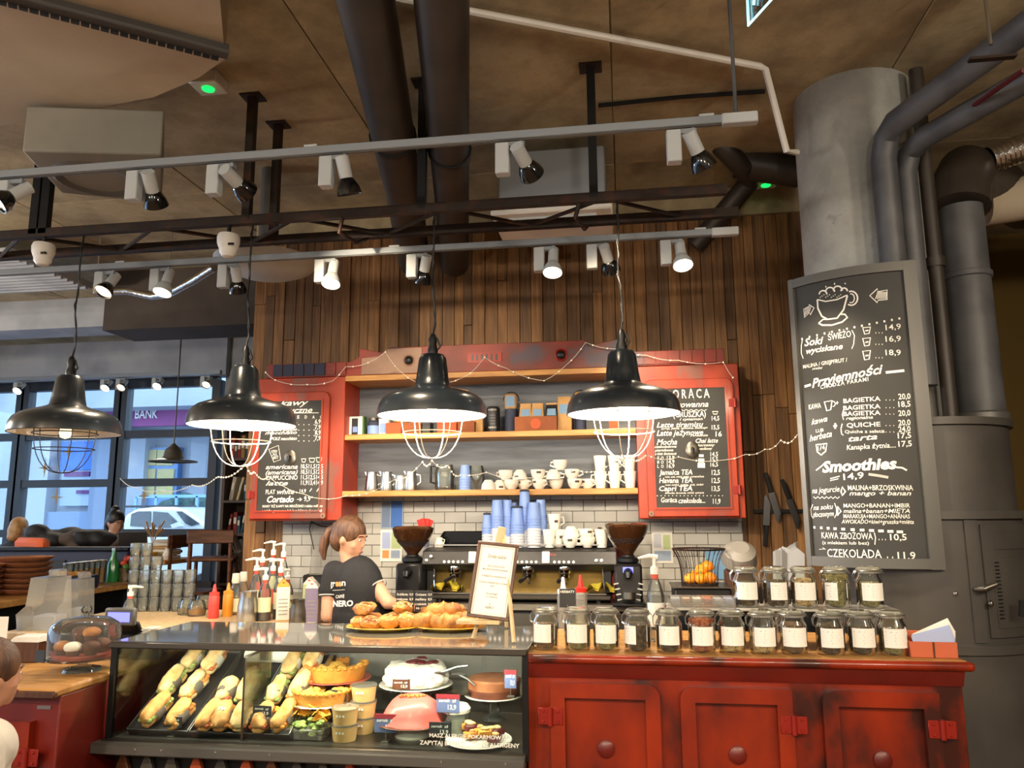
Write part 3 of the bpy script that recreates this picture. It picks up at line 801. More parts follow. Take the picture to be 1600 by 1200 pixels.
# ------------------------------------------------------------------ pendant lamps
def pendant(px, label, on, rimz=2.08):
    x_ = P(px, 668, y=YN).x
    t = thing('pendant_lamp', label, 'lamp', (x_, YN, rimz), 0, 'black industrial pendant lamps over the bar')
    k = .278
    MB().lathe([(k, 0), (k + .003, .004), (k * 1.0, .03), (k * .975, .058), (k * .92, .085), (k * .82, .106), (k * .66, .123), (k * .5, .136), (k * .38, .148), (.09, .158)], 40).build('shade', 'shade_black', t)
    MB().lathe([(k - .004, .002), (k - .006, .028), (k * .955, .054), (k * .9, .079), (k * .8, .1), (k * .64, .116), (k * .48, .129), (.04, .14), (0, .14)], 40).build('inner_shade', 'lamp_white', t)
    MB().lathe([(.1, .148), (.092, .155), (.083, .2), (.07, .3), (.055, .32), (.03, .325), (0, .325)], 24).build('neck', 'shade_black', t)
    MB().lathe([(0, .32), (.026, .32), (.028, .345), (.018, .375), (.024, .4), (.012, .43), (0, .435)], 14).build('strain_relief', 'black_metal', t)
    MB().tube([(.014, 0, .335), (.04, .0, .365), (.02, 0, .41)], .006, 6).build('clamp', 'black_metal', t)
    pts = []
    for i in range(13):
        f_ = i / 12; pts.append((.012 * math.sin(f_ * 9) * (1 - f_), .008 * math.sin(f_ * 14), .43 + f_ * (TZ - rimz - .43 - .02)))
    MB().tube(pts, .005, 6).build('cord', 'black_plastic', t)
    pts = [(p[0] + .007 * math.sin(i * 2.1), p[1] + .007 * math.cos(i * 2.1), p[2]) for i, p in enumerate(pts)]
    MB().tube(pts, .0035, 5).build('cord', 'black_plastic', t)
    cage = MB(); wm = 'wire_lit' if on else 'wire_unlit'  # lamp light painted into the cage: pale wire if lit, dark otherwise
    for i in range(6):
        an = math.pi * i / 3 + .35; pp = []
        for j in range(9):
            u = j / 8 * math.pi / 2
            pp.append((.158 * math.cos(u) ** .8 * math.cos(an) if j < 8 else 0, .158 * math.cos(u) ** .8 * math.sin(an) if j < 8 else 0, .02 - .235 * math.sin(u)))
        MB().tube([(pp[0][0], pp[0][1], .06)] + pp, .0028, 5).build('cage_wire', wm, t)
    for rr, zz in ((.16, .0), (.149, -.085)):
        MB().tube([(rr * math.cos(a_), rr * math.sin(a_), zz) for a_ in [2 * math.pi * i / 28 for i in range(28)]], .003, 5, closed=True).build('cage_ring', wm, t)
    MB().lathe([(0, -.03), (.022, -.022), (.032, 0), (.028, .03), (.018, .06), (.014, .1), (0, .1)], 16).build('bulb', 'bulb_on' if on else 'bulb_unlit_glow', t)
    MB().cyl((0, 0, .09), .022, .05, 12).build('socket', 'black_plastic', t)
    if on: point('pendant_light', (x_, YN, rimz - .055), 34, NEUT, .035)
    return t
pendant(103, 'unlit black pendant lamp with dark wire cage in front of the windows', False, 2.04)
pendant(378, 'lit black pendant lamp hanging in front of the left chalkboard', True, 2.06)
pendant(675, 'lit black pendant lamp in the middle of the shelves', True, 2.085)
pendant(975, 'lit black pendant lamp in front of the right chalkboard', True, 2.07)
# far bell pendant over the seating
p = P(270, 722, y=7.6)
t = thing('bell_pendant', 'small brass bell pendant lamp hanging in front of the windows', 'lamp', (p.x, 7.6, p.z))
MB().lathe([(.25, 0), (.24, .012), (.12, .035), (.1, .06), (.085, .13), (.04, .17), (.015, .2), (0, .2)], 24).build('shade', 'steel_brushed', t)
MB().tube([(0, 0, .19), (.005, 0, .8), (0, 0, CEIL - p.z)], .008, 6).build('cord', 'black_plastic', t)

# opal globes added out of view, behind and beside the visitor, to brighten the ceiling
for i, (gx, gy, gz) in enumerate(((-6.6, 1.2, 3.05), (-6.8, 4.3, 3.05), (-4.2, -1.8, 3.05), (-1.6, -2.2, 3.05), (.9, -1.9, 3.05), (3.0, .4, 3.05))):
    t = thing('fill_globe', 'added unseen opal fill globe hanging over the hall, %s from the windows' % ORD[i], 'lamp', (gx, gy, gz), 0, 'added fill globes over the hall')
    MB().ell((0, 0, 0), (.13, .13, .13), 20, 12).build('globe', 'fill_globe_glow', t)
    MB().cyl((0, 0, .125), .04, .06, 14).build('holder', 'black_metal', t); MB().tube([(0, 0, .18), (0, 0, CEIL - gz)], .006, 6).build('cord', 'black_plastic', t)
    point('fill_light', (gx, gy, gz - .16), 165, (1, .86, .68), .12)

# ================================================================== wall cupboard with shelves
YB = 5.2           # front of the cupboard boxes
SH = [1.732, 2.13, 2.55]     # front edge centres of the shelves
cb = thing('wall_cupboard', 'orange-red painted wall cupboard with chalkboard doors and open oak shelves', 'cupboard', (0, 0, 0))
XL0, XL1, XR0, XR1 = -2.64, -1.955, .09, .775
ZB, ZT = 1.55, 2.57
MB().span((XL0, YB, ZB), (XL1, YW - .02, ZT)).build('side_box', 'orange_paint', cb, bevel=.006)
MB().span((XR0, YB, ZB), (XR1, YW - .02, ZT)).build('side_box', 'orange_paint', cb, bevel=.006)
MB().span((XL1, YW - .04, SH[0]), (XR0, YW - .02, SH[2] + .12)).build('back_board', 'grey_board', cb)
for i, z in enumerate(SH):
    MB().span((XL1 + .001, YB - .01 + .02 * (i == 1), z - .02), (XR0 - .001, YW - .04, z + .02)).build('shelf', 'oak', cb, bevel=.004)
# pediment with stepped, scrolled ends
pc = (XL0 + XR1) / 2
def arc(cx, cz, r, a0, a1, n=8): return [(cx + r * math.cos(R(a0 + (a1 - a0) * k / n)), cz + r * math.sin(R(a0 + (a1 - a0) * k / n))) for k in range(n + 1)]
zb, zl, zh = SH[2] + .02, 2.672, 2.765
lx, hx = -.98, -.72      # step positions relative to the centre
right = [(pc - lx, zl), *arc(pc - lx - .02, zl + .06, .045, -90, -230, 6), *arc(pc - hx - .045, zh - .035, .04, -10, 130, 6), (pc - hx - .1, zh)]
right = [(-1 * (a - pc) + pc, b) for a, b in right]
leftp = right
rightp = [(2 * pc - a, b) for a, b in reversed(leftp)]
poly = [(pc - 1.62, zb), (pc - 1.62, zl), *leftp, *rightp, (pc + 1.62, zl), (pc + 1.62, zb)]
ped = MB().prism(poly, YB - .01, YB + .03).build('pediment', 'pediment_paint', cb, sharp=20, bevel=.003)
MB().prism([(pc - .9, zb + .004), (pc - .9, zl + .02), (pc - .76, zl + .03), (pc - .72, zh - .012), (pc - .46, zh - .01), (pc - .46, zb + .004)], YB - .016, YB - .008).build('worn_panel', 'pediment_worn', cb)
for px in (640, 877):
    q = P(px, 560, y=YB); k = T(q.x, YB - .01, 2.665) @ RX(90)
    MB().lathe([(.045, 0), (.045, .008), (.036, .012), (.03, .006), (0, .006)], 24, k).build('rosette_ring', 'pediment_worn' if px < 700 else 'hinge_red', cb)
    MB().lathe([(.03, 0), (.028, .018), (.018, .026), (0, .028)], 20, k).build('rosette_knob', 'black_metal', cb)
q = P(758, 557, y=YB)
MB().span((q.x - .12, YB - .016, 2.635), (q.x + .12, YB - .008, 2.7)).build('vent_plate', 'hinge_red', cb)
for i in range(6):
    MB().span((q.x - .095 + i * .034, YB - .02, 2.645), (q.x - .08 + i * .034, YB - .012, 2.69)).build('vent_slot', 'black_plastic', cb)
# dentil strip on both low ends
for s_ in (-1, 1):
    for i in range(7):
        xx = pc + s_ * (1.05 + i * .08)
        MB().span((xx - .035, YB - .02, zb + .01), (xx + .035, YB - .008, zl - .006)).build('dentil', 'navy' if (s_ < 0 and i > 1) else 'pediment_paint', cb)
# doors with chalkboards
def cdoor(x0, x1, z0, z1, hinge_left):
    r = .05
    d = MB()
    w_ = .075
    poly = [(x0, z0), (x1, z0), (x1, z1 - r), *arc(x1 - r, z1 - r, r, 0, 90, 5), *arc(x0 + r, z1 - r, r, 90, 180, 5), (x0, z1 - r)]
    door = MB().prism(poly, YB - .028, YB - .001).build('door', 'orange_paint', cb, bevel=.005)
    bx0, bx1, bz0, bz1 = x0 + .055, x1 - .055, z0 + .06, z1 - .065
    bd = MB().span((bx0, YB - .0325, bz0), (bx1, YB - .027, bz1)).build('chalkboard', 'chalkboard', door)
    for a_, b_ in (((bx0 - .012, bz0 - .012), (bx1 + .012, bz0)), ((bx0 - .012, bz1), (bx1 + .012, bz1 + .012)), ((bx0 - .012, bz0), (bx0, bz1)), ((bx1, bz0), (bx1 + .012, bz1))):
        MB().span((a_[0], YB - .037, a_[1]), (b_[0], YB - .027, b_[1])).build('bead', 'orange_paint', door)
    hx = x0 - .008 if hinge_left else x1 + .008
    for hz in (z0 + .17, z1 - .17):
        MB().cyl((hx, YB - .03, hz - .03), .011, .06, 10).build('hinge', 'hinge_red', door)
        MB().box((hx + (.02 if hinge_left else -.02), YB - .031, hz), (.04, .006, .05)).build('hinge_leaf', 'hinge_red', door)
    cx = (bx0 + bx1) / 2 + .01; cz = (bz0 + bz1) / 2 - .02
    MB().lathe([(.0, 0), (.04, 0), (.045, .006), (.035, .012), (0, .012)], 20, T(cx, YB - .032, cz) @ RX(90) @ S(1, 1.25, 1)).build('escutcheon', 'steel_dark', door)
    MB().tube([(cx, YB - .04, cz + .01), (cx, YB - .07, cz + .005), (cx, YB - .075, cz - .025)], [.011, .012, .008], 8).build('handle', 'black_metal', door)
    lx_ = x1 - .02 if hinge_left else x0 + .02
    MB().lathe([(.02, 0), (.018, .006), (0, .006)], 14, T(lx_, YB - .028, z0 + .02) @ RX(90)).build('lock_plate', 'pediment_worn', door)
    MB().box((lx_, YB - .036, z0 + .02), (.006, .004, .014)).build('keyhole', 'black_plastic', door)
    return door, bx0, bx1, bz0, bz1
dl, l0, l1, lz0, lz1 = cdoor(-2.625, -2.06, 1.562, 2.46, True)
dr, r0, r1, rz0, rz1 = cdoor(.15, .73, 1.562, 2.47, False)
fl = lambda u, v: (u, YB - .0345, v)
def bw(px, py): q = P(px, py, y=YB - .034); return q.x, q.z
def wr(par, s, px0, py, px1, hpx, **k):
    a = bw(px0, py); b = bw(px1, py); hh = bw(px0, py - hpx)[1] - a[1]
    letter(s, fl, a[0], a[1], b[0], hh, par, **k)
SCR = dict(shear=.35, bold=.014)
CAP = dict(shear=.05, bold=.014)
# left board
wr(dl, 'kawy', 438, 634, 482, 9, **SCR); wr(dl, 'klasyczne', 428, 646, 488, 9, **SCR)
stroke([bw(445, 645.5), bw(498, 645)], fl, .004, dl)
for s, py in (('espresso', 664), ('espresso doppio', 674), ('macchiato', 679)): wr(dl, s, 414, py, 464, 5, **SCR)
wr(dl, 'POLE macchiato', 423, 688, 464, 5, **SCR)
for i, t_ in enumerate(('6,9', '7,9', '8,9', '7,9')): wr(dl, t_, 492, 662 + i * 8.6, 501, 7, **CAP)
for i in range(4):
    for j in range(4): wr(dl, '.', 466 + j * 8, 664 + i * 8.5, 467.5 + j * 8, 6, bold=.03)
for i, t_ in enumerate(('S', 'D', 'A', 'O')): wr(dl, t_, 464 + i * 12, 654, 467.5 + i * 12, 5, **CAP)
stroke([bw(420, 702), bw(435, 696), bw(438.5, 718), bw(428, 722)], fl, .004, dl, closed=True)
for i, t_ in enumerate(('LODU', 'XL', 'JEST')): wr(dl, t_, 424 + i, 707 + i * 5, 433 + i, 4, **CAP)
for j, (px, w_) in enumerate(((471, 7), (483, 9), (494, 9))):
    stroke([bw(px, 717 - j), bw(px + w_, 717 - j), bw(px + w_ - 1.5, 722), bw(px + 1.5, 722)], fl, .005, dl, closed=True)
for i, (s, k) in enumerate((('americana', SCR), ('(americana)', SCR), ('CAPPUCCINO', CAP), ('latte', SCR))):
    py = 733 + i * 8.5
    wr(dl, s, 415, py, 465 if i < 3 else 450, 7, **k)
    for j, t_ in enumerate((('10,5', '11,5', '12,5'), ('10,5', '11,5', '12,5'), ('11,5', '12,5', '14,5'), ('11,9', '13,4', '14,9'))[i]): wr(dl, t_, 470 + j * 12, py - 1, 480.5 + j * 12, 7, **CAP)
wr(dl, 'FLAT', 415, 772, 430, 7, **CAP); wr(dl, 'white', 433, 772, 460, 8, **SCR); wr(dl, '14,9', 468, 770, 478, 6, **CAP)
for px in (484, 495): stroke([bw(px, 768), bw(px + 3, 763)], fl, .006, dl)
wr(dl, 'Cortado', 417, 785, 459, 10, shear=.3, bold=.03); wr(dl, '→', 464, 783, 472, 6, bold=.02); wr(dl, '9,9', 475, 783, 485, 8, **CAP)
wr(dl, 'MAMY TEŻ KAWY NA MROŻONO i mleko roślinne', 410, 793, 504, 4, **CAP); wr(dl, 'a także gazowane lub bez laktozy (w cenie)', 409, 800, 503, 4, **CAP)
# right board
wr(dr, 'GORĄCA', 1039, 623, 1109, 14, shear=0, bold=.012, spacing=1.5)
wr(dr, 'kawowanna', 1040, 637, 1107, 9, **SCR); stroke([bw(1056 + i * 4, 640 + (i % 2) * 1.8) for i in range(13)], fl, .004, dr)
wr(dr, '(GRUSZKA)', 1052, 652, 1103, 9, **CAP); wr(dr, 'i cynamon', 1062, 657, 1098, 4, **SCR)
wr(dr, '14,5', 1112, 657, 1124, 7, **CAP); wr(dr, '15,5', 1112, 671, 1124, 7, **CAP); wr(dr, '16', 1118, 682, 1128, 8, **CAP)
stroke([bw(1113, 643), bw(1122, 643), bw(1120, 647), bw(1115, 647)], fl, .005, dr, closed=True)
wr(dr, 'Latte tiramisu', 1026, 668, 1099, 8, **SCR); wr(dr, 'syrop, piana, mleczna, biszkopt', 1033, 671, 1106, 3, **SCR)
wr(dr, 'Latte jeżynowe', 1026, 681, 1099, 9, **SCR); wr(dr, 'z kruszonką', 1078, 682, 1106, 3, **SCR)
wr(dr, 'Mocha', 1026, 695, 1058, 9, **SCR); wr(dr, 'Chai latte', 1087, 692, 1122, 7, **SCR)
for i, (s, a_, b_, py) in enumerate((('czekoladowa', 1023, 1057, 700), ('piernikowa', 1023, 1052, 705.5), ('z bitą śmietaną', 1023, 1057, 711), ('korzenny', 1090, 1117, 697.5), ('waniliowy', 1091, 1113, 703))): wr(dr, s, a_, py, b_, 4, **SCR)
for i, z_ in enumerate(('S', 'M', 'L')):
    wr(dr, z_, 1027, 718 + i * 6.5, 1030, 5, **CAP); wr(dr, 'O', 1033, 718 + i * 6.5, 1037, 5, **CAP)
    wr(dr, ('13,9', '14,9', '16,9')[i], 1042, 718 + i * 6.5, 1054, 6, **CAP); wr(dr, ('14,5', '15,5', '16,5')[i], 1110, 713 + i * 8, 1122, 7, **CAP)
    a_ = 1092.5 - i; b_ = 1099 + i; stroke([bw((a_ + b_) / 2, 710 + i * 6.5), bw((a_ + b_) / 2, 714 + i * 8.5)], fl, (bw(b_, 0)[0] - bw(a_, 0)[0]), dr)
for i, (s, sub, pr_) in enumerate((('Jamaica TEA', 'rum, sok, miód, imbir, pomarańcza', '12,5'), ('Havana TEA', 'rum miód, mięta, sok, imbir', '12,5'), ('Capri TEA', 'limonka, lawenda, miód, cytryna', '13,5'))):
    py = 742 + i * 12.6
    wr(dr, s, 1030, py, 1082, 8, shear=.2, bold=.02); wr(dr, sub, 1039, py + 4.5, 1100, 3, **SCR); wr(dr, pr_, 1112, py, 1125, 8, **CAP)
for i in range(18): wr(dr, '.', 1026 + i * 6, 775, 1028 + i * 6, 6, bold=.02)
wr(dr, 'Gorąca', 1033, 785, 1058, 8, shear=.1, bold=.014); wr(dr, 'czekolada...', 1060, 786, 1102, 8, **SCR); wr(dr, '11,9', 1114, 787, 1126, 8, **CAP)
# string light garland
def garland(label, pts, bulbs):
    t = thing('string_lights', label, 'garland')
    pts = [Vector(p) for p in pts]
    fine = []
    for a, b in zip(pts, pts[1:]):
        n = max(2, int((b - a).length / .05))
        for i in range(n):
            f_ = i / n; fine.append(a.lerp(b, f_) - Vector((0, 0, .03 * math.sin(math.pi * f_) * min(1, (b - a).length * 2))))
    fine.append(pts[-1])
    MB().tube(fine, .0022, 5).build('cord', 'fairy_cord', t)
    bl = None
    for i in range(0, len(fine), 2):
        if bl is None: bl = MB().lathe([(0, -.007), (.0042, -.003), (.0042, .004), (0, .008)], 7).build('bulb', 'fairy_glow', t, fine[i])
        else: share('bulb', bl.data, t, fine[i], (random.uniform(0, 90), random.uniform(0, 90), 0))
def G(l, Y): return [P(a, b, y=Y) for a, b in l]
garland('string lights draped along the cupboard pediment', G([(415, 582), (430, 594), (480, 601), (520, 595), (540, 573), (575, 567), (602, 550), (625, 580), (650, 597), (700, 598), (735, 583), (757, 558), (790, 575), (850, 595), (885, 570), (915, 535), (960, 545), (1010, 555), (1060, 563), (1130, 566), (1145, 590)], YB - .05), 1)
q1 = [P(188, 748, y=9.4), P(215, 762, y=8), P(250, 766, y=6.9), P(300, 758, y=5.6), P(340, 745, y=4.6), P(385, 725, y=YN + .0), P(397, 737, y=4.3), P(420, 745, y=YB - .06), P(440, 758, y=YB - .06), P(475, 772, y=YB - .06), P(500, 779, y=YB - .06), P(540, 775, y=YB - .05), P(615, 750, y=4.7), P(660, 722, y=4.2), P(675, 720, y=YN + .02), P(700, 727, y=4.2), P(720, 742, y=4.8), P(760, 738, y=4.9), P(800, 745, y=5.0), P(900, 735, y=5.0), P(960, 722, y=4.2), P(972, 713, y=YN + .02), P(1010, 711, y=4.8), P(1060, 714, y=YB - .1), P(1130, 719, y=YB - .06), P(1165, 710, y=YB - .06), P(1195, 702, y=4.9), P(1220, 688, y=4.6), P(1246, 679, y=4.12)]
garland('string lights looped from cage to cage of the pendants across the bar', q1, 1)
# ------------------------------------------------------------------ things on the shelves
def on_shelf(px, i, Y=5.33): return Vector((P(px, 700, y=Y).x, Y, SH[i] + .02))
def W(px0, px1, Y=5.33): return P(px1, 700, y=Y).x - P(px0, 700, y=Y).x
def H(py0, py1, Y=5.33): return P(700, py0, y=Y).z - P(700, py1, y=Y).z
# boxes and jars at the left of the middle shelf
t = thing('tea_box', 'white and green tea box at the left end of the middle shelf', 'box', on_shelf(557, 1))
MB().box((0, 0, .07), (.1, .06, .14), ch=.003).build('carton', 'white_paper', t)
MB().box((-.005, -.032, .065), (.045, .004, .12)).build('dark_panel', 'slate', t); MB().box((-.002, -.035, .045), (.035, .002, .04)).build('blue_label', 'cup_blue', t)
MB().box((.056, 0, .07), (.012, .058, .138)).build('green_side', 'leaf', t)
t = thing('tea_tin', 'small dark blue lidded tea tin beside the white tea box', 'tin', on_shelf(583, 1))
MB().lathe([(0, 0), (.042, 0), (.044, .01), (.044, .095), (.03, .11), (0, .11)], 20).build('body', 'navy', t); MB().cyl((0, 0, .108), .034, .02, 16).build('lid', 'steel_dark', t)
MB().lathe([(.0445, .01), (.0445, .07)], 14, None, 200, 340).build('label', 'cup_blue', t)
t = thing('tea_packet', 'blue and white tea packet beside the dark tin', 'box', on_shelf(600, 1)); MB().box((0, 0, .06), (.07, .05, .12), ch=.003).build('carton', 'white_paper', t); MB().box((0, -.027, .05), (.055, .003, .07)).build('label', 'cup_blue', t)
for i, (px, w_, c_) in enumerate(((617, .11, 'brick_orange'), (646, .13, 'cardboard'), (668, .06, 'black_plastic'), (700, .14, 'brick_orange'), (730, .12, 'cardboard'))):
    t = thing('gift_box', ('orange', 'brown', 'black', 'long orange', 'dark brown')[i] + ' gift box under the middle pendant on the middle shelf', 'box', on_shelf(px, 1, 5.3))
    MB().box((0, 0, .035), (w_, .09, .07), ch=.003).build('tray', c_, t); MB().box((0, 0, .072), (w_ + .004, .094, .02), ch=.003).build('lid', c_, t)
def coffee_bag(px, py_top, py_bot, label, w_=.085, Y=5.34, dark=False, z=None, tilt=0):
    p = on_shelf(px, 1, Y); h_ = H(py_top, py_bot, Y)
    if z: p.z = z
    t = thing('coffee_bag', label, 'coffee bag', p, 0, 'coffee bags on the middle shelf'); t.rotation_euler[1] = R(tilt)
    mb = MB(); pr_ = [(0, .5, .32), (.5, .52, .34), (.78, .48, .2), (.9, .46, .06), (1, .44, .04)]
    vs = []
    for f_, a_, b_ in pr_: vs += [(-a_ * w_, -b_ * w_, f_ * h_), (a_ * w_, -b_ * w_, f_ * h_), (a_ * w_, b_ * w_, f_ * h_), (-a_ * w_, b_ * w_, f_ * h_)]
    fs = [(3, 2, 1, 0), (16, 17, 18, 19)] + [(4 * r_ + k_, 4 * r_ + (k_ + 1) % 4, 4 * r_ + 4 + (k_ + 1) % 4, 4 * r_ + 4 + k_) for r_ in range(4) for k_ in range(4)]
    mb.add(vs, fs).build('bag', 'kraft' if not dark else 'black_plastic', t, bevel=.003)
    MB().add([(-.36 * w_, -.345 * w_, .5 * h_), (.36 * w_, -.345 * w_, .5 * h_), (.34 * w_, -.21 * w_, .78 * h_), (-.34 * w_, -.21 * w_, .78 * h_)], [(0, 1, 2, 3)], T(0, -.004, .002)).build('label', 'label_blue', t)
    MB().box((0, 0, h_), (.9 * w_, .012, .012)).build('fold', 'kraft', t)
# crates of bags
coffee_bag(624, 626, 655, 'coffee bag half hidden left of the middle pendant shade', z=2.24, tilt=8)
coffee_bag(718, 598, 628, 'coffee bag leaning above the middle pendant shade', z=2.33, Y=5.36, tilt=12)
coffee_bag(746, 624, 674, 'tall coffee bag right of the middle pendant shade')
t = thing('coffee_canister', 'black coffee canister with white print on the middle shelf', 'canister', on_shelf(771, 1))
MB().lathe([(0, 0), (.046, 0), (.048, .005), (.048, .175), (.04, .185), (0, .185)], 22).build('body', 'black_plastic', t)
for z_, s in ((.155, 'NERO'), (.03, 'NERO')):
    letter(s, lambda u, v: (.049 * math.sin(u / .048), -.049 * math.cos(u / .048), v), -.03, z_, .03, .012, t, 'chalk_soft', bold=.02)
for z_ in (.06, .08, .1, .12): MB().lathe([(.0485, z_), (.0485, z_ + .004)], 10, None, 245, 295).build('print_line', 'frame_grey', t)
for px, lab in ((799, 'dark blue coffee tube with kraft bag on top, left of the crate'), (909, 'kraft coffee bag in black wire hoop left of the right pendant')):
    t = thing('coffee_tube', lab, 'coffee tube', on_shelf(px, 1, 5.37))
    MB().lathe([(0, 0), (.045, 0), (.045, .17), (0, .17)], 18).build('tube', 'navy', t)
    MB().box((0, -.01, .225), (.085, .05, .11), ch=.012).build('bag', 'kraft', t); MB().box((0, -.037, .225), (.06, .004, .075)).build('label', 'label_blue', t)
    MB().tube([(.055 * math.cos(R(a_)), .005, .24 + .055 * math.sin(R(a_))) for a_ in range(-10, 200, 15)], .004, 5).build('wire_hoop', 'black_metal', t)
cr = thing('bag_crate', 'brown cardboard crate holding coffee bags on the middle shelf', 'crate', on_shelf(839, 1, 5.3))
for c_, d_ in (((0, -.06, .05), (.29, .008, .1)), ((0, .06, .05), (.29, .008, .1)), ((-.143, 0, .05), (.008, .12, .1)), ((.143, 0, .05), (.008, .12, .1)), ((0, 0, .006), (.28, .12, .01))): MB().box(c_, d_, ch=.001).build('panel', 'cardboard', cr)
MB().lathe([(.03, 0), (.036, .003), (0, .003)], 16, T(.0, -.064, .05) @ RX(90)).build('stamp', 'brick_orange', cr)
for px, lab, dk in ((822, 'coffee bag at the left of the cardboard crate', 0), (841, 'coffee bag in the middle of the cardboard crate', 0), (863, 'silver blue coffee bag at the right of the crate', 1)):
    coffee_bag(px, 622, 660, lab, w_=.085, Y=5.31, dark=dk, z=SH[1] + .04)
coffee_bag(883, 622, 674, 'tall kraft coffee bag right of the cardboard crate', w_=.1, Y=5.33)
t = thing('price_box', 'low black and orange box under the right pendant on the middle shelf', 'box', on_shelf(935, 1, 5.3)); MB().box((0, 0, .04), (.16, .08, .08), ch=.003).build('tray', 'black_plastic', t); MB().box((.1, 0, .035), (.09, .078, .07), ch=.003).build('orange_insert', 'brick_orange', t)
t = thing('kraft_box', 'kraft box behind the right pendant shade', 'box', on_shelf(944, 1, 5.4)); MB().box((0, 0, .12), (.18, .1, .24), ch=.004).build('carton', 'kraft', t); MB().box((0, -.052, .16), (.1, .004, .08)).build('label', 'label_blue', t)
# lower shelf: pitchers, jug, cups
def pitcher(loc, label, h_=.13, r_=.045, grp='steel milk pitchers', rz=0, mat='steel'):
    t = thing('milk_pitcher', label, 'pitcher', loc, rz, grp)
    MB().lathe([(0, 0), (r_, 0), (r_ * 1.04, .01), (r_ * .98, h_ * .5), (r_ * .82, h_ * .85), (r_ * .86, h_), (r_ * .8, h_), (r_ * .76, h_ * .85), (r_ * .9, h_ * .4), (0, .006)], 22).build('body', mat, t)
    MB().tube([(r_ * .85, 0, h_ * .85), (r_ * 1.5, 0, h_ * .8), (r_ * 1.55, 0, h_ * .45), (r_ * 1.0, 0, h_ * .3)], .005, 6).build('handle', mat, t)
    MB().prism([(-r_ * .8, h_), (-r_ * 1.15, h_ + .004), (-r_ * .8, h_ * .8)], -.012, .012).build('spout', mat, t)
    return t
for i, px in enumerate((582, 605, 627, 643)): pitcher(on_shelf(px, 0, 5.3), 'steel milk pitcher on the lower shelf, %s from the left' % ORD[i], .135 if i != 2 else .11)
t = thing('glass_jug', 'clear glass blender jug with black handle on the lower shelf', 'jug', on_shelf(695, 0, 5.32))
MB().lathe([(0, 0), (.06, 0), (.066, .02), (.07, .12), (.058, .18), (.055, .18), (.066, .12), (.06, .02), (0, .006)], 22).build('body', 'glass_clear', t)
MB().tube([(-.06, 0, .17), (-.1, 0, .17), (-.1, 0, .06), (-.066, 0, .05)], .009, 7).build('handle', 'black_plastic', t)
t = thing('glass_jug', 'second clear glass jug with black handle beside the blue cups', 'jug', on_shelf(744, 0, 5.34))
MB().lathe([(0, 0), (.055, 0), (.06, .02), (.06, .12), (.05, .17), (.047, .17), (.056, .12), (0, .006)], 22).build('body', 'glass_clear', t)
MB().tube([(-.05, 0, .17), (-.085, 0, .17), (-.085, 0, .06), (-.06, 0, .05)], .009, 7).build('handle', 'black_plastic', t)
def cup_stack(loc, label, n=3, r_=.042, lid=False, grp='stacks of paper cups', white=.5, h0=.11):
    t = thing('paper_cup_stack', label, 'paper cups', loc, 0, grp)
    step = .018; tot = h0 + step * (n - 1)
    # cups stand upside down: mouth rim at the bottom
    for i in range(n):
        z_ = i * step
        MB().lathe([(r_ + .003, z_), (r_ + .003, z_ + .006), (r_, z_ + .008), (r_ - (.010 * h0 / .11), z_ + h0), (0, z_ + h0)] if i == n - 1 else [(r_ + .003, z_), (r_ + .003, z_ + .006), (r_, z_ + .008), (r_ - .002, z_ + .03)], 18).build('cup', 'cup_blue' if i > white * n else 'cup_white', t)
    if lid: MB().lathe([(0, 0), (r_ - .008, 0), (r_ - .006, .006), (r_ - .012, .014), (0, .016)], 18, T(0, 0, tot)).build('lid', 'lid_dark', t)
    return t
cup_stack(on_shelf(727, 0, 5.28), 'stack of blue paper cups on the lower shelf', 5, .04, white=-1, h0=.1)
def mug(loc, label, kind='cup', rz=0, grp='white mugs', flip=False, tilt=0):
    t = thing('coffee_mug', label, 'mug', loc, rz, grp)
    if kind == 'cup':   # wide round cappuccino cup
        h_ = .068; pr_ = [(0, 0), (.026, 0), (.03, .006), (.044, .025), (.05, .05), (.052, h_), (.048, h_), (.045, .045), (.03, .012), (0, .01)]; hx = .05
    else:
        h_ = .115; pr_ = [(0, 0), (.03, 0), (.032, .006), (.038, .06), (.045, h_), (.041, h_), (.034, .06), (.026, .01), (0, .01)]; hx = .04
    mm = T(0, 0, h_) @ RX(180) if flip else Matrix.Identity(4)
    if tilt: mm = RY(tilt) @ mm
    MB().lathe(pr_, 20, mm).build('body', 'ceramic', t)
    MB().tube([(hx - .006, 0, h_ * .82), (hx + .02, 0, h_ * .8), (hx + .026, 0, h_ * .5), (hx - .008, 0, h_ * .3)], .005, 6, m=mm).build('handle', 'ceramic', t)
    if kind == 'cup': MB().lathe([(.0505, .042), (.0518, .056)], 4, mm, 255, 290).build('print', 'print_brown', t)
    else: MB().lathe([(.0385, .058), (.0405, .075)], 4, mm, 255, 290).build('print', 'print_brown', t)
    return t
ml = []
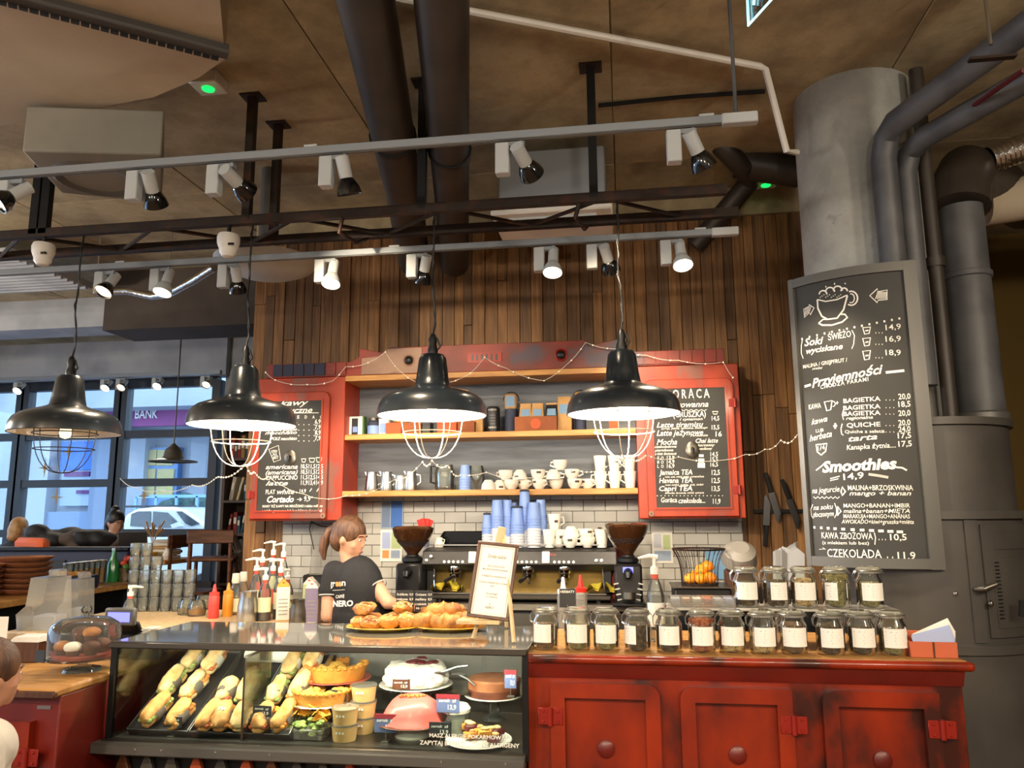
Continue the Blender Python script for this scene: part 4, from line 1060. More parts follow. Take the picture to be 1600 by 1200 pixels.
# row of cups, lower then upper (stacked)
low = [(763, 'cup'), (781, 'cup'), (799, 'cup'), (818, 'cup'), (842, 'cup'), (868, 'cup'), (897, 'cup'), (917, 'cup')]
for i, (px, k_) in enumerate(low):
    mug(on_shelf(px, 0, 5.28 + .05 * (i % 2)), 'white cup on the lower shelf, %s from the left' % ORD[i], k_, random.choice((-40, 20, 150, 200)), 'white cups on the lower shelf', flip=(i in (0, 1)))
for i, (px, dz) in enumerate(((790, .066), (812, .068), (840, .066), (864, .066), (893, .066), (875, .13))):
    p = on_shelf(px, 0, 5.3); p.z += dz
    mug(p, 'white cup stacked on other cups, %s from the left' % ORD[i], 'cup', random.choice((10, 160, 220)), 'white cups stacked on the lower shelf', flip=i in (1, 3))
for i, (px, dz) in enumerate(((937, 0), (959, 0), (983, 0), (937, .107), (959, .107), (983, .107))):
    p = on_shelf(px, 0, 5.29); p.z += dz
    mug(p, '%s tall white latte mug of the shelf end, %s from the left' % ('lower' if dz == 0 else 'upper', ORD[i % 3]), 'tall', (190, 200, 170, 80, 20, 200)[i], 'tall latte mugs')
# papers taped to the tiles
def sheet(px0, py0, px1, py1, label, cols, Y=YW - .016):
    a = P(px0, py0, y=Y); b = P(px1, py1, y=Y)
    t = thing('wall_sheet', label, 'paper', (0, 0, 0)); MB().span((a.x, Y - .003, b.z), (b.x, Y, a.z)).build('sleeve', cols[0], t)
    for (u0, v0, u1, v1, c_) in cols[1]: MB().span((a.x + (b.x - a.x) * u0, Y - .0045, a.z + (b.z - a.z) * v0), (a.x + (b.x - a.x) * u1, Y - .003, a.z + (b.z - a.z) * v1)).build('block', c_, t)
sheet(596, 781, 630, 826, 'blue and green printed sheet taped below the shelf', ('poster_pale', [(.05, .05, .4, .95, 'facade_base'), (.45, .05, .95, .95, 'poster_blue')]))
sheet(595, 828, 628, 877, 'plastic sleeve with recipe sheets taped to the tiles', ('white_paper', [(.08, .08, .45, .6, 'paper_blue'), (.5, .08, .95, .6, 'carton_green'), (.1, .65, .4, .9, 'orange_shirt'), (.5, .65, .9, .9, 'poster_pale')]))
sheet(1018, 832, 1052, 880, 'pale sheet with green blocks taped right of the grinder', ('white_paper', [(.1, .05, .45, .5, 'cup_white'), (.55, .08, .9, .55, 'carton_green'), (.1, .6, .9, .92, 'poster_pale')]))
sheet(1102, 858, 1137, 905, 'light blue sheet behind the wire basket', ('rail_blue', []))
# magnetic knife strip
ks = P(1178, 799, y=YW - .02); ke = P(1252, 799, y=YW - .02)
tag(MB().span((ks.x, YW - .025, ks.z - .012), (ke.x + .1, YW, ks.z + .012)).build('knife_strip', 'black_plastic'), 'black magnetic knife strip on the wood wall', 'rack')
for i, (px, py, tip, lab) in enumerate(((1198, 800, 'up', 'large kitchen knife with handle down at the left of the strip'), (1211, 790, 'down', 'knife with handle up, second on the strip'), (1240, 800, 'down', 'slim knife at the right of the strip beside the board'))):
    p = P(px, py, y=YW - .035)
    t = thing('kitchen_knife', lab, 'knife', p, 0, 'knives on the magnetic strip'); t.rotation_euler = (0, R((6, -13, -16)[i]), 0)
    s_ = 1 if tip == 'up' else -1
    MB().prism([(-.022, -.09 * s_), (.022, -.09 * s_), (.022, .06 * s_), (-.012, .12 * s_), (-.02, .1 * s_)], -.0015, .0015).build('blade', 'knife_blade', t)
    MB().box((0, 0, -.16 * s_), (.028, .016, .14), ch=.004).build('handle', 'black_plastic', t)

# ================================================================== back counter and what stands on it
BC = 1.03
bc = thing('back_counter', 'dark back counter with steel top under the espresso machine', 'counter')
MB().span((-2.5, 4.93, BC - .04), (1.25, YW - .02, BC), ch=.004).build('worktop', 'steel_brushed', bc)
MB().span((-2.5, 4.98, .1), (1.25, YW - .03, BC - .04)).build('carcass', 'black_metal', bc)
MB().span((-2.45, 5.05, 0), (1.2, YW - .05, .1)).build('plinth', 'black_plastic', bc)
for i in range(7):
    MB().span((-2.48 + i * .53, 4.965, .14), (-1.98 + i * .53, 4.98, BC - .06)).build('door', 'steel_dark', bc)
# side counter with the syrups, running out from the back counter
PC = .98
sc_ = thing('side_counter', 'pale wooden work counter carrying syrups and glasses behind the case', 'counter')
MB().span((-3.35, 3.86, PC - .04), (-1.78, 4.9, PC), ch=.005).build('worktop', 'pale_wood', sc_)
MB().span((-3.3, 3.9, .08), (-1.84, 4.88, PC - .04)).build('carcass', 'steel_dark', sc_)
MB().span((-3.25, 3.95, 0), (-1.9, 4.85, .08)).build('plinth', 'black_plastic', sc_)
# ------------------------------------------------------------------ espresso machine, four groups
x0, x1 = -1.29, -.1
em = thing('espresso_machine', 'long dark four-group espresso machine with gold-brown back plate', 'espresso machine')
yf = 4.97
MB().prism([(yf - .0, 1.25), (yf - .03, 1.27), (yf + .0, 1.355), (yf + .1, 1.37), (yf + .38, 1.37), (yf + .38, 1.23), (yf + .02, 1.23)], x0 - .02, x1 + .04, Matrix(((0, 1, 0, 0), (1, 0, 0, 0), (0, 0, 1, 0), (0, 0, 0, 1)))).build('head_panel', 'machine_dark', em, bevel=.006)
MB().span((x0 + .02, yf + .1, 1.08), (x1 - .02, yf + .3, 1.24)).build('back_plate', 'plate_gold', em)
MB().span((x0, yf - .0, BC + .02), (x1, yf + .4, 1.085), ch=.008).build('drip_tray', 'steel_dark', em)
MB().span((x0 + .03, yf + .01, 1.084), (x1 - .03, yf + .28, 1.092)).build('drip_grate', 'steel', em)
for xx in (x0 + .02, x1 - .02): MB().span((xx - .025, yf + .04, BC + .06), (xx + .025, yf + .38, 1.25), ch=.006).build('side_panel', 'black_plastic', em)
for xx in (x0 + .08, x1 - .08):
    for yy in (yf + .06, yf + .34): MB().cyl((xx, yy, BC), .022, .03, 12).build('foot', 'black_plastic', em)
# raised rear hood and cup rail
MB().prism([(x0 - .0, 1.37), (x0 + .07, 1.475), (x1 - .04, 1.475), (x1 + .02, 1.37)], yf + .2, yf + .38).build('rear_hood', 'black_gloss', em, bevel=.006)
MB().span((x0 + .05, yf + .06, 1.385), (x1 - .03, yf + .068, 1.393)).build('cup_rail', 'steel', em)
for i, px in enumerate((710, 767, 824, 882)):
    xx = P(px, 890, y=yf).x
    g = MB().lathe([(0, .045), (.04, .045), (.045, .03), (.045, .0), (.038, -.012), (0, -.012)], 20, T(xx, yf + .03, 1.225)).build('group_head', 'chrome', em)
    MB().lathe([(0, 0), (.036, 0), (.038, .02), (0, .02)], 18, T(xx, yf + .03, 1.188)).build('portafilter', 'chrome', g)
    MB().tube([(xx, yf + .0, 1.197), (xx - .012, yf - .05, 1.19), (xx - .03, yf - .12, 1.175)], [.008, .011, .013], 8).build('portafilter_handle', 'black_plastic', g)
    MB().tube([(xx, yf + .03, 1.19), (xx, yf + .03, 1.16), (xx + .01, yf + .02, 1.15)], .007, 6).build('spout', 'chrome', g)
    for j in range(5):
        MB().lathe([(0, 0), (.009, 0), (.009, .005), (0, .006)], 10, T(xx - .06 + j * .03 + .0, yf - .027, 1.287) @ RX(80)).build('button', 'white_plastic', em)
for px in (738, 853):
    q = P(px, 876, y=yf - .02)
    d_ = MB().box((0, 0, 0), (.05, .012, .075), ch=.004).build('display', 'white_plastic', em, (q.x, yf - .022, 1.315), (-14, 0, 0))
    MB().box((0, -.007, .014), (.034, .002, .032)).build('screen', 'lcd_pale', d_)
for px in (668, 675, 932, 940):
    q = P(px, 880, y=yf); MB().lathe([(0, 0), (.012, 0), (.01, .012), (0, .014)], 12, T(q.x, yf - .02, 1.30 + (.02 if px % 2 else -.005)) @ RX(80)).build('knob', 'steel', em)
letter('NERO', lambda u, v: (u, yf - .013 - (v - 1.3) * -.1, v), -.52, 1.325, -.44, .014, em, 'label_red')
for xx in (x0 + .06, x1 - .05): MB().tube([(xx, yf - .0, 1.25), (xx + .005, yf - .03, 1.2), (xx + .01, yf - .025, 1.1)], .006, 6).build('steam_wand', 'chrome', em)
MT = 1.371
# cup stacks on the machine
def on_m(px, Y, z=MT): return Vector((P(px, 800, y=Y).x, Y, z))
for i, (px, Y, top, r_, lid, wh) in enumerate(((761, 5.06, 800, .033, True, .6), (777, 5.07, 783, .042, False, .55), (792, 5.12, 780, .042, False, .3), (808, 5.09, 792, .045, True, .5), (820, 5.14, 763, .04, True, .35), (834, 5.08, 785, .045, False, .55), (845, 5.14, 779, .04, False, .4), (800, 5.2, 785, .042, False, .2))):
    p = on_m(px, Y); hz = P(px, top, y=Y).z - MT - (.016 if lid else 0); h0 = .11 if r_ > .035 else .085
    n = max(2, int(round((hz - h0) / .018)) + 1)
    cup_stack(p, ('stack of blue and white paper cups on the espresso machine, %s from the left' % ORD[i]) if i != 7 else 'rearmost stack of blue paper cups on the espresso machine', n, r_, lid, 'paper cups on the espresso machine', wh, h0)
for i, (px, Y, dz, k_, rz, lab) in enumerate(((858, 5.06, 0, 'tall', 80, 'tall white mug on the machine beside the paper cups'), (872, 5.1, 0, 'tall', 30, 'tall white mug standing behind another on the machine'), (866, 5.1, .1, 'tall', 20, 'tall white mug stacked above two others on the machine'), (890, 5.05, 0, 'cup', 0, 'white cappuccino cup on the machine with brown print'), (892, 5.07, .067, 'cup', 10, 'white cup stacked on the printed cappuccino cup'), (917, 5.06, 0, 'cup', 190, 'white cup lying low right of the stacked pair'), (915, 5.1, .05, 'cup', 30, 'white cup resting on the right low cup'), (939, 5.06, 0, 'tall', 150, 'slim white mug at the right end of the machine'))):
    p = on_m(px, Y); p.z += dz
    mug(p, lab, k_, rz, 'white mugs on the espresso machine', flip=(i in (4,)))
t = thing('teaspoon', 'steel teaspoon sticking out of the mug at the machine end', 'spoon', on_m(945, 5.06) + Vector((0, 0, .1)))
MB().tube([(-.03, 0, .02), (.05, -.01, -.02)], .004, 6).ell((-.035, 0, .023), (.016, .01, .006), 10, 6).build('spoon', 'steel', t)
t = thing('cream_jug', 'small white jug on the left of the espresso machine', 'jug', on_m(686, 5.1))
MB().lathe([(0, 0), (.03, 0), (.032, .03), (.022, .05), (.024, .065), (.02, .065), (.018, .05), (.0, .01)], 18).build('body', 'ceramic', t); MB().tube([(.022, 0, .055), (.04, 0, .05), (.032, 0, .02)], .004, 6).build('handle', 'ceramic', t)
t = thing('napkin_cup', 'blue cup with red paper folds behind the left grinder', 'cup', on_m(668, 5.16) + Vector((-.02, 0, .0)))
MB().lathe([(0, 0), (.03, 0), (.042, .11), (.039, .11), (.028, .01), (0, .01)], 18).build('cup', 'paper_blue', t)
for a_ in (-18, 5, 25): MB().box((0, 0, .05), (.05, .004, .08), m=T(0, a_ * .0006, .1) @ RY(a_)).build('napkin', 'red_gloss', t)
# ------------------------------------------------------------------ grinders
def grinder(px, Y, label, display, hop_top, k=1.0):
    t = thing('coffee_grinder', label, 'coffee grinder', (P(px, 850, y=Y).x, Y, BC), 0, 'coffee grinders')
    MB().box((0, 0, .13), (.17, .2, .24), ch=.015).build('body', 'black_plastic', t)
    MB().box((0, -.02, .012), (.2, .26, .024), ch=.008).build('base', 'black_plastic', t)
    MB().lathe([(.055, .25), (.07, .26), (.07, .28), (.045, .29), (.04, .3)], 20).build('collar', 'black_metal', t)
    z1 = hop_top
    MB().lathe([(.03, .29), (.04, .31), (.125, z1 - .05), (.135, z1 - .01), (.13, z1), (.126, z1 - .01), (.12, z1 - .05), (.035, .315)], 28).build('hopper', 'hopper_glass', t)
    MB().lathe([(0, z1 - .08), (.108, z1 - .08), (.034, .31), (0, .31)], 24).build('beans', 'coffee_beans', t)
    MB().lathe([(.135, z1 - .01), (.138, z1), (.12, z1 + .012), (0, z1 + .016)], 28).build('lid', 'hopper', t)
    MB().tube([(0, -.1, .2), (0, -.15, .19), (0, -.16, .17)], [.03, .022, .014], 12).build('spout', 'black_metal', t)
    MB().lathe([(0, .09), (.042, .09), (.045, .05), (.03, .04)], 16, T(0, -.14, 0)).build('fork', 'steel_dark', t)
    if display:
        MB().box((0, -.103, .215), (.062, .008, .034)).build('screen', 'lcd_blue', t)
        for i in range(4):
            for s_ in (-1, 1): MB().box((s_ * .045, -.104, .05 + i * .032), (.03, .004, .008), RY(s_ * 12)).build('grip_print', 'chalk_soft', t)
    return t
grinder(645, 4.98, 'black coffee grinder with brown bean hopper left of the machine', False, .47)
grinder(980, 4.97, 'black coffee grinder with blue display right of the machine', True, .485)
t = thing('syrup_jug', 'dark red tall jug leaning between machine and right grinder', 'jug', on_m(958, 5.1, BC)); MB().lathe([(0, 0), (.045, 0), (.05, .1), (.04, .34), (.037, .34), (.045, .1), (0, .01)], 16).build('body', 'red_cup', t); MB().tube([(.04, 0, .3), (.08, 0, .28), (.08, 0, .18), (.048, 0, .14)], .007, 6).build('handle', 'red_cup', t)
for px, Y, lab in ((690, 4.86, 'crumpled yellow cleaning cloth below the left group heads'), (940, 4.86, 'crumpled yellow cleaning cloth at the right of the drip tray')):
    mb = MB(); p = P(px, 925, y=Y)
    vs = []; n = 9
    for i in range(n):
        for j in range(5):
            vs.append(((i / (n - 1) - .5) * .2, (j / 4 - .5) * .1, .03 + .025 * math.sin(i * 1.7 + j) * math.cos(j * 1.3) + .03 * (1 - abs(i / (n - 1) - .5) * 2)))
    vs2 = [(a_, b_, max(0.001, c_ - .012)) for a_, b_, c_ in vs]
    fs = [(i * 5 + j, i * 5 + j + 1, (i + 1) * 5 + j + 1, (i + 1) * 5 + j) for i in range(n - 1) for j in range(4)]
    mb.add(vs, fs); mb.add(vs2, [f[::-1] for f in fs])
    tag(mb.build('cleaning_cloth', 'cloth_yellow', None, (p.x, 5.0, 1.092), sharp=60), lab, 'cloth')
# squeeze bottles behind the jars
def squeeze(p, label, mat, capm, h_=.2):
    t = thing('squeeze_bottle', label, 'bottle', p, 0, 'squeeze bottles')
    MB().lathe([(0, 0), (.03, 0), (.032, .01), (.032, h_ * .62), (.026, h_ * .7), (0, h_ * .7)], 18).build('body', mat, t)
    MB().lathe([(.03, h_ * .68), (.03, h_ * .75), (.014, h_ * .78), (.006, h_), (0, h_)], 16).build('nozzle', capm, t)
squeeze(P(879, 985, z=1.02) + Vector((0, .08, 0)), 'clear squeeze bottle with white nozzle behind the tea jars', 'plastic_milky', 'white_plastic', .25)
squeeze(P(907, 985, z=1.02) + Vector((0, .08, 0)), 'squeeze bottle with red nozzle behind the tea jars', 'plastic_milky', 'red_gloss', .26)
squeeze(P(333, 966, z=PC), 'red ketchup squeeze bottle on the side counter', 'ketchup', 'ketchup', .2)
squeeze(P(355, 963, z=PC), 'orange mustard squeeze bottle on the side counter', 'mustard', 'mustard', .2)
# ------------------------------------------------------------------ syrups with pumps
def pump_bottle(p, label, syr, lab_m, h_=.3, rz=0, cat='bottle', grp='syrup bottles with pumps', clear=True, s_=1.0):
    t = thing('syrup_bottle', label, cat, p, rz, grp); t.scale = (s_,) * 3
    MB().lathe([(0, 0), (.036, 0), (.038, .01), (.038, h_ * .6), (.03, h_ * .72), (.014, h_ * .86), (.014, h_ * .93), (0, h_ * .93)], 18).build('bottle', 'glass_clear', t)
    MB().lathe([(0, .006), (.034, .006), (.034, h_ * .42), (0, h_ * .42)], 16).build('syrup', syr, t)
    MB().lathe([(.0385, h_ * .2), (.0385, h_ * .52)], 14, None, 190, 350).build('label', lab_m, t)
    MB().lathe([(.018, h_ * .9), (.018, h_ * .99), (.008, h_ * 1.02), (.008, h_ * 1.12), (0, h_ * 1.12)], 14).build('collar', 'white_plastic', t)
    MB().tube([(.014, 0, h_ * 1.13), (-.02, 0, h_ * 1.15), (-.07, 0, h_ * 1.12)], [.011, .009, .005], 8).build('pump_spout', 'white_plastic', t)
    MB().lathe([(.016, h_ * .83), (.016, h_ * .9)], 12).build('neck_band', 'label_red', t)
    return t
syr = [(398, 950, 'syrup_dark', 'label_cream', .3, 30), (412, 958, 'syrup_dark', 'label_cream', .26, 20), (424, 946, 'syrup_amber', 'label_red', .29, 0), (436, 955, 'syrup_dark', 'label_cream', .3, 15), (447, 950, 'syrup_amber', 'label_cream', .24, 70), (407, 938, 'syrup_amber', 'label_red', .33, 10), (424, 932, 'syrup_dark', 'label_cream', .37, 10), (440, 934, 'syrup_amber', 'label_cream', .36, 0)]
for i, (px, py, s, l, h_, rz) in enumerate(syr):
    pump_bottle(P(px, py + 12, z=PC), 'syrup pump bottle on the side counter, %s of the %s row' % (ORD[i if i < 5 else i - 5], 'front' if i < 5 else 'rear'), s, l, h_, rz)
for i, (px, py) in enumerate(((366, 952), (378, 948))):
    t = thing('glass_bottle', ('wide glass bottle with cream label left of the syrups', 'wide glass bottle with cream label behind the steel shaker')[i], 'bottle', P(px, py + 8, z=PC))
    MB().lathe([(0, 0), (.042, 0), (.044, .01), (.044, .13), (.022, .18), (.02, .2), (0, .2)], 18).build('bottle', 'glass_clear', t)
    MB().lathe([(0, .006), (.04, .006), (.04, .1), (0, .1)], 16).build('contents', 'juice', t); MB().lathe([(.0445, .02), (.0445, .1)], 14, None, 190, 350).build('label', 'label_cream', t)
    MB().lathe([(.022, .19), (.026, .2), (.022, .25), (0, .25)], 14).build('stopper', 'cream_paper', t)
pitcher(P(386, 971, z=PC), 'large steel pitcher in front of the syrup bottles', .17, .058, rz=120)
pitcher(P(466, 973, z=PC), 'steel pitcher beside the milk cartons', .13, .05, rz=60, mat='steel_dark')
def carton(p, label, front, side, h_=.2, rz=0, w_=.075):
    t = thing('milk_carton', label, 'carton', p, rz, 'drink cartons on the side counter')
    MB().box((0, 0, h_ * .42), (w_, w_, h_ * .84), ch=.002).build('body', side, t)
    MB().prism([(-w_ / 2, h_ * .84), (w_ / 2, h_ * .84), (.004, h_), (-.004, h_)], -w_ / 2, w_ / 2).build('gable', side, t)
    MB().box((0, -w_ / 2 - .001, h_ * .42), (w_ * .98, .002, h_ * .8)).build('front_print', front, t)
    MB().lathe([(.014, 0), (.014, .015), (0, .016)], 12, T(0, -w_ * .28, h_ * .92) @ RX(45)).build('cap', 'label_red', t)
    for i in range(5): MB().box((0, -w_ / 2 - .0025, h_ * (.16 + .09 * i)), (w_ * .7, .001, h_ * .02)).build('print_line', 'print_grey', t)
carton(P(441, 969, z=PC), 'orange drink carton on the side counter', 'carton_white', 'carton_orange', .235, 25)
carton(P(473, 965, z=PC) + Vector((0, .1, 0)), 'green and white milk carton behind the steel pitcher', 'carton_green', 'carton_white', .23, 10)
carton(P(488, 972, z=PC), 'violet and white milk carton by the barista elbow', 'carton_violet', 'carton_white', .235, 8)
# black bar caddy and clear blender shield
t = thing('bar_caddy', 'black plastic bar caddy behind the cartons', 'caddy', P(480, 945, z=PC) + Vector((0, .35, 0)))
MB().box((0, 0, .09), (.3, .2, .18), ch=.01).build('box', 'black_plastic', t)
for i in range(3): MB().box((-.09 + i * .09, 0, .182), (.07, .16, .006)).build('lid', 'slate', t)
for i in range(4): MB().box((-.02 + i * .025, -.103, .15), (.018, .003, .03), RY(12)).build('print', 'chalk_soft', t)
t = thing('acrylic_shield', 'clear acrylic shield with black curved edge beside the barista', 'shield', P(488, 905, z=PC + .18) + Vector((0, .35, 0)))
MB().prism([(-.17, 0), (.17, 0), (.19, .22), (.16, .33), (.17, .38), (.1, .35), (0, .34), (-.1, .35), (-.17, .38), (-.18, .33), (-.15, .22)], -.004, .004).build('sheet', 'plastic_clear', t)
for s_ in (1, -1): MB().tube([(.14 * s_, 0, .18), (.18 * s_, 0, .33), (.17 * s_, 0, .38)], .005, 6).build('edge_strip', 'black_plastic', t)
MB().tube([(-.17, 0, .38), (-.1, 0, .35), (0, 0, .335), (.1, 0, .35), (.17, 0, .38)], .006, 6).build('edge_strip', 'black_plastic', t)
# glasses stacked on the side counter
def tumbler(p, label, grp='glass tumblers on the side counter', rz=0, r_=.036, h_=.085):
    t = thing('glass_tumbler', label, 'glass', p, 0, grp)
    MB().lathe([(0, 0), (r_ * .82, 0), (r_ * .86, .004), (r_ * 1.05, h_ * .5), (r_ * .98, h_), (r_ * .92, h_), (r_ * .98, h_ * .5), (r_ * .76, .012), (0, .012)], 16).build('body', 'glass_tumbler', t)
    MB().tube([(r_ * .95 * math.cos(a_), r_ * .95 * math.sin(a_), h_) for a_ in [2 * math.pi * i / 16 for i in range(16)]], .0018, 4, closed=True).build('rim', 'plastic_milky', t)
    return t
tum = None
rows = [(206, 5), (223, 5), (240, 4), (258, 3), (276, 3), (294, 3)]
lev = ['bottom', 'second', 'third', 'fourth', 'top']
for ci, (px, n) in enumerate(rows):
    for j in range(n):
        p = P(px, 955, z=PC); p.z = PC + j * .087
        lab = 'glass tumbler, %s level of the %s stack from the left' % (lev[j] if j < n else 'top', ORD[ci])
        if tum is None: tum = tumbler(p, lab)
        else: dup(tum, lab, p)
for i, (px, py, c_) in enumerate(((318, 952, 'deli'), (307, 962, 'juice'), (291, 960, 'tea_grain'))):
    t = thing('snack_jar', ('small glass jar of crackers right of the tumblers', 'small glass jar of honey beside the ketchup', 'small glass jar of nuts in front of the tumblers')[i], 'jar', P(px, py, z=PC))
    MB().lathe([(0, 0), (.05, 0), (.056, .03), (.05, .07), (.042, .09), (.039, .09), (.05, .04), (0, .006)], 18).build('jar', 'glass_clear', t); MB().lathe([(0, .007), (.046, .008), (.05, .035), (.046, .055), (0, .06)], 16).build('contents', c_, t)

# ================================================================== display case
CX0, CX1, CY0, CY1 = -2.215, -.428, 3.22, 3.83
CZ0, CZ1 = .655, 1.04
dc = thing('display_case', 'glass pastry display case with dark steel frame between the red counters', 'display case')
MB().span((CX0 - .03, CY0 - .03, CZ0 - .035), (CX1 + .012, CY1, CZ0), ch=.004).build('deck', 'steel_dark', dc)
MB().span((CX0 - .05, CY0 - .07, CZ0 - .05), (CX1 + .012, CY0 - .005, CZ0 - .005), ch=.006).build('front_ledge', 'frame_grey', dc)
for i, px in enumerate((212, 253, 338, 422, 690, 790)):
    q = P(px, 1160, y=CY0 - .07); MB().lathe([(0, 0), (.006, 0), (.005, .004), (0, .005)], 8, T(q.x, CY0 - .07, CZ0 - .022) @ RX(90)).build('screw', 'chrome', dc)
MB().span((CX0, CY0, CZ0), (CX1, CY0 + .006, CZ1)).build('front_glass', 'glass_case', dc)
for xx in (CX0, CX1 - .006): MB().span((xx, CY0 + .006, CZ0), (xx + .006, CY1, CZ1)).build('side_glass', 'glass_case', dc)
MB().span((CX0, CY1 - .006, CZ0), (CX1, CY1, CZ1)).build('rear_glass', 'plastic_milky', dc)
for xx in (CX0 - .022, CX1 + .0): MB().span((xx, CY0 - .012, CZ0 - .03), (xx + .022, CY0 + .012, CZ1 + .01)).build('corner_post', 'black_metal', dc)
MB().span((CX0 - .03, CY0 - .02, CZ1 - .014), (CX1 + .02, CY0 + .012, CZ1 + .014), ch=.005).build('front_rail', 'steel_dark', dc)
MB().span((CX0 - .03, CY0 + .012, CZ1), (CX1 + .02, CY1 + .02, CZ1 + .012), ch=.003).build('glass_top', 'glass_top', dc)
MB().span((CX0, CY1 - .03, CZ1 - .02), (CX1, CY1, CZ1)).build('rear_rail', 'steel_dark', dc)
MB().span((CX0 + .03, CY0 + .016, CZ1 - .012), (CX1 - .03, CY0 + .045, CZ1 - .002)).build('led_strip', 'led_strip', dc)
ld = bpy.data.lights.new('case_light', 'AREA'); ld.shape = 'RECTANGLE'; ld.size = 1.7; ld.size_y = .03; ld.energy = 17; ld.color = (1, .9, .72)
lo_ = bpy.data.objects.new('case_light', ld); COL.objects.link(lo_); lo_.location = ((CX0 + CX1) / 2, CY0 + .03, CZ1 - .014); lo_.rotation_euler = (R(24), 0, 0)
# lettering on the glass
a = P(671, 1150, y=CY0 - .002); b = P(800, 1161, y=CY0 - .002)
letter('MASZ ALERGIĘ POKARMOWĄ?', lambda u, v: (u, CY0 - .002, v), a.x, a.z - .004, b.x - .02, .015, dc, 'chalk', bold=.02)
letter('ZAPYTAJ BARISTĘ O INNE ALERGENY', lambda u, v: (u, CY0 - .002, v), a.x - .04, a.z - .033, b.x + .03, .016, dc, 'chalk', bold=.02)
# partition and rear shelf inside
q = P(390, 1100, y=3.3)
MB().span((q.x - .003, CY0 + .02, CZ0), (q.x + .003, 3.5, 1.0)).build('divider', 'glass_case', dc)
MB().tube([(q.x, CY0 + .02, CZ0), (q.x, CY0 + .02, .99), (q.x, 3.5, 1.0)], .005, 6).build('divider_edge', 'rust_steel', dc)
MB().span((-1.42, 3.52, .80), (CX1 - .01, 3.82, .81)).build('rear_shelf', 'glass_case', dc)
for xx in (-1.4, -.9, CX1 - .03): MB().cyl((xx, 3.6, CZ0), .008, .145, 8).build('shelf_post', 'chrome', dc)
# lower body with scalloped board front
MB().span((CX0, CY0 + .04, .06), (CX1, CY1, CZ0 - .035)).build('base_body', 'black_metal', dc)
tm = {}
n = 16
for i in range(n):
    xx = CX0 + .05 + (CX1 - CX0 - .1) * i / (n - 1)
    mt = 'brick_orange' if i in (3, 5, 9) else 'casing_grey' if i % 3 else 'dark_wood'
    if mt not in tm:
        tm[mt] = MB().prism([(-.052, .1), (.052, .1), (.052, .45), (.04, .5), (.022, .555), (.008, .59), (-.008, .59), (-.022, .555), (-.04, .5), (-.052, .45)], -.012, .012).build('scallop_board', mt, dc, (xx, CY0 + .025, 0), bevel=.003).data
    else: share('scallop_board', tm[mt], dc, (xx, CY0 + .025, 0))
# ------------------------------------------------------------------ bread trays
rampA = 29
def tray(x0, x1, label):
    t = thing('bread_tray', label, 'tray', ((x0 + x1) / 2, 3.27, CZ0 + .002)); t.rotation_euler = (R(rampA), 0, 0)
    L_ = .53; w_ = x1 - x0
    MB().span((-w_ / 2, 0, 0), (w_ / 2, L_, .006)).build('base', 'black_metal', t)
    for s_ in (-1, 1): MB().span((s_ * w_ / 2 - .002, 0, 0), (s_ * w_ / 2 + .002, L_, .035)).build('side_rail', 'steel', t)
    MB().span((-w_ / 2, -.002, 0), (w_ / 2, .002, .03)).build('front_lip', 'black_plastic', t)
    return t
tray(-2.165, -1.885, 'black sloping bread tray at the left of the case')
tray(-1.875, -1.64, 'black sloping bread tray in the middle of the sandwiches')
tray(-1.63, -1.425, 'black sloping bread tray nearest the cakes')
MB().prism([(3.28, CZ0), (3.76, CZ0), (3.76, CZ0 + .26)], -2.17, -1.42, Matrix(((0, 1, 0, 0), (1, 0, 0, 0), (0, 0, 1, 0), (0, 0, 0, 1)))).build('ramp', 'black_metal', dc)
def sandwich(x, s, label, L_=.2, r_=.036, fill='filling_green', wrap=True, yaw=0, pale=True, lift=.0, paper=False):
    """a filled baguette lying up the ramp, s = distance up the slope"""
    c, sn = math.cos(R(rampA)), math.sin(R(rampA))
    base = Vector((x, 3.27 + s * c - .018 * sn, CZ0 + .012 + s * sn + .02 * c + lift))
    t = thing('baguette_sandwich', label, 'sandwich', base, 0, 'baguette sandwiches in the display case')
    t.rotation_euler = Euler((R(rampA), 0, R(yaw)), 'XYZ')
    bm_ = 'bread_pale' if pale else 'bread'
    pr_ = [(0, -.5), (.4, -.48), (.66, -.43), (.84, -.36), (.95, -.26), (1, -.15), (1, -.05), (.98, .05), (1, .15), (.94, .26), (.84, .36), (.62, .44), (.36, .48), (0, .5)]; sd_ = random.random() * 50
    def half(z, k): return [(q[0] * r_, q[1] * L_) for q in pr_], z, k
    m1 = T(0, L_ / 2, 0) @ RX(-90)
    MB().lathe([(q[0] * r_, q[1] * L_) for q in pr_], 18, m1 @ S(1, .55, 1)).jit(.009, 22, sd_).jit(.003, 80, sd_).build('bottom_half', bm_, t)
    MB().lathe([(q[0] * r_ * .98, q[1] * L_ * .99) for q in pr_], 18, T(0, 0, .026) @ RX(6) @ m1 @ S(1, .72, 1)).jit(.01, 22, sd_ + 3).jit(.004, 80, sd_).build('top_half', bm_, t)
    fb = MB()
    for k in range(9):
        yy = L_ * (.1 + .8 * k / 8)
        for s_ in (-1, 1): fb.ell((s_ * r_ * .62, yy, .017 + random.uniform(-.004, .004)), (r_ * .42, L_ * .07, .011), 8, 5)
    fb.build('filling', fill, t)
    if wrap:
        MB().lathe([(r_ * 1.12, -.025), (r_ * 1.14, .0), (r_ * 1.12, .025)], 18, T(0, 0, .012) @ m1 @ S(1, .98, 1) @ T(0, 0, -.01)).build('paper_band', 'wrap_label' if not paper else 'wrap_paper', t)
        if not paper:
            for k in range(3): MB().box((-.012 + k * .012, L_ / 2 + .01, .012 + r_ * 1.13), (.007, .03, .001)).build('band_print', 'chalk_soft', t)
    return t
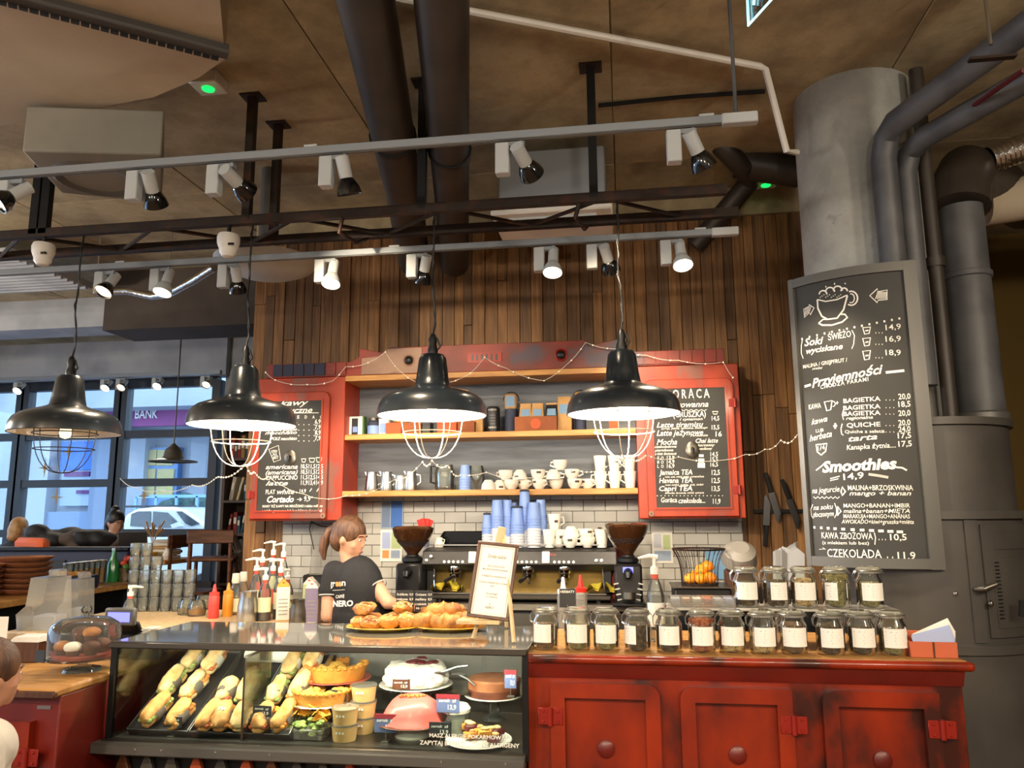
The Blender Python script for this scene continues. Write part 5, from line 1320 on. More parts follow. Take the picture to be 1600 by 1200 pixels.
sw = [(-2.1, .01, 'bread', .17, 'filling_green', 0, 12), (-1.97, .0, 'bread', .15, 'filling_orange', 0, 8), (-2.12, .19, 'bread', .17, 'filling_green', 1, 5), (-2.0, .17, 'bread', .16, 'filling_orange', 1, 10), (-2.1, .36, 'bread', .16, 'filling_green', 1, 0), (-1.99, .35, 'bread', .16, 'filling_tomato', 1, 5),
      (-1.83, .0, 'b', .15, 'filling_tomato', 0, 10), (-1.745, .0, 'b', .14, 'filling_orange', 0, -14), (-1.82, .16, 'b', .13, 'filling_tomato', 1, 8), (-1.72, .15, 'b', .2, 'filling_green', 1, -3),
      (-1.665, .0, 'b', .14, 'filling_orange', 1, 0), (-1.575, .0, 'b', .14, 'filling_tomato', 0, 4), (-1.49, .01, 'b', .15, 'filling_orange', 0, 14), (-1.58, .16, 'b', .15, 'filling_green', 1, 0), (-1.49, .18, 'b', .17, 'filling_orange', 1, 6), (-1.58, .33, 'b', .17, 'filling_green', 1, 0), (-1.49, .37, 'b', .16, 'filling_tomato', 1, 0)]
fn = {'filling_green': 'green salad', 'filling_orange': 'orange cheese', 'filling_tomato': 'tomato'}
wh = ['left tray', 'middle tray', 'tray nearest the cakes']
cnt = {}
for x_, s, m_, L_, f_, pl_, yw in sw:
    k = 0 if x_ < -1.88 else 1 if x_ < -1.64 else 2
    row = 'front' if s < .05 else 'middle' if s < .3 else 'rear'
    key = (k, row); cnt[key] = cnt.get(key, 0) + 1
    side = ('left', 'right', 'far right')[cnt[key] - 1]
    sandwich(x_, s, 'baguette with %s filling, %s %s of the %s' % (fn[f_], row, side, wh[k]), L_, .036 if L_ > .145 else .04, f_, True, -yw, pl_, 0, paper=(s > .3))
# white cream rolls lit at the rear
t = thing('cream_roll', 'bright white wrapped roll pile at the back of the middle tray', 'roll', (-1.735, 3.67, .92), 0)
for i, (dx, dz) in enumerate(((-.07, 0), (.0, .0), (.07, .0), (-.035, .045), (.035, .045))):
    MB().lathe([(0, -.09), (.025, -.085), (.034, -.05), (.034, .05), (.025, .085), (0, .09)], 12, T(dx, .02, dz) @ RY(90) @ S(1, 1, .55)).build('roll', 'cream', t)
MB().box((0, -.02, .01), (.05, .006, .05)).build('band', 'wrap_label', t)
# price cards in the case
def card(p, label, mat='slate', w_=.09, h_=.045, lines=2, rz=0, top=None, lean=-12):
    t = thing('price_card', label, 'price card', p, rz, 'price cards')
    MB().box((0, 0, h_ / 2 + .035), (w_, .004, h_), ch=.001).build('card', mat, t)
    MB().tube([(0, .003, 0), (0, .003, .04)], .0025, 5).build('stem', 'steel', t)
    MB().box((0, .003, .002), (.03, .03, .004)).build('foot', 'steel', t)
    if top: MB().box((0, -.001, h_ + .03), (w_ + .002, .005, .018)).build('header', top, t)
    cf = lambda u, v: (u, -.0032, v)
    letter('sernik', cf, -w_ * .4, h_ * .62 + .035, w_ * .1, h_ * .2, t, 'chalk', shear=.2); letter('zł', cf, w_ * .18, h_ * .62 + .035, w_ * .36, h_ * .2, t, 'chalk')
    letter('13,9', cf, w_ * .0, h_ * .2 + .035, w_ * .36, h_ * .28, t, 'chalk', bold=.02)
    return t
card(P(269, 1137, y=3.262) + Vector((0, 0, -.035)), 'black price card on the front edge of the left bread tray', rz=0)
q = P(413, 1112, y=3.3); card(Vector((q.x, 3.28, q.z - .05)), 'black price card clipped at the glass divider', rz=-8)
q = P(528, 1086, y=3.42); card(Vector((q.x, 3.42, q.z - .06)), 'black price card between the two quiches', rz=-14)
q = P(627, 1068, y=3.45); card(Vector((q.x, 3.45, q.z - .06)), 'brown price card in front of the meringue cake', 'walnut', .08, .042)
q = P(603, 1130, y=3.3); card(Vector((q.x, 3.3, CZ0 + .002)), 'blue price card with red header left of the pink cake', 'tag_blue', .1, .07, top='tag_red')
q = P(700, 1100, y=3.36); card(Vector((q.x, 3.36, q.z - .07)), 'blue price card with red header right of the pink cake', 'tag_blue', .1, .07, top='tag_red')
q = P(688, 1135, y=3.28); card(Vector((q.x, 3.28, CZ0 + .001)), 'black price card in front of the pink cake', 'slate', .095, .055)
q = P(805, 1066, y=3.35); card(Vector((q.x - .02, 3.35, q.z - .06)), 'blue price card at the right end of the case', 'tag_blue', .05, .07, top='tag_red')
# ------------------------------------------------------------------ cakes
def disc(t, r_, z, mat='plate_white', name='plate'): return MB().lathe([(0, z), (r_ * .6, z), (r_, z + .012), (r_ * .98, z + .016), (r_ * .6, z + .005), (0, z + .005)], 32).build(name, mat, t)
def quiche(p, label, r_, h_, stand=0, wedge=(40, 75), topm='custard', base_m='plate_red'):
    t = thing('quiche', label, 'quiche', p)
    if stand: MB().lathe([(0, -stand), (.05, -stand), (.02, -stand + .015), (.02, -.01), (.06, 0), (0, .0)], 20).build('stand', 'plate_white', t)
    disc(t, r_ + .02, 0, base_m)
    a0, a1 = wedge[1], wedge[0] + 360
    MB().lathe([(0, .012), (r_ * .9, .012), (r_, h_), (r_ * 1.01, h_ + .006), (r_ * .93, h_ + .004), (r_ * .9, h_ * .8), (0, h_ * .8)], 40, None, a0, a1).build('crust', 'crust', t)
    for a_ in range(int(a0) + 6, int(a1) - 4, 12):
        x_, y_ = r_ * .97 * math.cos(R(a_)), r_ * .97 * math.sin(R(a_))
        MB().ell((x_, y_, h_ + .004), (.012, .012, .009), 7, 5).build('crimp', 'crust', t)
    tp = MB()
    for k in range(26):
        a_ = R(random.uniform(a0 + 8, a1 - 8)); rr = r_ * .82 * math.sqrt(random.random())
        tp.ell((rr * math.cos(a_), rr * math.sin(a_), h_ * .8 + .004), (.02, .017, .012), 7, 5)
    tp.build('topping', topm, t)
quiche(P(525, 1063, y=3.64) + Vector((0, 0, .0)), 'golden quiche with cut wedge on the upper shelf of the case', .145, .07, 0, (55, 85))
quiche(P(505, 1099, y=3.46), 'deep golden quiche on the lower level behind the salads', .135, .06, .09, (60, 100), base_m='plate_white')
# meringue cake
t = thing('meringue_cake', 'white meringue cake with dark berries on a white plate', 'cake', P(650, 1071, y=3.62)); disc(t, .17, -.004)
MB().lathe([(0, .01), (.13, .01), (.14, .03), (.13, .05), (0, .05)], 30).build('base_layer', 'cream', t); MB().lathe([(0, .05), (.135, .052), (.14, .065), (.138, .08), (.125, .095), (.1, .1), (.07, .1), (.035, .1), (0, .1)], 36).jit(.016, 26, 2).build('cream_layer', 'cream', t)
for k in range(16):
    a_ = 2 * math.pi * k / 16; MB().ell((.13 * math.cos(a_), .13 * math.sin(a_), .028 + .01 * (k % 2)), (.026, .026, .02), 9, 6).build('meringue_kiss', 'cream', t)
for k in range(16):
    a_ = random.uniform(0, 6.3); rr = random.uniform(.0, .1); MB().ell((rr * math.cos(a_), rr * math.sin(a_), .104), (.02, .014, .009), 8, 5).build('berry', 'berry', t)
# chocolate cake
t = thing('chocolate_cake', 'brown chocolate cheesecake at the right end of the upper shelf', 'cake', P(772, 1088, y=3.6)); disc(t, .135, -.004)
MB().lathe([(0, .008), (.115, .008), (.118, .03), (.116, .04), (0, .04)], 32).build('base_layer', 'chocolate', t); MB().lathe([(0, .04), (.117, .04), (.119, .075), (.112, .083), (0, .085)], 32).build('mousse_layer', 'choc_top', t)
t = thing('cake_stand', 'clear ribbed stand under the chocolate cake', 'stand', P(772, 1088, y=3.6) - Vector((0, 0, .095))); MB().lathe([(0, 0), (.06, 0), (.025, .02), (.022, .07), (.08, .09), (0, .09)], 24).build('foot', 'glass_clear', t)
for sx, sy, ex, ey, lab, Y in ((690, 1050, 731, 1040, 'steel cake server stuck under the meringue cake', 3.55), (716, 1053, 742, 1071, 'steel cake server beside the chocolate cake', 3.5)):
    a = P(sx, sy, y=Y); b = P(ex, ey, y=Y - .02)
    t = thing('cake_server', lab, 'cake server'); MB().tube([a, a.lerp(b, .6) + Vector((0, 0, .006)), b], [.006, .005, .005], 7).build('handle', 'steel', t)
    MB().box((0, 0, 0), (.06, .03, .003), T(*a) @ RZ(10)).build('blade', 'steel', t)
# pink cake
t = thing('pink_cake', 'pink glazed dome cake on a white stand', 'cake', P(645, 1131, y=3.4)); disc(t, .155, 0, 'chocolate', 'cake_board')
MB().lathe([(0, .102), (.03, .102), (.055, .099), (.08, .092), (.1, .08), (.115, .062), (.126, .04), (.132, .02), (.14, .006), (0, .006)], 36, S(1, .95, 1.15)).jit(.012, 11, 4).build('icing', 'pink_icing', t)
for k in range(9): MB().ell((-.05 + k * .0125, -.02 + .01 * (k % 3), .117), (.008, .008, .007), 7, 5).build('crumb', 'pastry', t)
t = thing('cake_pedestal', 'white ribbed pedestal under the pink cake', 'stand', (P(645, 1131, y=3.4).x, 3.4, CZ0)); zz = P(645, 1131, y=3.4).z - CZ0
MB().lathe([(0, 0), (.075, 0), (.078, .006), (.05, zz - .008), (.09, zz - .001), (0, zz - .001)], 28).build('pedestal', 'plate_white', t)
# deli cups
def deli_cup(p, label, r_=.055, h_=.062):
    t = thing('deli_cup', label, 'container', p, 0, 'stacked deli cups in the case')
    MB().lathe([(0, 0), (r_ * .88, 0), (r_, h_ * .9), (r_ * 1.04, h_ * .92), (r_ * 1.04, h_)], 24).build('cup', 'kraft_cup', t)
    MB().lathe([(0, .003), (r_ * .85, .003), (r_ * .95, h_ * .85), (0, h_ * .85)], 20).build('contents', 'deli', t)
    MB().lathe([(r_ * 1.05, h_ - .002), (r_ * 1.05, h_ + .004), (r_ * .8, h_ + .005), (0, h_ + .003)], 24).build('lid', 'plastic_clear', t)
    for k in range(3): MB().box((-.016 + k * .014, -r_ * .99, h_ * .62), (.008, .002, .008)).build('print', 'chalk', t)
    return t
for i, (px, py, Y, z, lab) in enumerate(((538, 1165, 3.31, 0, 'front lower deli cup of brown soup'), (538, 1165, 3.31, 1, 'front upper deli cup of brown soup'), (567, 1150, 3.43, 0, 'rear lowest deli cup behind the front pair'), (567, 1150, 3.43, 1, 'rear middle deli cup behind the front pair'), (567, 1150, 3.43, 2, 'rear topmost deli cup behind the front pair'))):
    q = P(px, py, y=Y); deli_cup(Vector((q.x, Y, CZ0 + .001 + z * .067 )), lab)
# salad boxes
for i, (px, Y, lab) in enumerate(((453, 3.33, 'clear wrap box with green salad at the left of the deli cups'), (487, 3.32, 'clear box with salad and nacho chips beside the deli cups'))):
    q = P(px, 1160, y=Y)
    t = thing('salad_box', lab, 'salad box', (q.x, Y, CZ0 + .001))
    MB().box((0, 0, .022), (.13, .1, .044), ch=.005).build('tray', 'plastic_clear', t)
    sb_ = MB()
    for k in range(30): sb_.ell((random.uniform(-.055, .055), random.uniform(-.04, .04), random.uniform(.02, .075)), (.018, .014, .01), 6, 4)
    sb_.build('leaves', 'filling_green', t)
    sb_ = MB()
    for k in range(10): sb_.box((0, 0, 0), (.05, .035, .003), T(random.uniform(-.05, .06), random.uniform(-.03, .04), random.uniform(.08, .12)) @ RX(random.uniform(-60, 60)) @ RY(random.uniform(-50, 50)) @ RZ(random.uniform(0, 90)))
    sb_.build('chips', 'chips', t, sharp=0)
    if i == 0: MB().prism([(-.09, .02), (-.04, .02), (-.03, .1), (-.075, .06)], -.02, .02).build('tortilla', 'bread_pale', t)
t = thing('cheese_jar', 'lidded glass jar of pale cheese right of the pink cake', 'jar', P(713, 1140, y=3.42)); t.location.z = CZ0
MB().lathe([(0, 0), (.06, 0), (.062, .09), (.058, .1), (.055, .1), (.055, .01), (0, .008)], 24).build('jar', 'glass_clear', t); MB().lathe([(0, .01), (.052, .01), (.052, .075), (0, .08)], 20).build('contents', 'cream', t); MB().lathe([(.06, .1), (.062, .115), (.05, .13), (0, .135)], 24).build('lid', 'ceramic', t)
t = thing('crumble_plate', 'plate of berry crumble squares at the front right of the case', 'plate', P(748, 1168, y=3.335)); t.location.z = CZ0 + .002
disc(t, .14, 0, 'plate_white')
for k in range(9):
    x_, y_ = random.uniform(-.08, .08), random.uniform(-.05, .05)
    s_ = MB().box((0, 0, .02), (.055, .045, .024), RZ(random.uniform(0, 90)), ch=.004).build('crumble_square', 'berry' if k % 2 else 'crust', t, (x_, y_, .008 + .012 * (k % 3)))
    MB().ell((0, 0, .036), (.02, .017, .008), 8, 5).build('crumble', 'bread_pale', s_)
# ------------------------------------------------------------------ plates on the glass top
TZc = CZ1 + .0125
for (px, r_, lab) in ((597, .175, 'yellow plate of sesame pastries on the case top'), (700, .16, 'yellow plate of croissants behind the framed sign')):
    q = P(px, 985, z=TZc); t = thing('serving_plate', lab, 'plate', q)
    MB().lathe([(0, 0), (r_ * .55, 0), (r_, .018), (r_ * .99, .022), (r_ * .55, .006), (0, .006)], 36, S(1, .62, 1)).build('plate', 'plate_yellow', t)
def roll(p, label, r_=.05, mat='pastry', rz=0, ses=True, kind='roll'):
    t = thing('sesame_pastry', label, 'pastry', p, rz, 'pastries on the yellow plates')
    MB().ell((0, 0, r_ * .55), (r_, r_ * .75, r_ * .58), 26, 14).jit(.018, 24, random.random() * 50).jit(.006, 70, 1).build('dough', mat, t)
    sb_ = MB()
    for k in range(44 if ses else 0):
        a_ = random.uniform(0, 6.3); b_ = random.uniform(.25, 1.4); d_ = Vector((math.cos(a_) * math.cos(b_), math.sin(a_) * math.cos(b_), math.sin(b_)))
        sb_.ell((d_.x * r_, d_.y * r_ * .75, r_ * .55 + d_.z * r_ * .58), (.0045, .003, .003), 5, 4)
    if ses: sb_.build('sesame_seeds', 'sesame', t)
    MB().tube([(r_ * .8 * math.cos(x_), r_ * .1 * math.sin(3 * x_), r_ * (.6 + .52 * math.sin(x_))) for x_ in [math.pi * k / 8 for k in range(9)]], [.003, .006, .008, .008, .008, .008, .008, .006, .003], 6).build('fold', mat, t)
q = P(597, 985, z=TZc)
for i, (dx, dy, dz, r_, lab) in enumerate(((-.105, -.02, .012, .045, 'sesame pastry at the left of the plate'), (-.04, -.05, .012, .05, 'sesame pastry at the front of the plate'), (.04, -.02, .012, .055, 'sesame pastry in the middle of the plate'), (.115, .0, .012, .06, 'tall cheese pastry at the right of the plate'), (-.06, .04, .012, .05, 'sesame pastry at the back left of the plate'), (.05, .05, .012, .055, 'sesame pastry at the back of the plate'), (-.085, .0, .07, .048, 'sesame pastry lying on top of the pile'), (.09, .03, .07, .05, 'pastry leaning on top of the right of the pile'))):
    roll(q + Vector((dx, dy, dz)), lab, r_, 'pastry', random.uniform(-30, 30), True)
def croissant(p, label, rz=0, s_=1):
    t = thing('croissant', label, 'croissant', p, rz, 'croissants on the yellow plate')
    n = 15; pts = []; rs = []
    for i in range(n):
        f_ = i / (n - 1) - .5; pts.append((.2 * f_ * s_, .1 * f_ * f_ * s_ * 2, .03 + .004 * math.sin(i * 2))); rs.append((.034 * (1 - (2 * f_) ** 2) ** .6 + .006 + .004 * (i % 2)) * s_)
    MB().tube(pts, rs, 12).build('dough', 'pastry', t)
    for i in (4, 7, 10): MB().tube([(pts[i][0], pts[i][1] + rs[i] * 1.02 * math.cos(a_), .03 + rs[i] * 1.02 * math.sin(a_)) for a_ in [math.pi * k / 8 for k in range(9)]], .005 * s_, 5).build('ridge', 'pastry', t)
q = P(700, 985, z=TZc)
croissant(q + Vector((-.09, -.01, .012)), 'croissant at the left of the plate behind the sign', 35, 1); croissant(q + Vector((-.0, -.05, .012)), 'croissant at the front of the plate behind the sign', -10, .95); croissant(q + Vector((-.03, .03, .05)), 'croissant on top of the pile behind the sign', 15, 1.05); croissant(q + Vector((.08, .0, .012)), 'croissant at the right partly behind the framed sign', -25, 1)
q = P(646, 955, y=3.66)
for i, (px, lab) in enumerate(((633, 'black price card with white writing left of the croissants'), (662, 'second black price card right beside the first'))):
    q = P(px, 940, y=3.7); t = thing('counter_price_card', lab, 'price card', (q.x, 3.7, TZc)); h_ = .085
    MB().box((0, 0, .13), (.088, .004, h_ + .01), ch=.001).build('card', 'slate', t); MB().tube([(0, 0, .005), (0, 0, .09)], .0025, 5).build('stem', 'chrome', t); MB().cyl((0, 0, 0), .022, .006, 14).build('foot', 'chrome', t)
    cf = lambda u, v: (u, -.003, v)
    for j, s in enumerate((('Drożdżówka', 'makowa', 'serowa'), ('Croissant', 'maślany', 'z czekoladą'))[i]):
        letter(s, cf, -.04, .155 - j * .022, .014, .011, t, 'chalk', bold=.015); letter(('12,9', '8,9', '9,9')[j], cf, .022, .155 - j * .022, .04, .011, t, 'chalk', bold=.015)
    letter('na ciepło!', cf, -.036, .092, .036, .012, t, 'chalk', bold=.02)
q = P(891, 925, y=3.95); t = thing('counter_price_card', 'black price card on a steel stem behind the framed sign', 'price card', (q.x - .01, 3.9, BC - .02)); t.location.z = 1.02
MB().box((0, 0, .16), (.08, .004, .09), ch=.001).build('card', 'slate', t); MB().tube([(0, -.004, .0), (0, -.004, .13)], .003, 5).build('stem', 'chrome', t); MB().cyl((0, 0, 0), .03, .006, 14).build('foot', 'chrome', t); letter('HERBATY', lambda u, v: (u, -.003, v), -.035, .185, .035, .012, t, 'chalk')
# ------------------------------------------------------------------ easel with framed sign
e = thing('table_easel', 'small pale wooden easel standing on the case top', 'easel', (0, 0, 0))
lean = 14
ex = -.61; ey = 3.42
A = P(739, 1000, z=TZc); B = P(803, 1006, z=TZc); TOP = P(787, 832, y=3.56)
for q in (A, B): MB().tube([q + Vector((0, 0, .006)), q.lerp(TOP, .5), TOP], .009, 4).build('leg', 'pale_wood', e)
MB().tube([Vector((TOP.x - .02, 3.76, TZc + .008)), TOP], .009, 4).build('rear_leg', 'pale_wood', e)
l0_ = P(716, 968, y=3.42); l1_ = P(783, 977, y=3.42)
MB().span((l0_.x, 3.375, l0_.z - .014), (l1_.x, 3.45, l0_.z + .002), ch=.002).build('ledge', 'pale_wood', e)
MB().box((0, 0, 0), (.035, .02, .07), T(*(TOP + Vector((-.012, -.01, -.01)))) @ RY(14)).build('clip', 'pale_wood', e)
f = thing('framed_sign', 'white framed paper sign with handwriting on the easel', 'sign', (l0_.x, 3.385, l0_.z + .004))
# local frame: u right, v up, leaning back and turned
fw, fh = .2, .33
f.rotation_euler = Euler((R(-17), R(0), R(0)), 'XYZ')
c0 = P(729, 963, y=3.4); c1 = P(795, 972, y=3.4); ctop = P(753, 852, y=3.5)
fw = (c1 - c0).length; tilt = math.degrees(math.asin(max(-1, min(1, (c1.z - c0.z) / fw))))
f.location = c0; f.rotation_euler = Euler((R(-17), R(6), R(0)), 'XYZ'); fh = .335
for a_, b_ in (((0, 0), (fw, .014)), ((0, fh - .014), (fw, fh)), ((0, .014), (.014, fh - .014)), ((fw - .014, .014), (fw, fh - .014))): MB().span((a_[0], -.008, a_[1]), (b_[0], .012, b_[1]), ch=.002).build('frame', 'walnut', f)
MB().span((.012, .0, .012), (fw - .012, .006, fh - .012)).build('paper', 'white_paper', f)
pf = lambda u, v: (u, -.0015, v)
stroke([(.022, .022), (fw - .022, .022), (fw - .022, fh - .022), (.022, fh - .022)], pf, .0012, f, 'print_brown', 'print_border', True)
for s, v, u0, u1, h_, sh in (('Drodzy Goście', .265, .055, fw - .05, .016, .3), ('JEŚLI CHCESZ DOSTAĆ', .225, .06, fw - .05, .007, 0), ('MLECZKO DO KAWY ROŚLINNE', .21, .04, fw - .035, .007, 0), ('PODEJDŹ DO NASZEJ KASY', .18, .04, fw - .035, .007, 0), ('WODA Z KRANU JEST U NAS', .152, .03, fw - .03, .007, 0), ('GRATIS', .138, .085, fw - .085, .007, 0), ('Smacznego', .105, .07, fw - .065, .007, .3), ('i do zobaczenia', .092, .07, fw - .065, .006, .3), ('caffè', .06, .09, fw - .09, .007, 0), ('NERO', .043, .075, fw - .075, .011, 0)):
    letter(s, pf, u0, v, u1, h_, f, 'print_brown', shear=sh, bold=.004 if h_ < .01 else .0)
# ================================================================== red sideboards
def door_panel(t, x0, x1, z0, z1, Y, mat, hinge, r_=.05, name='door'):
    poly = [(x0, z0), (x1, z0), (x1, z1 - r_), *arc(x1 - r_, z1 - r_, r_, 0, 90, 6), *arc(x0 + r_, z1 - r_, r_, 90, 180, 6), (x0, z1 - r_)]
    if hinge == 'l': poly = [(x0, z0), (x1, z0), (x1, z1 - r_), *arc(x1 - r_, z1 - r_, r_, 0, 90, 6), (x0, z1)]
    if hinge == 'r': poly = [(x0, z0), (x1, z0), (x1, z1), *arc(x0 + r_, z1 - r_, r_, 90, 180, 6), (x0, z1 - r_)]
    # frame ring around a recessed panel
    iw = .058
    inner = [(min(max(a_, x0 + iw), x1 - iw), min(max(b_, z0 + iw), z1 - iw)) for a_, b_ in poly]
    n = len(poly); mb = MB(); yf_, yb_ = Y - .036, Y
    vs = [(a_, yf_, b_) for a_, b_ in poly] + [(a_, yf_, b_) for a_, b_ in inner] + [(a_, yb_, b_) for a_, b_ in poly] + [(a_, yf_ + .033, b_) for a_, b_ in inner]
    fs = []
    for i in range(n):
        j = (i + 1) % n
        fs += [(i, j, n + j, n + i), (i, 2 * n + i, 2 * n + j, j), (n + i, n + j, 3 * n + j, 3 * n + i)]
    mb.add(vs, fs); d_ = mb.build(name, mat, t, sharp=30, bevel=.004)
    MB().span((x0 + iw - .005, Y - .004, z0 + iw - .005), (x1 - iw + .005, Y + .002, z1 - iw + .005)).build('panel', mat, d_)
    hx = x0 + .0 if hinge == 'l' else x1 - .0
    for hz in (z1 - .13, z0 + .13):
        MB().cyl((hx, Y - .042, hz - .035), .011, .07, 10).build('hinge', 'hinge_red', d_)
        for s_ in (-1, 1):
            MB().box((hx + s_ * .028, Y - .038, hz), (.045, .006, .065), ch=.002).build('hinge_leaf', 'hinge_red', d_)
            for s2 in (-1, 1): MB().lathe([(0, 0), (.007, 0), (.005, .004), (0, .005)], 8, T(hx + s_ * .03, Y - .041, hz + s2 * .02) @ RX(90)).build('hinge_screw', 'hinge_red', d_)
    return d_
sbd = thing('red_sideboard', 'glossy red painted sideboard with three panelled doors under the tea jars', 'sideboard')
SY = 3.325
MB().span((-.425, SY, .08), (1.265, 3.98, .985)).build('carcass', 'red_paint', sbd, bevel=.006)
MB().prism([(SY - .005, .925), (SY - .03, .985), (SY + .02, .985), (SY + .02, .925)], -.425, 1.268, Matrix(((0, 1, 0, 0), (1, 0, 0, 0), (0, 0, 1, 0), (0, 0, 0, 1)))).build('cornice', 'red_dark', sbd)
MB().span((-.41, SY + .02, 0), (1.25, 3.95, .08)).build('plinth', 'red_dark', sbd)
MB().span((-.428, SY - .045, .985), (1.305, 4.0, 1.02)).build('top', 'red_paint', sbd, bevel=.014)
MB().span((-.42, SY - .02, 1.0195), (1.28, 3.98, 1.0225)).build('top_veneer', 'oak_top', sbd)
door_panel(sbd, -.325, .115, .16, .91, SY, 'red_paint', 'l'); door_panel(sbd, .195, .625, .16, .905, SY, 'red_paint', 'r'); door_panel(sbd, .738, 1.165, .16, .905, SY, 'red_paint', 'r')
for x_ in (.10, .21, .755): MB().lathe([(0, 0), (.008, 0), (.008, .015), (.016, .022), (.014, .032), (0, .035)], 14, T(x_, SY - .036, .55) @ RX(90)).build('knob', 'hinge_red', sbd)
for x_, z_ in ((-.105, .655), (.41, .65), (.95, .65)): MB().lathe([(0, 0), (.034, 0), (.034, .01), (.022, .018), (0, .02)], 20, T(x_, SY - .004, z_) @ RX(90)).build('escutcheon', 'red_dark', sbd)
# left counter
lc = thing('red_counter', 'dark red painted counter with oak top left of the display case', 'counter')
LX1, LY, LZ = -2.262, 2.95, .92
MB().span((-4.2, LY, .08), (LX1, 3.84, LZ - .035)).build('carcass', 'red_dark', lc, bevel=.006)
MB().span((-4.2, LY + .03, 0), (LX1, 3.8, .08)).build('plinth', 'red_dark', lc)
MB().span((-4.25, LY - .05, LZ - .035), (LX1 + .012, 3.85, LZ), ch=.01).build('top', 'oak_top', lc)
MB().span((-4.25, LY - .055, LZ - .038), (LX1 + .012, LY - .03, LZ - .008), ch=.006).build('edge', 'walnut', lc)
door_panel(lc, -2.86, -2.36, .14, .79, LY, 'red_paint', 'r'); door_panel(lc, -3.5, -2.95, .14, .79, LY, 'red_dark', 'l')
MB().tube([(-2.62, LY - .01, .6), (-2.6, LY - .05, .62), (-2.54, LY - .05, .62), (-2.52, LY - .01, .6)], .01, 8).build('handle', 'hinge_red', lc)
MB().box((-2.33, LY - .002, .84), (.06, .004, .014)).build('name_plate', 'steel', lc)

# ================================================================== tea jars
def tea_jar(p, label, tea, fill, rz=0, lab_a=(225, 315), grp='clip-top tea jars', h_=.172, r_=.056):
    t = thing('tea_jar', label, 'jar', p, rz, grp)
    MB().lathe([(0, 0), (r_ * .84, 0), (r_ * .97, .008), (r_, .02), (r_, h_ * .6), (r_ * .97, h_ * .68), (r_ * .8, h_ * .78), (r_ * .78, h_ * .84), (r_ * .86, h_ * .86)], 26).build('glass_body', 'glass_jar', t)
    MB().lathe([(0, .007), (r_ * .8, .008), (r_ * .93, .018), (r_ * .945, fill * h_ * .95), (r_ * .7, fill * h_), (0, fill * h_ * 1.03)], 24).build('tea', tea, t)
    MB().lathe([(r_ * .88, h_ * .87), (r_ * .92, h_ * .9), (r_ * .92, h_ * .95), (r_ * .78, h_ * .98), (r_ * .7, h_), (0, h_ * .985)], 26).build('glass_lid', 'glass_lid', t)
    MB().tube([(r_ * .9 * math.cos(a_), r_ * .9 * math.sin(a_), h_ * .865) for a_ in [2 * math.pi * k / 24 for k in range(24)]], .003, 5, closed=True).build('seal_ring', 'plastic_milky', t)
    MB().tube([(r_ * .95 * math.cos(a_), r_ * .95 * math.sin(a_), h_ * .91) for a_ in [2 * math.pi * k / 24 for k in range(24)]], .0016, 4, closed=True).build('wire_ring', 'steel', t)
    MB().tube([(-r_ * .95, -.012, h_ * .9), (-r_ * 1.16, -.012, h_ * .8), (-r_ * 1.14, -.012, h_ * .66), (-r_ * .98, 0, h_ * .62), (-r_ * 1.14, .012, h_ * .66), (-r_ * 1.16, .012, h_ * .8), (-r_ * .95, .012, h_ * .9)], .0018, 5).build('clip', 'steel', t)
    MB().tube([(r_ * .95, -.01, h_ * .9), (r_ * 1.08, 0, h_ * .84), (r_ * .95, .01, h_ * .9)], .0018, 5).build('wire_hinge', 'steel', t)
    a0, a1 = lab_a
    rr = r_ * 1.015; z0, z1 = h_ * .19, h_ * .62
    MB().lathe([(rr, z0), (rr, z1)], 14, None, a0, a1).build('label', 'white_paper', t)
    cfn = lambda u, v: (rr * 1.006 * math.cos(R(270) + u / rr), rr * 1.006 * math.sin(R(270) + u / rr), v)
    mid = R((a0 + a1) / 2 - 270) * rr; hw = R((a1 - a0) / 2) * rr * .82
    for k in range(5):
        wl_ = hw * (.5 if k == 0 else random.uniform(.8, 1))
        MB().add([cfn(mid - hw, z1 - .012 - k * .011), cfn(mid - hw + 2 * wl_ * .5, z1 - .012 - k * .011), cfn(mid - hw + 2 * wl_, z1 - .012 - k * .011), cfn(mid - hw, z1 - .0132 - k * .011 - .001), cfn(mid - hw + 2 * wl_ * .5, z1 - .0132 - k * .011 - .001), cfn(mid - hw + 2 * wl_, z1 - .0132 - k * .011 - .001)], [(0, 1, 4, 3), (1, 2, 5, 4)]).build('print_line', 'print_grey', t, sharp=0)
    return t
TOPZ = 1.0226
teas = [('tea_brown', .62), ('tea_green', .58), ('tea_green', .62), ('tea_dark', .66), ('tea_dark', .6), ('tea_red', .82), ('tea_grain', .42), ('tea_grain', .4), ('tea_brown', .7), ('tea_dark', .7), ('tea_dark', .62), ('tea_green', .56)]
tn = {'tea_brown': 'brown', 'tea_green': 'green', 'tea_dark': 'black', 'tea_red': 'reddish', 'tea_grain': 'pale'}
fx = [853, 903, 948, 997, 1046, 1097, 1144, 1192, 1240, 1297, 1347, 1396]
labs = {0: (215, 300), 3: (195, 262)}
for i, px in enumerate(fx):
    x_ = P(px, 1015, y=3.42).x
    tea_jar(Vector((x_, 3.41 + random.uniform(-.01, .01), TOPZ)), 'clip-top jar of %s tea, %s from the left in the front row' % (tn[teas[i][0]], ORD[i]), *teas[i], rz=0, lab_a=labs.get(i, (221 + random.uniform(-7, 5), 317 + random.uniform(-5, 6))))
rs_ = thing('jar_riser', 'clear acrylic riser shelf carrying the rear tea jars', 'riser', (0, 0, 0))
MB().span((.17, 3.53, 1.172), (1.13, 3.72, 1.182), ch=.002).build('shelf', 'acrylic_white', rs_)
MB().span((.17, 3.53, 1.182), (.46, 3.534, 1.222)).build('front_lip', 'plastic_clear', rs_)
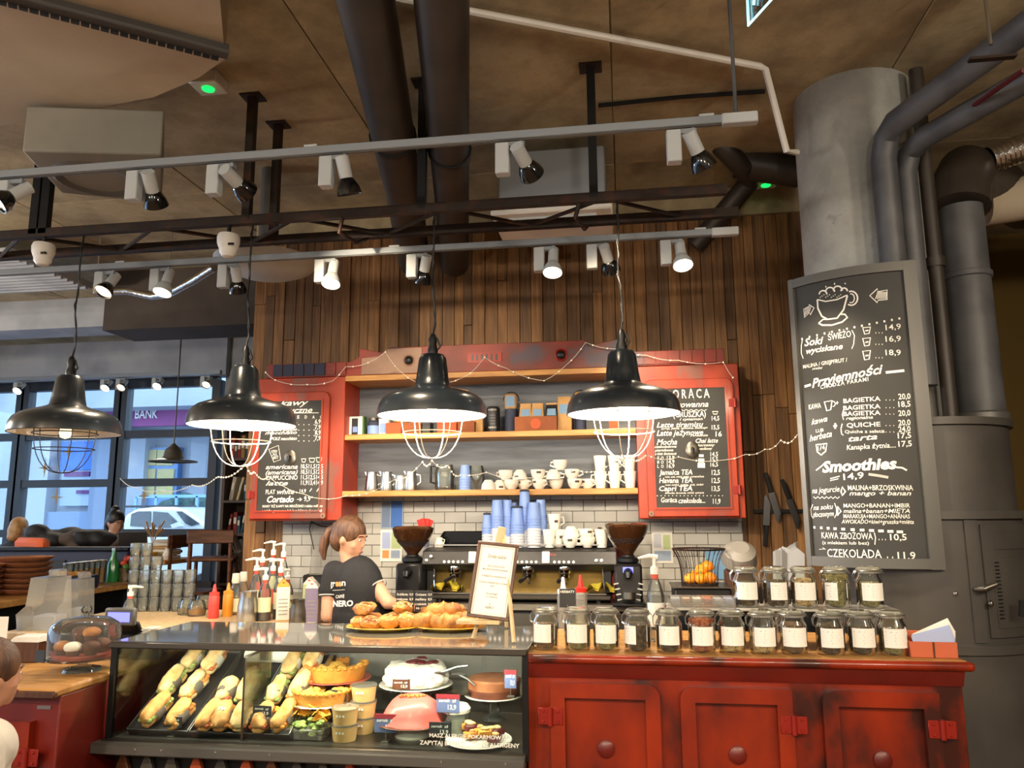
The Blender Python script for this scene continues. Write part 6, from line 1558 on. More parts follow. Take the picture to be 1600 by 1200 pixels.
for x_ in (.19, .66, 1.11): MB().span((x_ - .004, 3.54, TOPZ), (x_ + .004, 3.71, 1.172)).build('support', 'acrylic_white', rs_)
for i, (px, te, fl_, la) in enumerate(((1167, 'tea_dark', .62, None), (1213, 'tea_dark', .66, (240, 318)), (1257, 'tea_grain', .7, None), (1308, 'tea_green', .84, (205, 262)), (1361, 'tea_green', .62, None))):
    x_ = P(px, 945, y=3.62).x
    tea_jar(Vector((x_, 3.62, 1.1825)), 'clip-top jar of %s tea, %s from the left on the riser' % (tn[te], ORD[i]), te, fl_, 0, la or (221, 319), 'clip-top tea jars on the riser')
# sample tray on the riser
st_ = thing('sample_tray', 'clear compartment tray of sugar sachets on the riser', 'tray', (P(1097, 930, y=3.6).x, 3.62, 1.1825))
MB().box((0, 0, .02), (.28, .12, .04), ch=.003).build('tray', 'plastic_clear', st_)
for i in range(6): MB().box((-.115 + i * .046, 0, .022), (.036, .1, .026), ch=.003).build('sachet', ('cup_white', 'kraft', 'cream_paper', 'terracotta', 'cup_white', 'paper_blue')[i], st_)
# pump bottle in front of the riser
pump_bottle(P(1027, 1003, z=TOPZ) + Vector((0, .03, 0)), 'clear pump bottle with orange label behind the tea jars', 'plastic_clear', 'white_paper', .31, 12, grp='pump bottles', s_=1.05)
# wire basket with small pumpkins, on the back counter end
FR = .06
bk = thing('wire_basket', 'flared black wire fruit basket behind the riser', 'basket', (P(1094, 920, y=4.5).x, 4.5, 1.2))
for i in range(26):
    a_ = 2 * math.pi * i / 26; pp = []
    for j in range(7):
        f_ = j / 6; rr = .10 + .045 * f_ ** 3.2; pp.append((rr * math.cos(a_), rr * math.sin(a_), .19 * f_))
    MB().tube(pp, .0018, 4).build('wire', 'rust_steel', bk)
for rr, zz in ((.10, .0), (.145, .19), (.141, .185)): MB().tube([(rr * math.cos(2 * math.pi * i / 30), rr * math.sin(2 * math.pi * i / 30), zz) for i in range(30)], .003, 5, closed=True).build('ring', 'rust_steel', bk)
MB().cyl((0, 0, -.004), .1, .004, 24).build('base', 'rust_steel', bk)
stnd = thing('basket_stand', 'dark box under the wire fruit basket', 'box', (bk.location.x, 4.5, 0)); MB().box((0, 0, .595), (.3, .3, 1.19), ch=.01).build('body', 'black_metal', stnd); MB().box((0, 0, 1.192), (.32, .32, .006)).build('top', 'steel_dark', stnd)
def squash(p, label, r_=.038, mat='squash'):
    t = thing('mini_pumpkin', label, 'pumpkin', p, random.uniform(0, 90), 'mini pumpkins in the basket')
    vs = []; n = 24; ri = 8
    for j in range(ri + 1):
        b_ = math.pi * j / ri
        for i in range(n):
            a_ = 2 * math.pi * i / n; k = 1 - .1 * abs(math.cos(a_ * 4)) * math.sin(b_)
            vs.append((r_ * k * math.sin(b_) * math.cos(a_), r_ * k * math.sin(b_) * math.sin(a_), r_ * .8 - r_ * .8 * math.cos(b_)))
    MB().add(vs, [(j * n + i, j * n + (i + 1) % n, (j + 1) * n + (i + 1) % n, (j + 1) * n + i) for j in range(ri) for i in range(n)]).build('flesh', mat, t, sharp=0)
    MB().tube([(0, 0, r_ * 1.5), (.004, 0, r_ * 1.9)], [.006, .004], 6).build('stem', 'leaf', t)
b0 = Vector(bk.location)
for i, (dx, dy, dz, r_, m_, lab) in enumerate(((-.055, -.045, .002, .036, 'squash', 'yellow mini pumpkin at the left of the basket'), (.0, -.06, .002, .036, 'squash', 'yellow mini pumpkin at the front of the basket'), (.05, -.04, .002, .04, 'orange_fruit', 'orange mini pumpkin at the right of the basket'), (.01, -.01, .045, .038, 'squash', 'yellow mini pumpkin in the middle of the pile'), (.045, .0, .06, .04, 'orange_fruit', 'deep orange mini pumpkin on top of the pile'), (-.02, .04, .004, .04, 'orange_fruit', 'orange mini pumpkin at the back of the basket'))): squash(b0 + Vector((dx, dy, dz)), lab, r_, m_)
q = P(1157, 880, y=4.55)
t = thing('mixing_bowl', 'grey bowl standing on edge left of the napkin stack', 'bowl', (q.x, 4.6, BC)); t.location.z = BC + .001
MB().lathe([(0, .1), (.05, .1), (.088, .07), (.1, .0), (.095, .0), (.083, .066), (.05, .092), (0, .094)], 28, T(0, 0, .29) @ RX(40)).build('bowl', 'grey_bowl', t); MB().box((0, .03, .12), (.16, .1, .24), ch=.01).build('holder', 'walnut', t)
q = P(1228, 880, y=4.4)
t = thing('paper_bag_stack', 'white paper bags standing upright beside the chalkboard column', 'paper bags', (q.x, 4.4, 0)); t.location.z = 0
MB().box((0, 0, .6), (.26, .24, 1.2), ch=.01).build('box', 'black_metal', t)
for i in range(5): MB().prism([(-.075, 1.2), (.075, 1.2), (.085 - .012 * i, 1.37 + .014 * i), (.05, 1.40 + .008 * i), (.02, 1.385 + .01 * i), (-.03, 1.41 - .01 * i), (-.065, 1.36 + .01 * i)], -.002, .002, T(.01 * i - .02, -.08 + i * .025, 0) @ RZ(i * 14 - 28) @ RX(-3 + i)).build('bag', 'paper_grey', t)
# leaflet box at the right end
q = P(1457, 1026, z=TOPZ)
t = thing('leaflet_box', 'small brown wooden box of pale blue leaflets at the counter end', 'box', (q.x, q.y + .02, TOPZ), -3)
w_ = .165
for c_, d_ in (((0, -.045, .03), (w_, .008, .06)), ((0, .045, .045), (w_, .008, .09)), ((-w_ / 2, 0, .03), (.008, .1, .06)), ((w_ / 2, 0, .03), (.008, .1, .06)), ((0, 0, .004), (w_, .1, .008))): MB().box(c_, d_, ch=.002).build('board', 'terracotta', t)
MB().box((0, -.05, .03), (.006, .004, .06)).build('joint', 'walnut', t)
for i in range(7): MB().box((0, 0, 0), (.15, .002, .06), T(.005 + .004 * i, -.032 + .01 * i, .066 + .003 * i) @ RY(-12 - 2.2 * i)).build('leaflet', 'paper_blue' if i < 3 else 'white_paper', t)
# ================================================================== concrete column
CC = Vector((1.36, 4.35))
col = MB().lathe([(.315, 0), (.315, CEIL)], 48, T(CC.x, CC.y, 0)).build('column', 'concrete_column'); struct(col)
struct(MB().lathe([(.325, 0), (.325, 1.5)], 48, T(CC.x, CC.y, 0)).build('trim_4', 'casing_dark'))
# curved chalkboard
RB = .60; A0, A1 = 216.5, 272.5
bz0, bz1 = 1.335, 2.765
bd = thing('curved_chalkboard', 'tall curved chalkboard menu in a grey frame on the round column', 'chalkboard')
def arcslab(a0, a1, r0, r1, z0, z1, n=24):
    mb = MB(); vs = []
    for i in range(n + 1):
        a_ = R(a0 + (a1 - a0) * i / n); c_, s_ = math.cos(a_), math.sin(a_)
        vs += [(CC.x + r0 * c_, CC.y + r0 * s_, z0), (CC.x + r1 * c_, CC.y + r1 * s_, z0), (CC.x + r1 * c_, CC.y + r1 * s_, z1), (CC.x + r0 * c_, CC.y + r0 * s_, z1)]
    fs = [(0, 1, 2, 3), tuple(4 * n + k for k in (3, 2, 1, 0))]
    for i in range(n):
        for k in range(4): fs.append((4 * i + k, 4 * i + (k + 1) % 4, 4 * i + 4 + (k + 1) % 4, 4 * i + 4 + k))
    return mb.add(vs, fs)
arcslab(A0, A1, RB - .03, RB - .004, bz0 + .01, bz1 - .01).build('board', 'chalkboard', bd)
fw_ = .045; fa = math.degrees(fw_ / RB)
arcslab(A0, A1, RB - .035, RB + .012, bz1 - fw_, bz1).build('frame_top', 'frame_grey', bd); arcslab(A0, A1, RB - .035, RB + .012, bz0, bz0 + fw_).build('frame_bottom', 'frame_grey', bd)
arcslab(A0 - .3, A0 + fa * .55, RB - .035, RB + .013, bz0 - .002, bz1 + .002, 3).build('frame_side', 'frame_grey', bd); arcslab(A1 - fa, A1 + 1.5, RB - .035, RB + .013, bz0 - .002, bz1 + .002, 4).build('frame_side', 'frame_grey', bd)
for a_ in (235, 262): arcslab(a_, a_ + 2, .31, RB - .03, 2.0, 2.04, 2).build('bracket', 'black_metal', bd)
# chalk writing: (u, v) = fraction along the arc, height
def cyl_uv(px, py):
    d = CROT @ Vector(((px - 800) / FPX, -(py - 600) / FPX, -1)); rr = RB - .002
    ox, oy = EYE.x - CC.x, EYE.y - CC.y
    a_ = d.x ** 2 + d.y ** 2; b_ = 2 * (ox * d.x + oy * d.y); c_ = ox ** 2 + oy ** 2 - rr ** 2
    t_ = (-b_ - math.sqrt(max(0, b_ * b_ - 4 * a_ * c_))) / (2 * a_)
    p = EYE + d * t_
    return math.atan2(p.y - CC.y, p.x - CC.x) % (2 * math.pi) * rr, p.z
def fcy(u, v): a_ = u / (RB - .002); return (CC.x + (RB - .002) * math.cos(a_), CC.y + (RB - .002) * math.sin(a_), v)
def wc(s, px0, py0, px1, py1, hpx, **k):
    a_ = cyl_uv(px0, py0); b_ = cyl_uv(px1, py1); h_ = cyl_uv(px0, py0 - hpx)[1] - a_[1]
    letter(s, fcy, a_[0], a_[1], b_[0], h_, bd, slope=(b_[1] - a_[1]) / (b_[0] - a_[0]), **k)
def sc(pts, w_=.006, closed=False, mat='chalk'): stroke([cyl_uv(*p) for p in pts], fcy, w_, bd, mat, closed=closed)
def carc(cx, cy, rx_, ry_, a0, a1, n=14): return [(cx + rx_ * math.cos(R(a0 + (a1 - a0) * k / n)), cy - ry_ * math.sin(R(a0 + (a1 - a0) * k / n))) for k in range(n + 1)]
# cup drawing
sc([(1277, 468), (1278, 482), (1284, 494), (1293, 499), (1308, 497), (1318, 484), (1324, 462)], .008)
sc([(1277, 468), (1290, 471), (1308, 468), (1324, 461)], .006)
for cx_, cy_, r_ in ((1286, 460, 6), (1297, 456, 7), (1309, 454, 7), (1319, 455, 5)): sc(carc(cx_, cy_, r_, r_, 0, 180, 8), .007)
for i in range(14): sc([(1281 + i * 2.9, 464 - (i % 3) * 2), (1282.2 + i * 2.9, 465 - (i % 3) * 2)], .004)
sc(carc(1330, 466, 10, 11, 110, -120, 12), .007); sc(carc(1330, 466, 5, 7, 110, -120, 10), .005)
sc([(1279, 505), (1285, 508), (1300, 508), (1316, 503), (1324, 496), (1320, 491), (1314, 491)], .008); sc([(1279, 505), (1286, 499), (1293, 499)], .007)
for p_ in (((1290, 447), (1291, 449)), ((1304, 442), (1304, 445)), ((1320, 442), (1321, 444))): sc(p_, .005)
sc([(1256, 483), (1264, 479), (1264, 476), (1272, 481), (1266, 492), (1265, 488), (1257, 496)], .005, True); 
for i in range(4): sc([(1258 + i * 2.2, 493 - i * 2), (1259 + i * 2.6, 482 - i)], .004)
sc([(1359, 462), (1371, 451), (1371, 456), (1386, 453), (1386, 468), (1372, 469), (1371, 473)], .005, True)
for i in range(7): sc([(1368 + i * 2.6, 467), (1372 + i * 2.2, 456)], .004)
for i in range(14):
    f_ = i / 13; x_ = 1253 + 152 * f_; y_ = 528 - 32 * f_ ** .9
    sc([(x_, y_), (x_ + .4, y_ + 3.2)], .008)
wc('Soki', 1257, 541, 1287, 537, 12, shear=.3, bold=.02); wc('ŚWIEŻO', 1294, 532, 1330, 526, 10, bold=.012); wc('wyciskane', 1260, 553, 1317, 545, 9, shear=.3, bold=.02)
wc('MALINA / GREJPFRUT /', 1255, 576, 1324, 565, 6, bold=.008); wc('mix', 1269, 578, 1286, 576, 4, shear=.3)
sc([(1254, 530), (1252, 540), (1252, 552), (1255, 560)], .004); sc([(1331, 516), (1335, 524), (1334, 537), (1331, 545)], .004)
for i, (y_, pr_) in enumerate(((518, '14,9'), (536, '16,9'), (557, '18,9'))):
    s_ = 1 + .18 * i
    sc([(1348, y_ - 6 * s_), (1360, y_ - 7 * s_), (1358, y_ + 3 * s_), (1351, y_ + 4 * s_)], .005, True); sc([(1352, y_ - 1), (1357, y_ - 2)], .006)
    for k in range(3): sc([(1368 + k * 5, y_ + 2), (1369 + k * 5, y_ + 2)], .006)
    wc(pr_, 1384, y_ - 2, 1408, y_ - 4 + i, 9, bold=.008)
sc([(1257, 604), (1267, 601)], .012); sc([(1384, 582), (1413, 579)], .012)
wc('Przyjemności', 1269, 606, 1380, 583, 14, shear=.3, bold=.022); wc('CHODZĄ PARAMI', 1282, 608, 1357, 595, 6, bold=.014, spacing=1.2)
wc('KAWA', 1264, 640, 1283, 637, 8, bold=.012)
sc([(1288, 628), (1300, 626), (1298, 640), (1292, 642)], .006, True); sc(carc(1302, 631, 3, 4, 110, -110, 6), .004); sc([(1306, 630), (1310, 629)], .004); sc([(1308, 627), (1308, 632)], .004)
for i, (s, y0_, y1_, pr_, py) in enumerate((('BAGIETKA', 630, 626, '20,0', 624), ('BAGIETKA', 641, 638, '18,5', 636), ('BAGIETKA', 650, 648, '20,0', 650), ('QUICHE', 668, 666, '20,0', 665), ('Quiche z sałatą', 677, 676, '24,0', 675))):
    x0_ = 1318 if i < 3 else 1323 if i == 3 else 1320
    wc(s, x0_, y0_, 1376 if i != 4 else 1382, y1_, 7 if i != 4 else 5, bold=.016 if i != 4 else .01)
    wc(pr_, 1404, py, 1423, py - 1, 9, bold=.016)
    for k in range(3): sc([(1384 + k * 6, y1_ - 1), (1385 + k * 6, y1_ - 1)], .005)
wc('regionalna', 1322, 656, 1364, 654, 5, shear=.3)
wc('tarta', 1326, 690, 1371, 686, 9, shear=.3, bold=.016); wc('17,5', 1403, 685, 1424, 684, 9, bold=.016); wc('Kanapka żytnia....', 1323, 703, 1400, 699, 8, shear=.15, bold=.01); wc('17,5', 1404, 698, 1425, 697, 9, bold=.016)
wc('kawa', 1268, 664, 1293, 658, 9, shear=.35, bold=.012); wc('LUB', 1275, 676, 1287, 674, 5, bold=.01); wc('herbata', 1265, 690, 1300, 682, 10, shear=.35, bold=.012)
sc([(1302, 666), (1308, 665)], .008); sc([(1305, 661), (1305, 670)], .008); sc([(1316, 662), (1314, 670), (1315, 678), (1318, 680)], .005)
sc([(1318, 640), (1316, 648), (1318, 656)], .004)
sc([(1275, 695), (1292, 693), (1290, 705), (1283, 711), (1277, 706)], .007, True); wc('1/4', 1278, 704, 1289, 702, 7, bold=.01)
wc('Smoothies', 1285, 738, 1402, 732, 17, shear=.22, bold=.04); sc([(1275, 735), (1284, 728), (1290, 722)], .006); sc([(1400, 730), (1410, 731), (1417, 735)], .008)
wc('14,9', 1318, 750, 1350, 747, 10, bold=.016); sc([(1297, 748), (1312, 744)], .005); sc([(1297, 751), (1310, 748)], .004); sc([(1357, 741), (1372, 743), (1388, 746)], .012, mat='chalk_soft')
wc('na jogurcie', 1269, 771, 1312, 768, 9, shear=.3, bold=.01); sc([(1271 + i * 3.4, 776 + (i % 2) * 3) for i in range(13)], .004); sc([(1316, 761), (1321, 768), (1316, 774), (1314, 768)], .008, True)
wc('MALINA+BRZOSKWINIA', 1325, 766, 1427, 766, 8, bold=.012); wc('mango + banan', 1327, 774, 1424, 774, 7, shear=.3, bold=.014)
wc('na soku', 1271, 797, 1302, 795, 8, shear=.3, bold=.01); wc('tłoczonym', 1271, 808, 1303, 806, 8, shear=.3, bold=.01); sc([(1270, 788), (1267, 796), (1268, 806), (1271, 810)], .004); sc([(1304, 786), (1307, 795), (1307, 803), (1304, 809)], .004); sc([(1309, 791), (1314, 799), (1309, 806)], .008, True)
for i, s in enumerate(('MANGO+BANAN+IMBIR', 'malina+banan+MIĘTA', 'MARAKUJA+MANGO+ANANAS', 'AWOKADO+kiwi+gruszka+mięta')): wc(s, 1318 - (i == 3) * 3, 793 + i * 8.3, 1422 + (i == 3) * 6, 793 + i * 8.5, 6.5, bold=.01, shear=.05 + .2 * (i % 2))
for i in range(11): sc([(1271 + i * 14.4 - (i < 4) * i * 4 - (i >= 4) * 14, 824 + i * .7), (1274 + i * 14.4 - (i < 4) * i * 4 - (i >= 4) * 14 + i * .7, 824 + i * .7)], .012)
wc('KAWA ZBOŻOWA', 1284, 841, 1364, 843, 10, bold=.008); wc('(z mlekiem lub bez)', 1285, 850, 1358, 851, 5, bold=.008); sc([(1366, 832), (1368, 840), (1367, 851)], .004)
for i in range(3): sc([(1373 + i * 5, 843), (1374 + i * 5, 843)], .007)
wc('10,5', 1391, 844, 1417, 844, 10, bold=.016); wc('→', 1280, 861, 1291, 861, 6, bold=.01); wc('CZEKOLADA', 1293, 870, 1378, 872, 13, bold=.006)
for i in range(2): sc([(1386 + i * 8, 871), (1387.5 + i * 8, 871)], .008)
wc('11,9', 1403, 874, 1431, 874, 12, bold=.012)
# ------------------------------------------------------------------ round grey casing with locker door
cs = thing('round_casing', 'dark grey round metal casing with locker door right of the chalkboard', 'casing', (1.47, 4.2, 0))
def ring(name, r_, z0, z1, mat='casing_grey'): return MB().lathe([(0, z0), (r_, z0), (r_, z1), (0, z1)], 56).build(name, mat, cs)
ring('upper_drum', .425, 1.58, 1.985); ring('top_cap', .445, 1.985, 2.02); ring('middle_drum', .44, 1.0, 1.56); ring('middle_ledge', .462, 1.555, 1.59); ring('lower_ledge', .465, .97, 1.01); ring('lower_drum', .452, 0, .97)
def cpanel(name, a0, a1, r0, r1, z0, z1, mat='casing_grey', n=10, parent=None):
    mb = MB(); vs = []
    for i in range(n + 1):
        a_ = R(a0 + (a1 - a0) * i / n); c_, s_ = math.cos(a_), math.sin(a_)
        vs += [(r0 * c_, r0 * s_, z0), (r1 * c_, r1 * s_, z0), (r1 * c_, r1 * s_, z1), (r0 * c_, r0 * s_, z1)]
    fs = [(0, 1, 2, 3), tuple(4 * n + k for k in (3, 2, 1, 0))] + [(4 * i + k, 4 * i + (k + 1) % 4, 4 * i + 4 + (k + 1) % 4, 4 * i + 4 + k) for i in range(n) for k in range(4)]
    return mb.add(vs, fs).build(name, mat, parent or cs)
dr_ = cpanel('door', 283, 330, .439, .449, 1.04, 1.53)
cpanel('stile', 274, 281, .439, .449, 1.02, 1.55); cpanel('inner_panel', 288, 326, .448, .453, 1.08, 1.38, parent=dr_); cpanel('name_holder', 290, 322, .448, .453, 1.42, 1.49, parent=dr_)
for k in range(16):
    z_ = 1.12 + k * .016
    for a_ in (289, 321): cpanel('vent_slot', a_, a_ + 3, .452, .4545, z_, z_ + .006, 'black_plastic', 2, dr_)
aa = R(279); hx_, hy_ = .45 * math.cos(aa), .45 * math.sin(aa)
MB().tube([(hx_ - .02, hy_ - .01, 1.25), (hx_, hy_ - .05, 1.255), (hx_ + .05, hy_ - .045, 1.275)], [.012, .014, .011], 10).build('handle', 'steel_dark', cs); MB().box((hx_ - .01, hy_ - .015, 1.19), (.02, .012, .07), RY(8)).build('padlock_tag', 'black_metal', cs); MB().ell((hx_ + .03, hy_ - .02, 1.19), (.012, .012, .015), 10, 6).build('lock', 'steel_dark', cs)
MB().ell((.44 * math.cos(R(266)), .44 * math.sin(R(266)), 1.23), (.012, .012, .012), 10, 6).build('stud', 'chrome', cs)
# pipes right of the column
def vpipe(px, Y, r_, z0, z1, label, mat='pipe_grey'):
    q = P(px, 300, y=Y); t = thing('riser_pipe', label, 'pipe', (q.x, Y, z0)); MB().cyl((0, 0, 0), r_, z1 - z0, 18).build('pipe', mat, t)
    MB().lathe([(r_, 0), (r_ + .01, 0), (r_ + .01, .05), (r_, .05)], 18, T(0, 0, (z1 - z0) * .42)).build('sleeve', mat, t)
    return q.x
YA = 3.93
e0 = P(1378, 222, y=YA); f0 = P(1620, 30, z=e0.z + .1)
tag(MB().tube([(e0.x, YA, 2.2), (e0.x, YA, e0.z - .1), (e0.x + .01, YA - .04, e0.z), (e0.x + .03, YA - .12, e0.z + .04), f0, f0 + (f0 - Vector((e0.x + .03, YA - .12, e0.z + .04))) * 1.6], .062, 18).build('bent_pipe', 'pipe_grey'), 'grey bent pipe dropping left behind the curved chalkboard', 'pipe')
e1 = P(1412, 245, y=4.0); f1 = P(1640, 105, z=e1.z + .06)
tag(MB().tube([(e1.x, 4.0, 2.2), (e1.x, 4.0, e1.z - .1), (e1.x + .015, 3.96, e1.z), (e1.x + .05, 3.86, e1.z + .03), f1, f1 + (f1 - Vector((e1.x + .05, 3.86, e1.z + .03))) * 1.6], .055, 18).build('bent_pipe', 'pipe_grey'), 'grey bent pipe dropping nearer the casing behind the chalkboard', 'pipe')
vpipe(1450, 4.02, .035, 2.02, 3.9, 'thin dark riser pipe beside the curved chalkboard', 'pipe_dark')
tag(MB().tube([P(1468, 400, y=4.0), P(1470, 500, y=4.0), P(1478, 600, y=4.0), P(1486, 660, y=4.0)], .007, 6).build('hanging_cord', 'cream_paper'), 'pale twisted cord hanging beside the casing pipes', 'cord')
q = P(1500, 330, y=4.25); x_ = q.x
bp = thing('flue_pipe', 'thick dark flue pipe with elbow standing on the round casing', 'pipe')
MB().tube([(x_, 4.25, 2.03), (x_, 4.25, 3.2)], .11, 22).build('shaft', 'pipe_grey', bp)
MB().tube([(x_, 4.25, 3.2), (x_ + .02, 4.28, 3.32), (x_ + .1, 4.36, 3.45), (x_ + .3, 4.6, 3.52), (x_ + .8, 5.2, 3.55)], .15, 22).build('elbow', 'pipe_dark', bp)
MB().lathe([(.111, 0), (.125, .01), (.125, .05), (.111, .06)], 22, T(x_, 4.25, 2.03)).build('collar', 'frame_grey', bp); MB().lathe([(.111, 0), (.12, .005), (.12, .03), (.111, .035)], 22, T(x_, 4.25, 2.8)).build('seam_ring', 'pipe_grey', bp)
a = P(1545, 250, y=4.3); b = P(1700, 195, y=4.3)
fd = []
n = 40
prof = [(.07 + .008 * (i % 2), i / n) for i in range(n + 1)]
dv = b - a; rot = dv.to_track_quat('Z', 'Y').to_matrix().to_4x4()
tag(MB().lathe([(r_, z_ * dv.length) for r_, z_ in prof], 18, T(*a) @ rot).build('foil_duct', 'foil'), 'ribbed silver foil duct at the right edge under the ceiling', 'duct')
a = P(1535, 320, y=4.7); b = P(1660, 300, y=4.7)
tag(MB().tube([a, b, Vector((4.08, 4.75, b.z))], .13, 18).build('round_duct', 'concrete_soffit'), 'wide beige round duct behind the flue pipe', 'duct')
q = P(1462, -10, z=3.9); t = thing('pipe_hanger', 'steel threaded rod hanger holding the bent pipe at top right', 'hanger')
a = P(1548, 70, z=3.5); MB().tube([(a.x, a.y, CEIL), (a.x, a.y, a.z)], .008, 6).build('rod', 'steel', t); MB().box((a.x, a.y, a.z - .06), (.18, .03, .012)).build('bar', 'rust_steel', t)
tag(MB().tube([P(1430, 235, y=4.1), P(1500, 180, y=3.7), P(1600, 110, y=3.2)], .012, 6).build('red_cable', 'berry'), 'thin dark red cable running along the right pipes', 'cable')
t = thing('fire_button', 'small red fire alarm button at the right edge', 'alarm', P(1597, 960, y=4.6)); MB().box((0, 0, 0), (.06, .04, .06), ch=.005).build('box', 'red_gloss', t); MB().box((0, -.022, 0), (.035, .004, .035)).build('glass', 'white_plastic', t)

# ================================================================== people
def figure(mb, name, mat, parent, vox=.012, sm=6, loc=None):
    o = mb.build(name, mat, parent, loc, sharp=0)
    r = o.modifiers.new('remesh', 'REMESH'); r.mode = 'VOXEL'; r.voxel_size = vox; r.use_smooth_shade = True
    s_ = o.modifiers.new('smooth', 'SMOOTH'); s_.factor = .5; s_.iterations = sm
    return o
def head_prims(mb, m, k=1.0):
    """head facing local +x, centre of the skull at the origin"""
    mb.ell((0, 0, 0), (.098 * k, .076 * k, .105 * k), 18, 12, m); mb.ell((.03 * k, 0, -.055 * k), (.066 * k, .056 * k, .062 * k), 16, 10, m)
    mb.ell((.068 * k, 0, -.098 * k), (.024 * k, .024 * k, .02 * k), 12, 8, m); mb.ell((.094 * k, 0, -.03 * k), (.02 * k, .012 * k, .02 * k), 10, 8, m)
    mb.ell((.088 * k, 0, -.014 * k), (.014 * k, .01 * k, .03 * k), 10, 8, m); mb.ell((.084 * k, 0, -.072 * k), (.016 * k, .024 * k, .012 * k), 10, 8, m)
    mb.ell((.082 * k, 0, .018 * k), (.016 * k, .05 * k, .012 * k), 10, 8, m)
    for s_ in (-1, 1): mb.ell((-.004 * k, s_ * .077 * k, -.018 * k), (.018 * k, .012 * k, .03 * k), 10, 8, m); mb.ell((.055 * k, s_ * .04 * k, -.04 * k), (.028 * k, .022 * k, .026 * k), 10, 8, m)
    return mb
def face_bits(parent, m, k=1.0):
    for s_ in (-1, 1):
        MB().ell((.084 * k, s_ * .03 * k, -.002), (.007 * k, .011 * k, .006 * k), 10, 6, m).build('eye', 'eye_white', parent)
        MB().ell((.09 * k, s_ * .031 * k, -.002), (.003 * k, .005 * k, .005 * k), 8, 6, m).build('iris', 'eye_dark', parent)
        MB().tube([m @ Vector((.096 * k, s_ * .014 * k, .02 * k)), m @ Vector((.093 * k, s_ * .035 * k, .024 * k)), m @ Vector((.08 * k, s_ * .05 * k, .018 * k))], .0035 * k, 5).build('eyebrow', 'hair_brown', parent)
    MB().ell((.0985 * k, 0, -.071 * k), (.004 * k, .02 * k, .006 * k), 10, 6, m).build('lips', 'lips', parent)
def hand_prims(mb, wrist, d, up, k=1.0, curl=.5):
    """palm, four fingers and a thumb starting at the wrist, d = pointing direction, up = back of the hand"""
    d = Vector(d).normalized(); up = (Vector(up) - d * Vector(up).dot(d)).normalized(); sd = d.cross(up)
    w_ = Vector(wrist); pc_ = w_ + d * .045 * k
    mb.cap(w_, w_ + d * .03 * k, .022 * k, .026 * k); mb.cap(pc_ - sd * .018 * k, pc_ + sd * .018 * k, .02 * k, .02 * k); mb.cap(w_ + d * .03 * k, w_ + d * .075 * k, .026 * k, .024 * k)
    for i, (o_, l_) in enumerate(((-.03, .062), (-.01, .075), (.011, .07), (.031, .055))):
        a = w_ + d * .078 * k + sd * o_ * k; b = a + (d - up * curl * .4).normalized() * l_ * .5 * k; c = b + (d - up * curl * 1.4).normalized() * l_ * .5 * k
        mb.cap(a, b, .0095 * k, .009 * k, 8); mb.cap(b, c, .009 * k, .0075 * k, 8)
    a = w_ + d * .03 * k - sd * .024 * k; b = a + (d * .6 - sd * .8 - up * .3).normalized() * .036 * k; c = b + (d - sd * .2 - up * .5).normalized() * .03 * k
    mb.cap(a, b, .012 * k, .0105 * k, 8); mb.cap(b, c, .0105 * k, .008 * k, 8)
# ------------------------------------------------------------------ the barista
bt = thing('person', 'barista in black polo shirt with brown ponytail seen from behind at the bar', 'person', (-1.55, 4.42, 0))
B = Vector((-1.55, 4.42, 0))
def L(px, py, Y): return P(px, py, y=Y) - B
hm = T(*(L(547, 838, 4.42))) @ RZ(-8) @ RY(14)
shR, elR, wrR = L(572, 889, 4.45), L(606, 942, 4.36), L(650, 950, 4.5)
shL, elL, wrL = L(517, 893, 4.4), L(512, 962, 4.36), L(535, 968, 4.56)
bm_ = MB(); head_prims(bm_, hm, .98)
nk = L(549, 884, 4.43)
bm_.cap(hm @ Vector((-.02, 0, -.05)), nk, .046, .052)
bm_.ell(nk + Vector((0, 0, -.09)), (.15, .09, .12), 16, 10); bm_.ell((0, 0, 1.12), (.15, .1, .2), 16, 10); bm_.ell((0, 0, .94), (.165, .11, .16), 16, 10)
bm_.cap(shR, elR, .048, .038); bm_.cap(elR, wrR, .038, .025); bm_.cap(shL, elL, .048, .04); bm_.cap(elL, wrL, .04, .025)
hand_prims(bm_, wrR, (.9, .35, -.1), (0, 0, 1), .95); hand_prims(bm_, wrL, (.5, .85, .0), (0, 0, 1), .95)
for s_ in (-1, 1): bm_.cap((s_ * .085, 0, .88), (s_ * .085, .01, .48), .082, .055); bm_.cap((s_ * .085, .01, .48), (s_ * .085, -.01, .09), .055, .038); bm_.cap((s_ * .085, -.03, .045), (s_ * .09, .14, .04), .04, .035)
figure(bm_, 'body', 'skin', bt, .009, 5)
face_bits(bt, hm, .98)
sm_ = MB()
sm_.ell(nk + Vector((0, 0, -.075)), (.14, .1, .1), 18, 12); sm_.ell((-.0, 0, 1.16), (.155, .115, .2), 18, 12); sm_.ell((0, 0, 1.02), (.165, .12, .16), 18, 12); sm_.ell((0, 0, .92), (.178, .125, .1), 18, 12)
sm_.lathe([(0, -.02), (.058, -.02), (.056, .035), (0, .035)], 16, T(*(nk + Vector((0, 0, -.012)))))
d_ = (elR - shR); sm_.cap(shR + Vector((-.03, 0, .0)), shR + d_ * .34, .056, .056); d_ = (elL - shL); sm_.cap(shL + Vector((.02, 0, .0)), shL + d_ * .42, .066, .06)
figure(sm_, 'polo_shirt', 'shirt_black', bt, .01, 6)
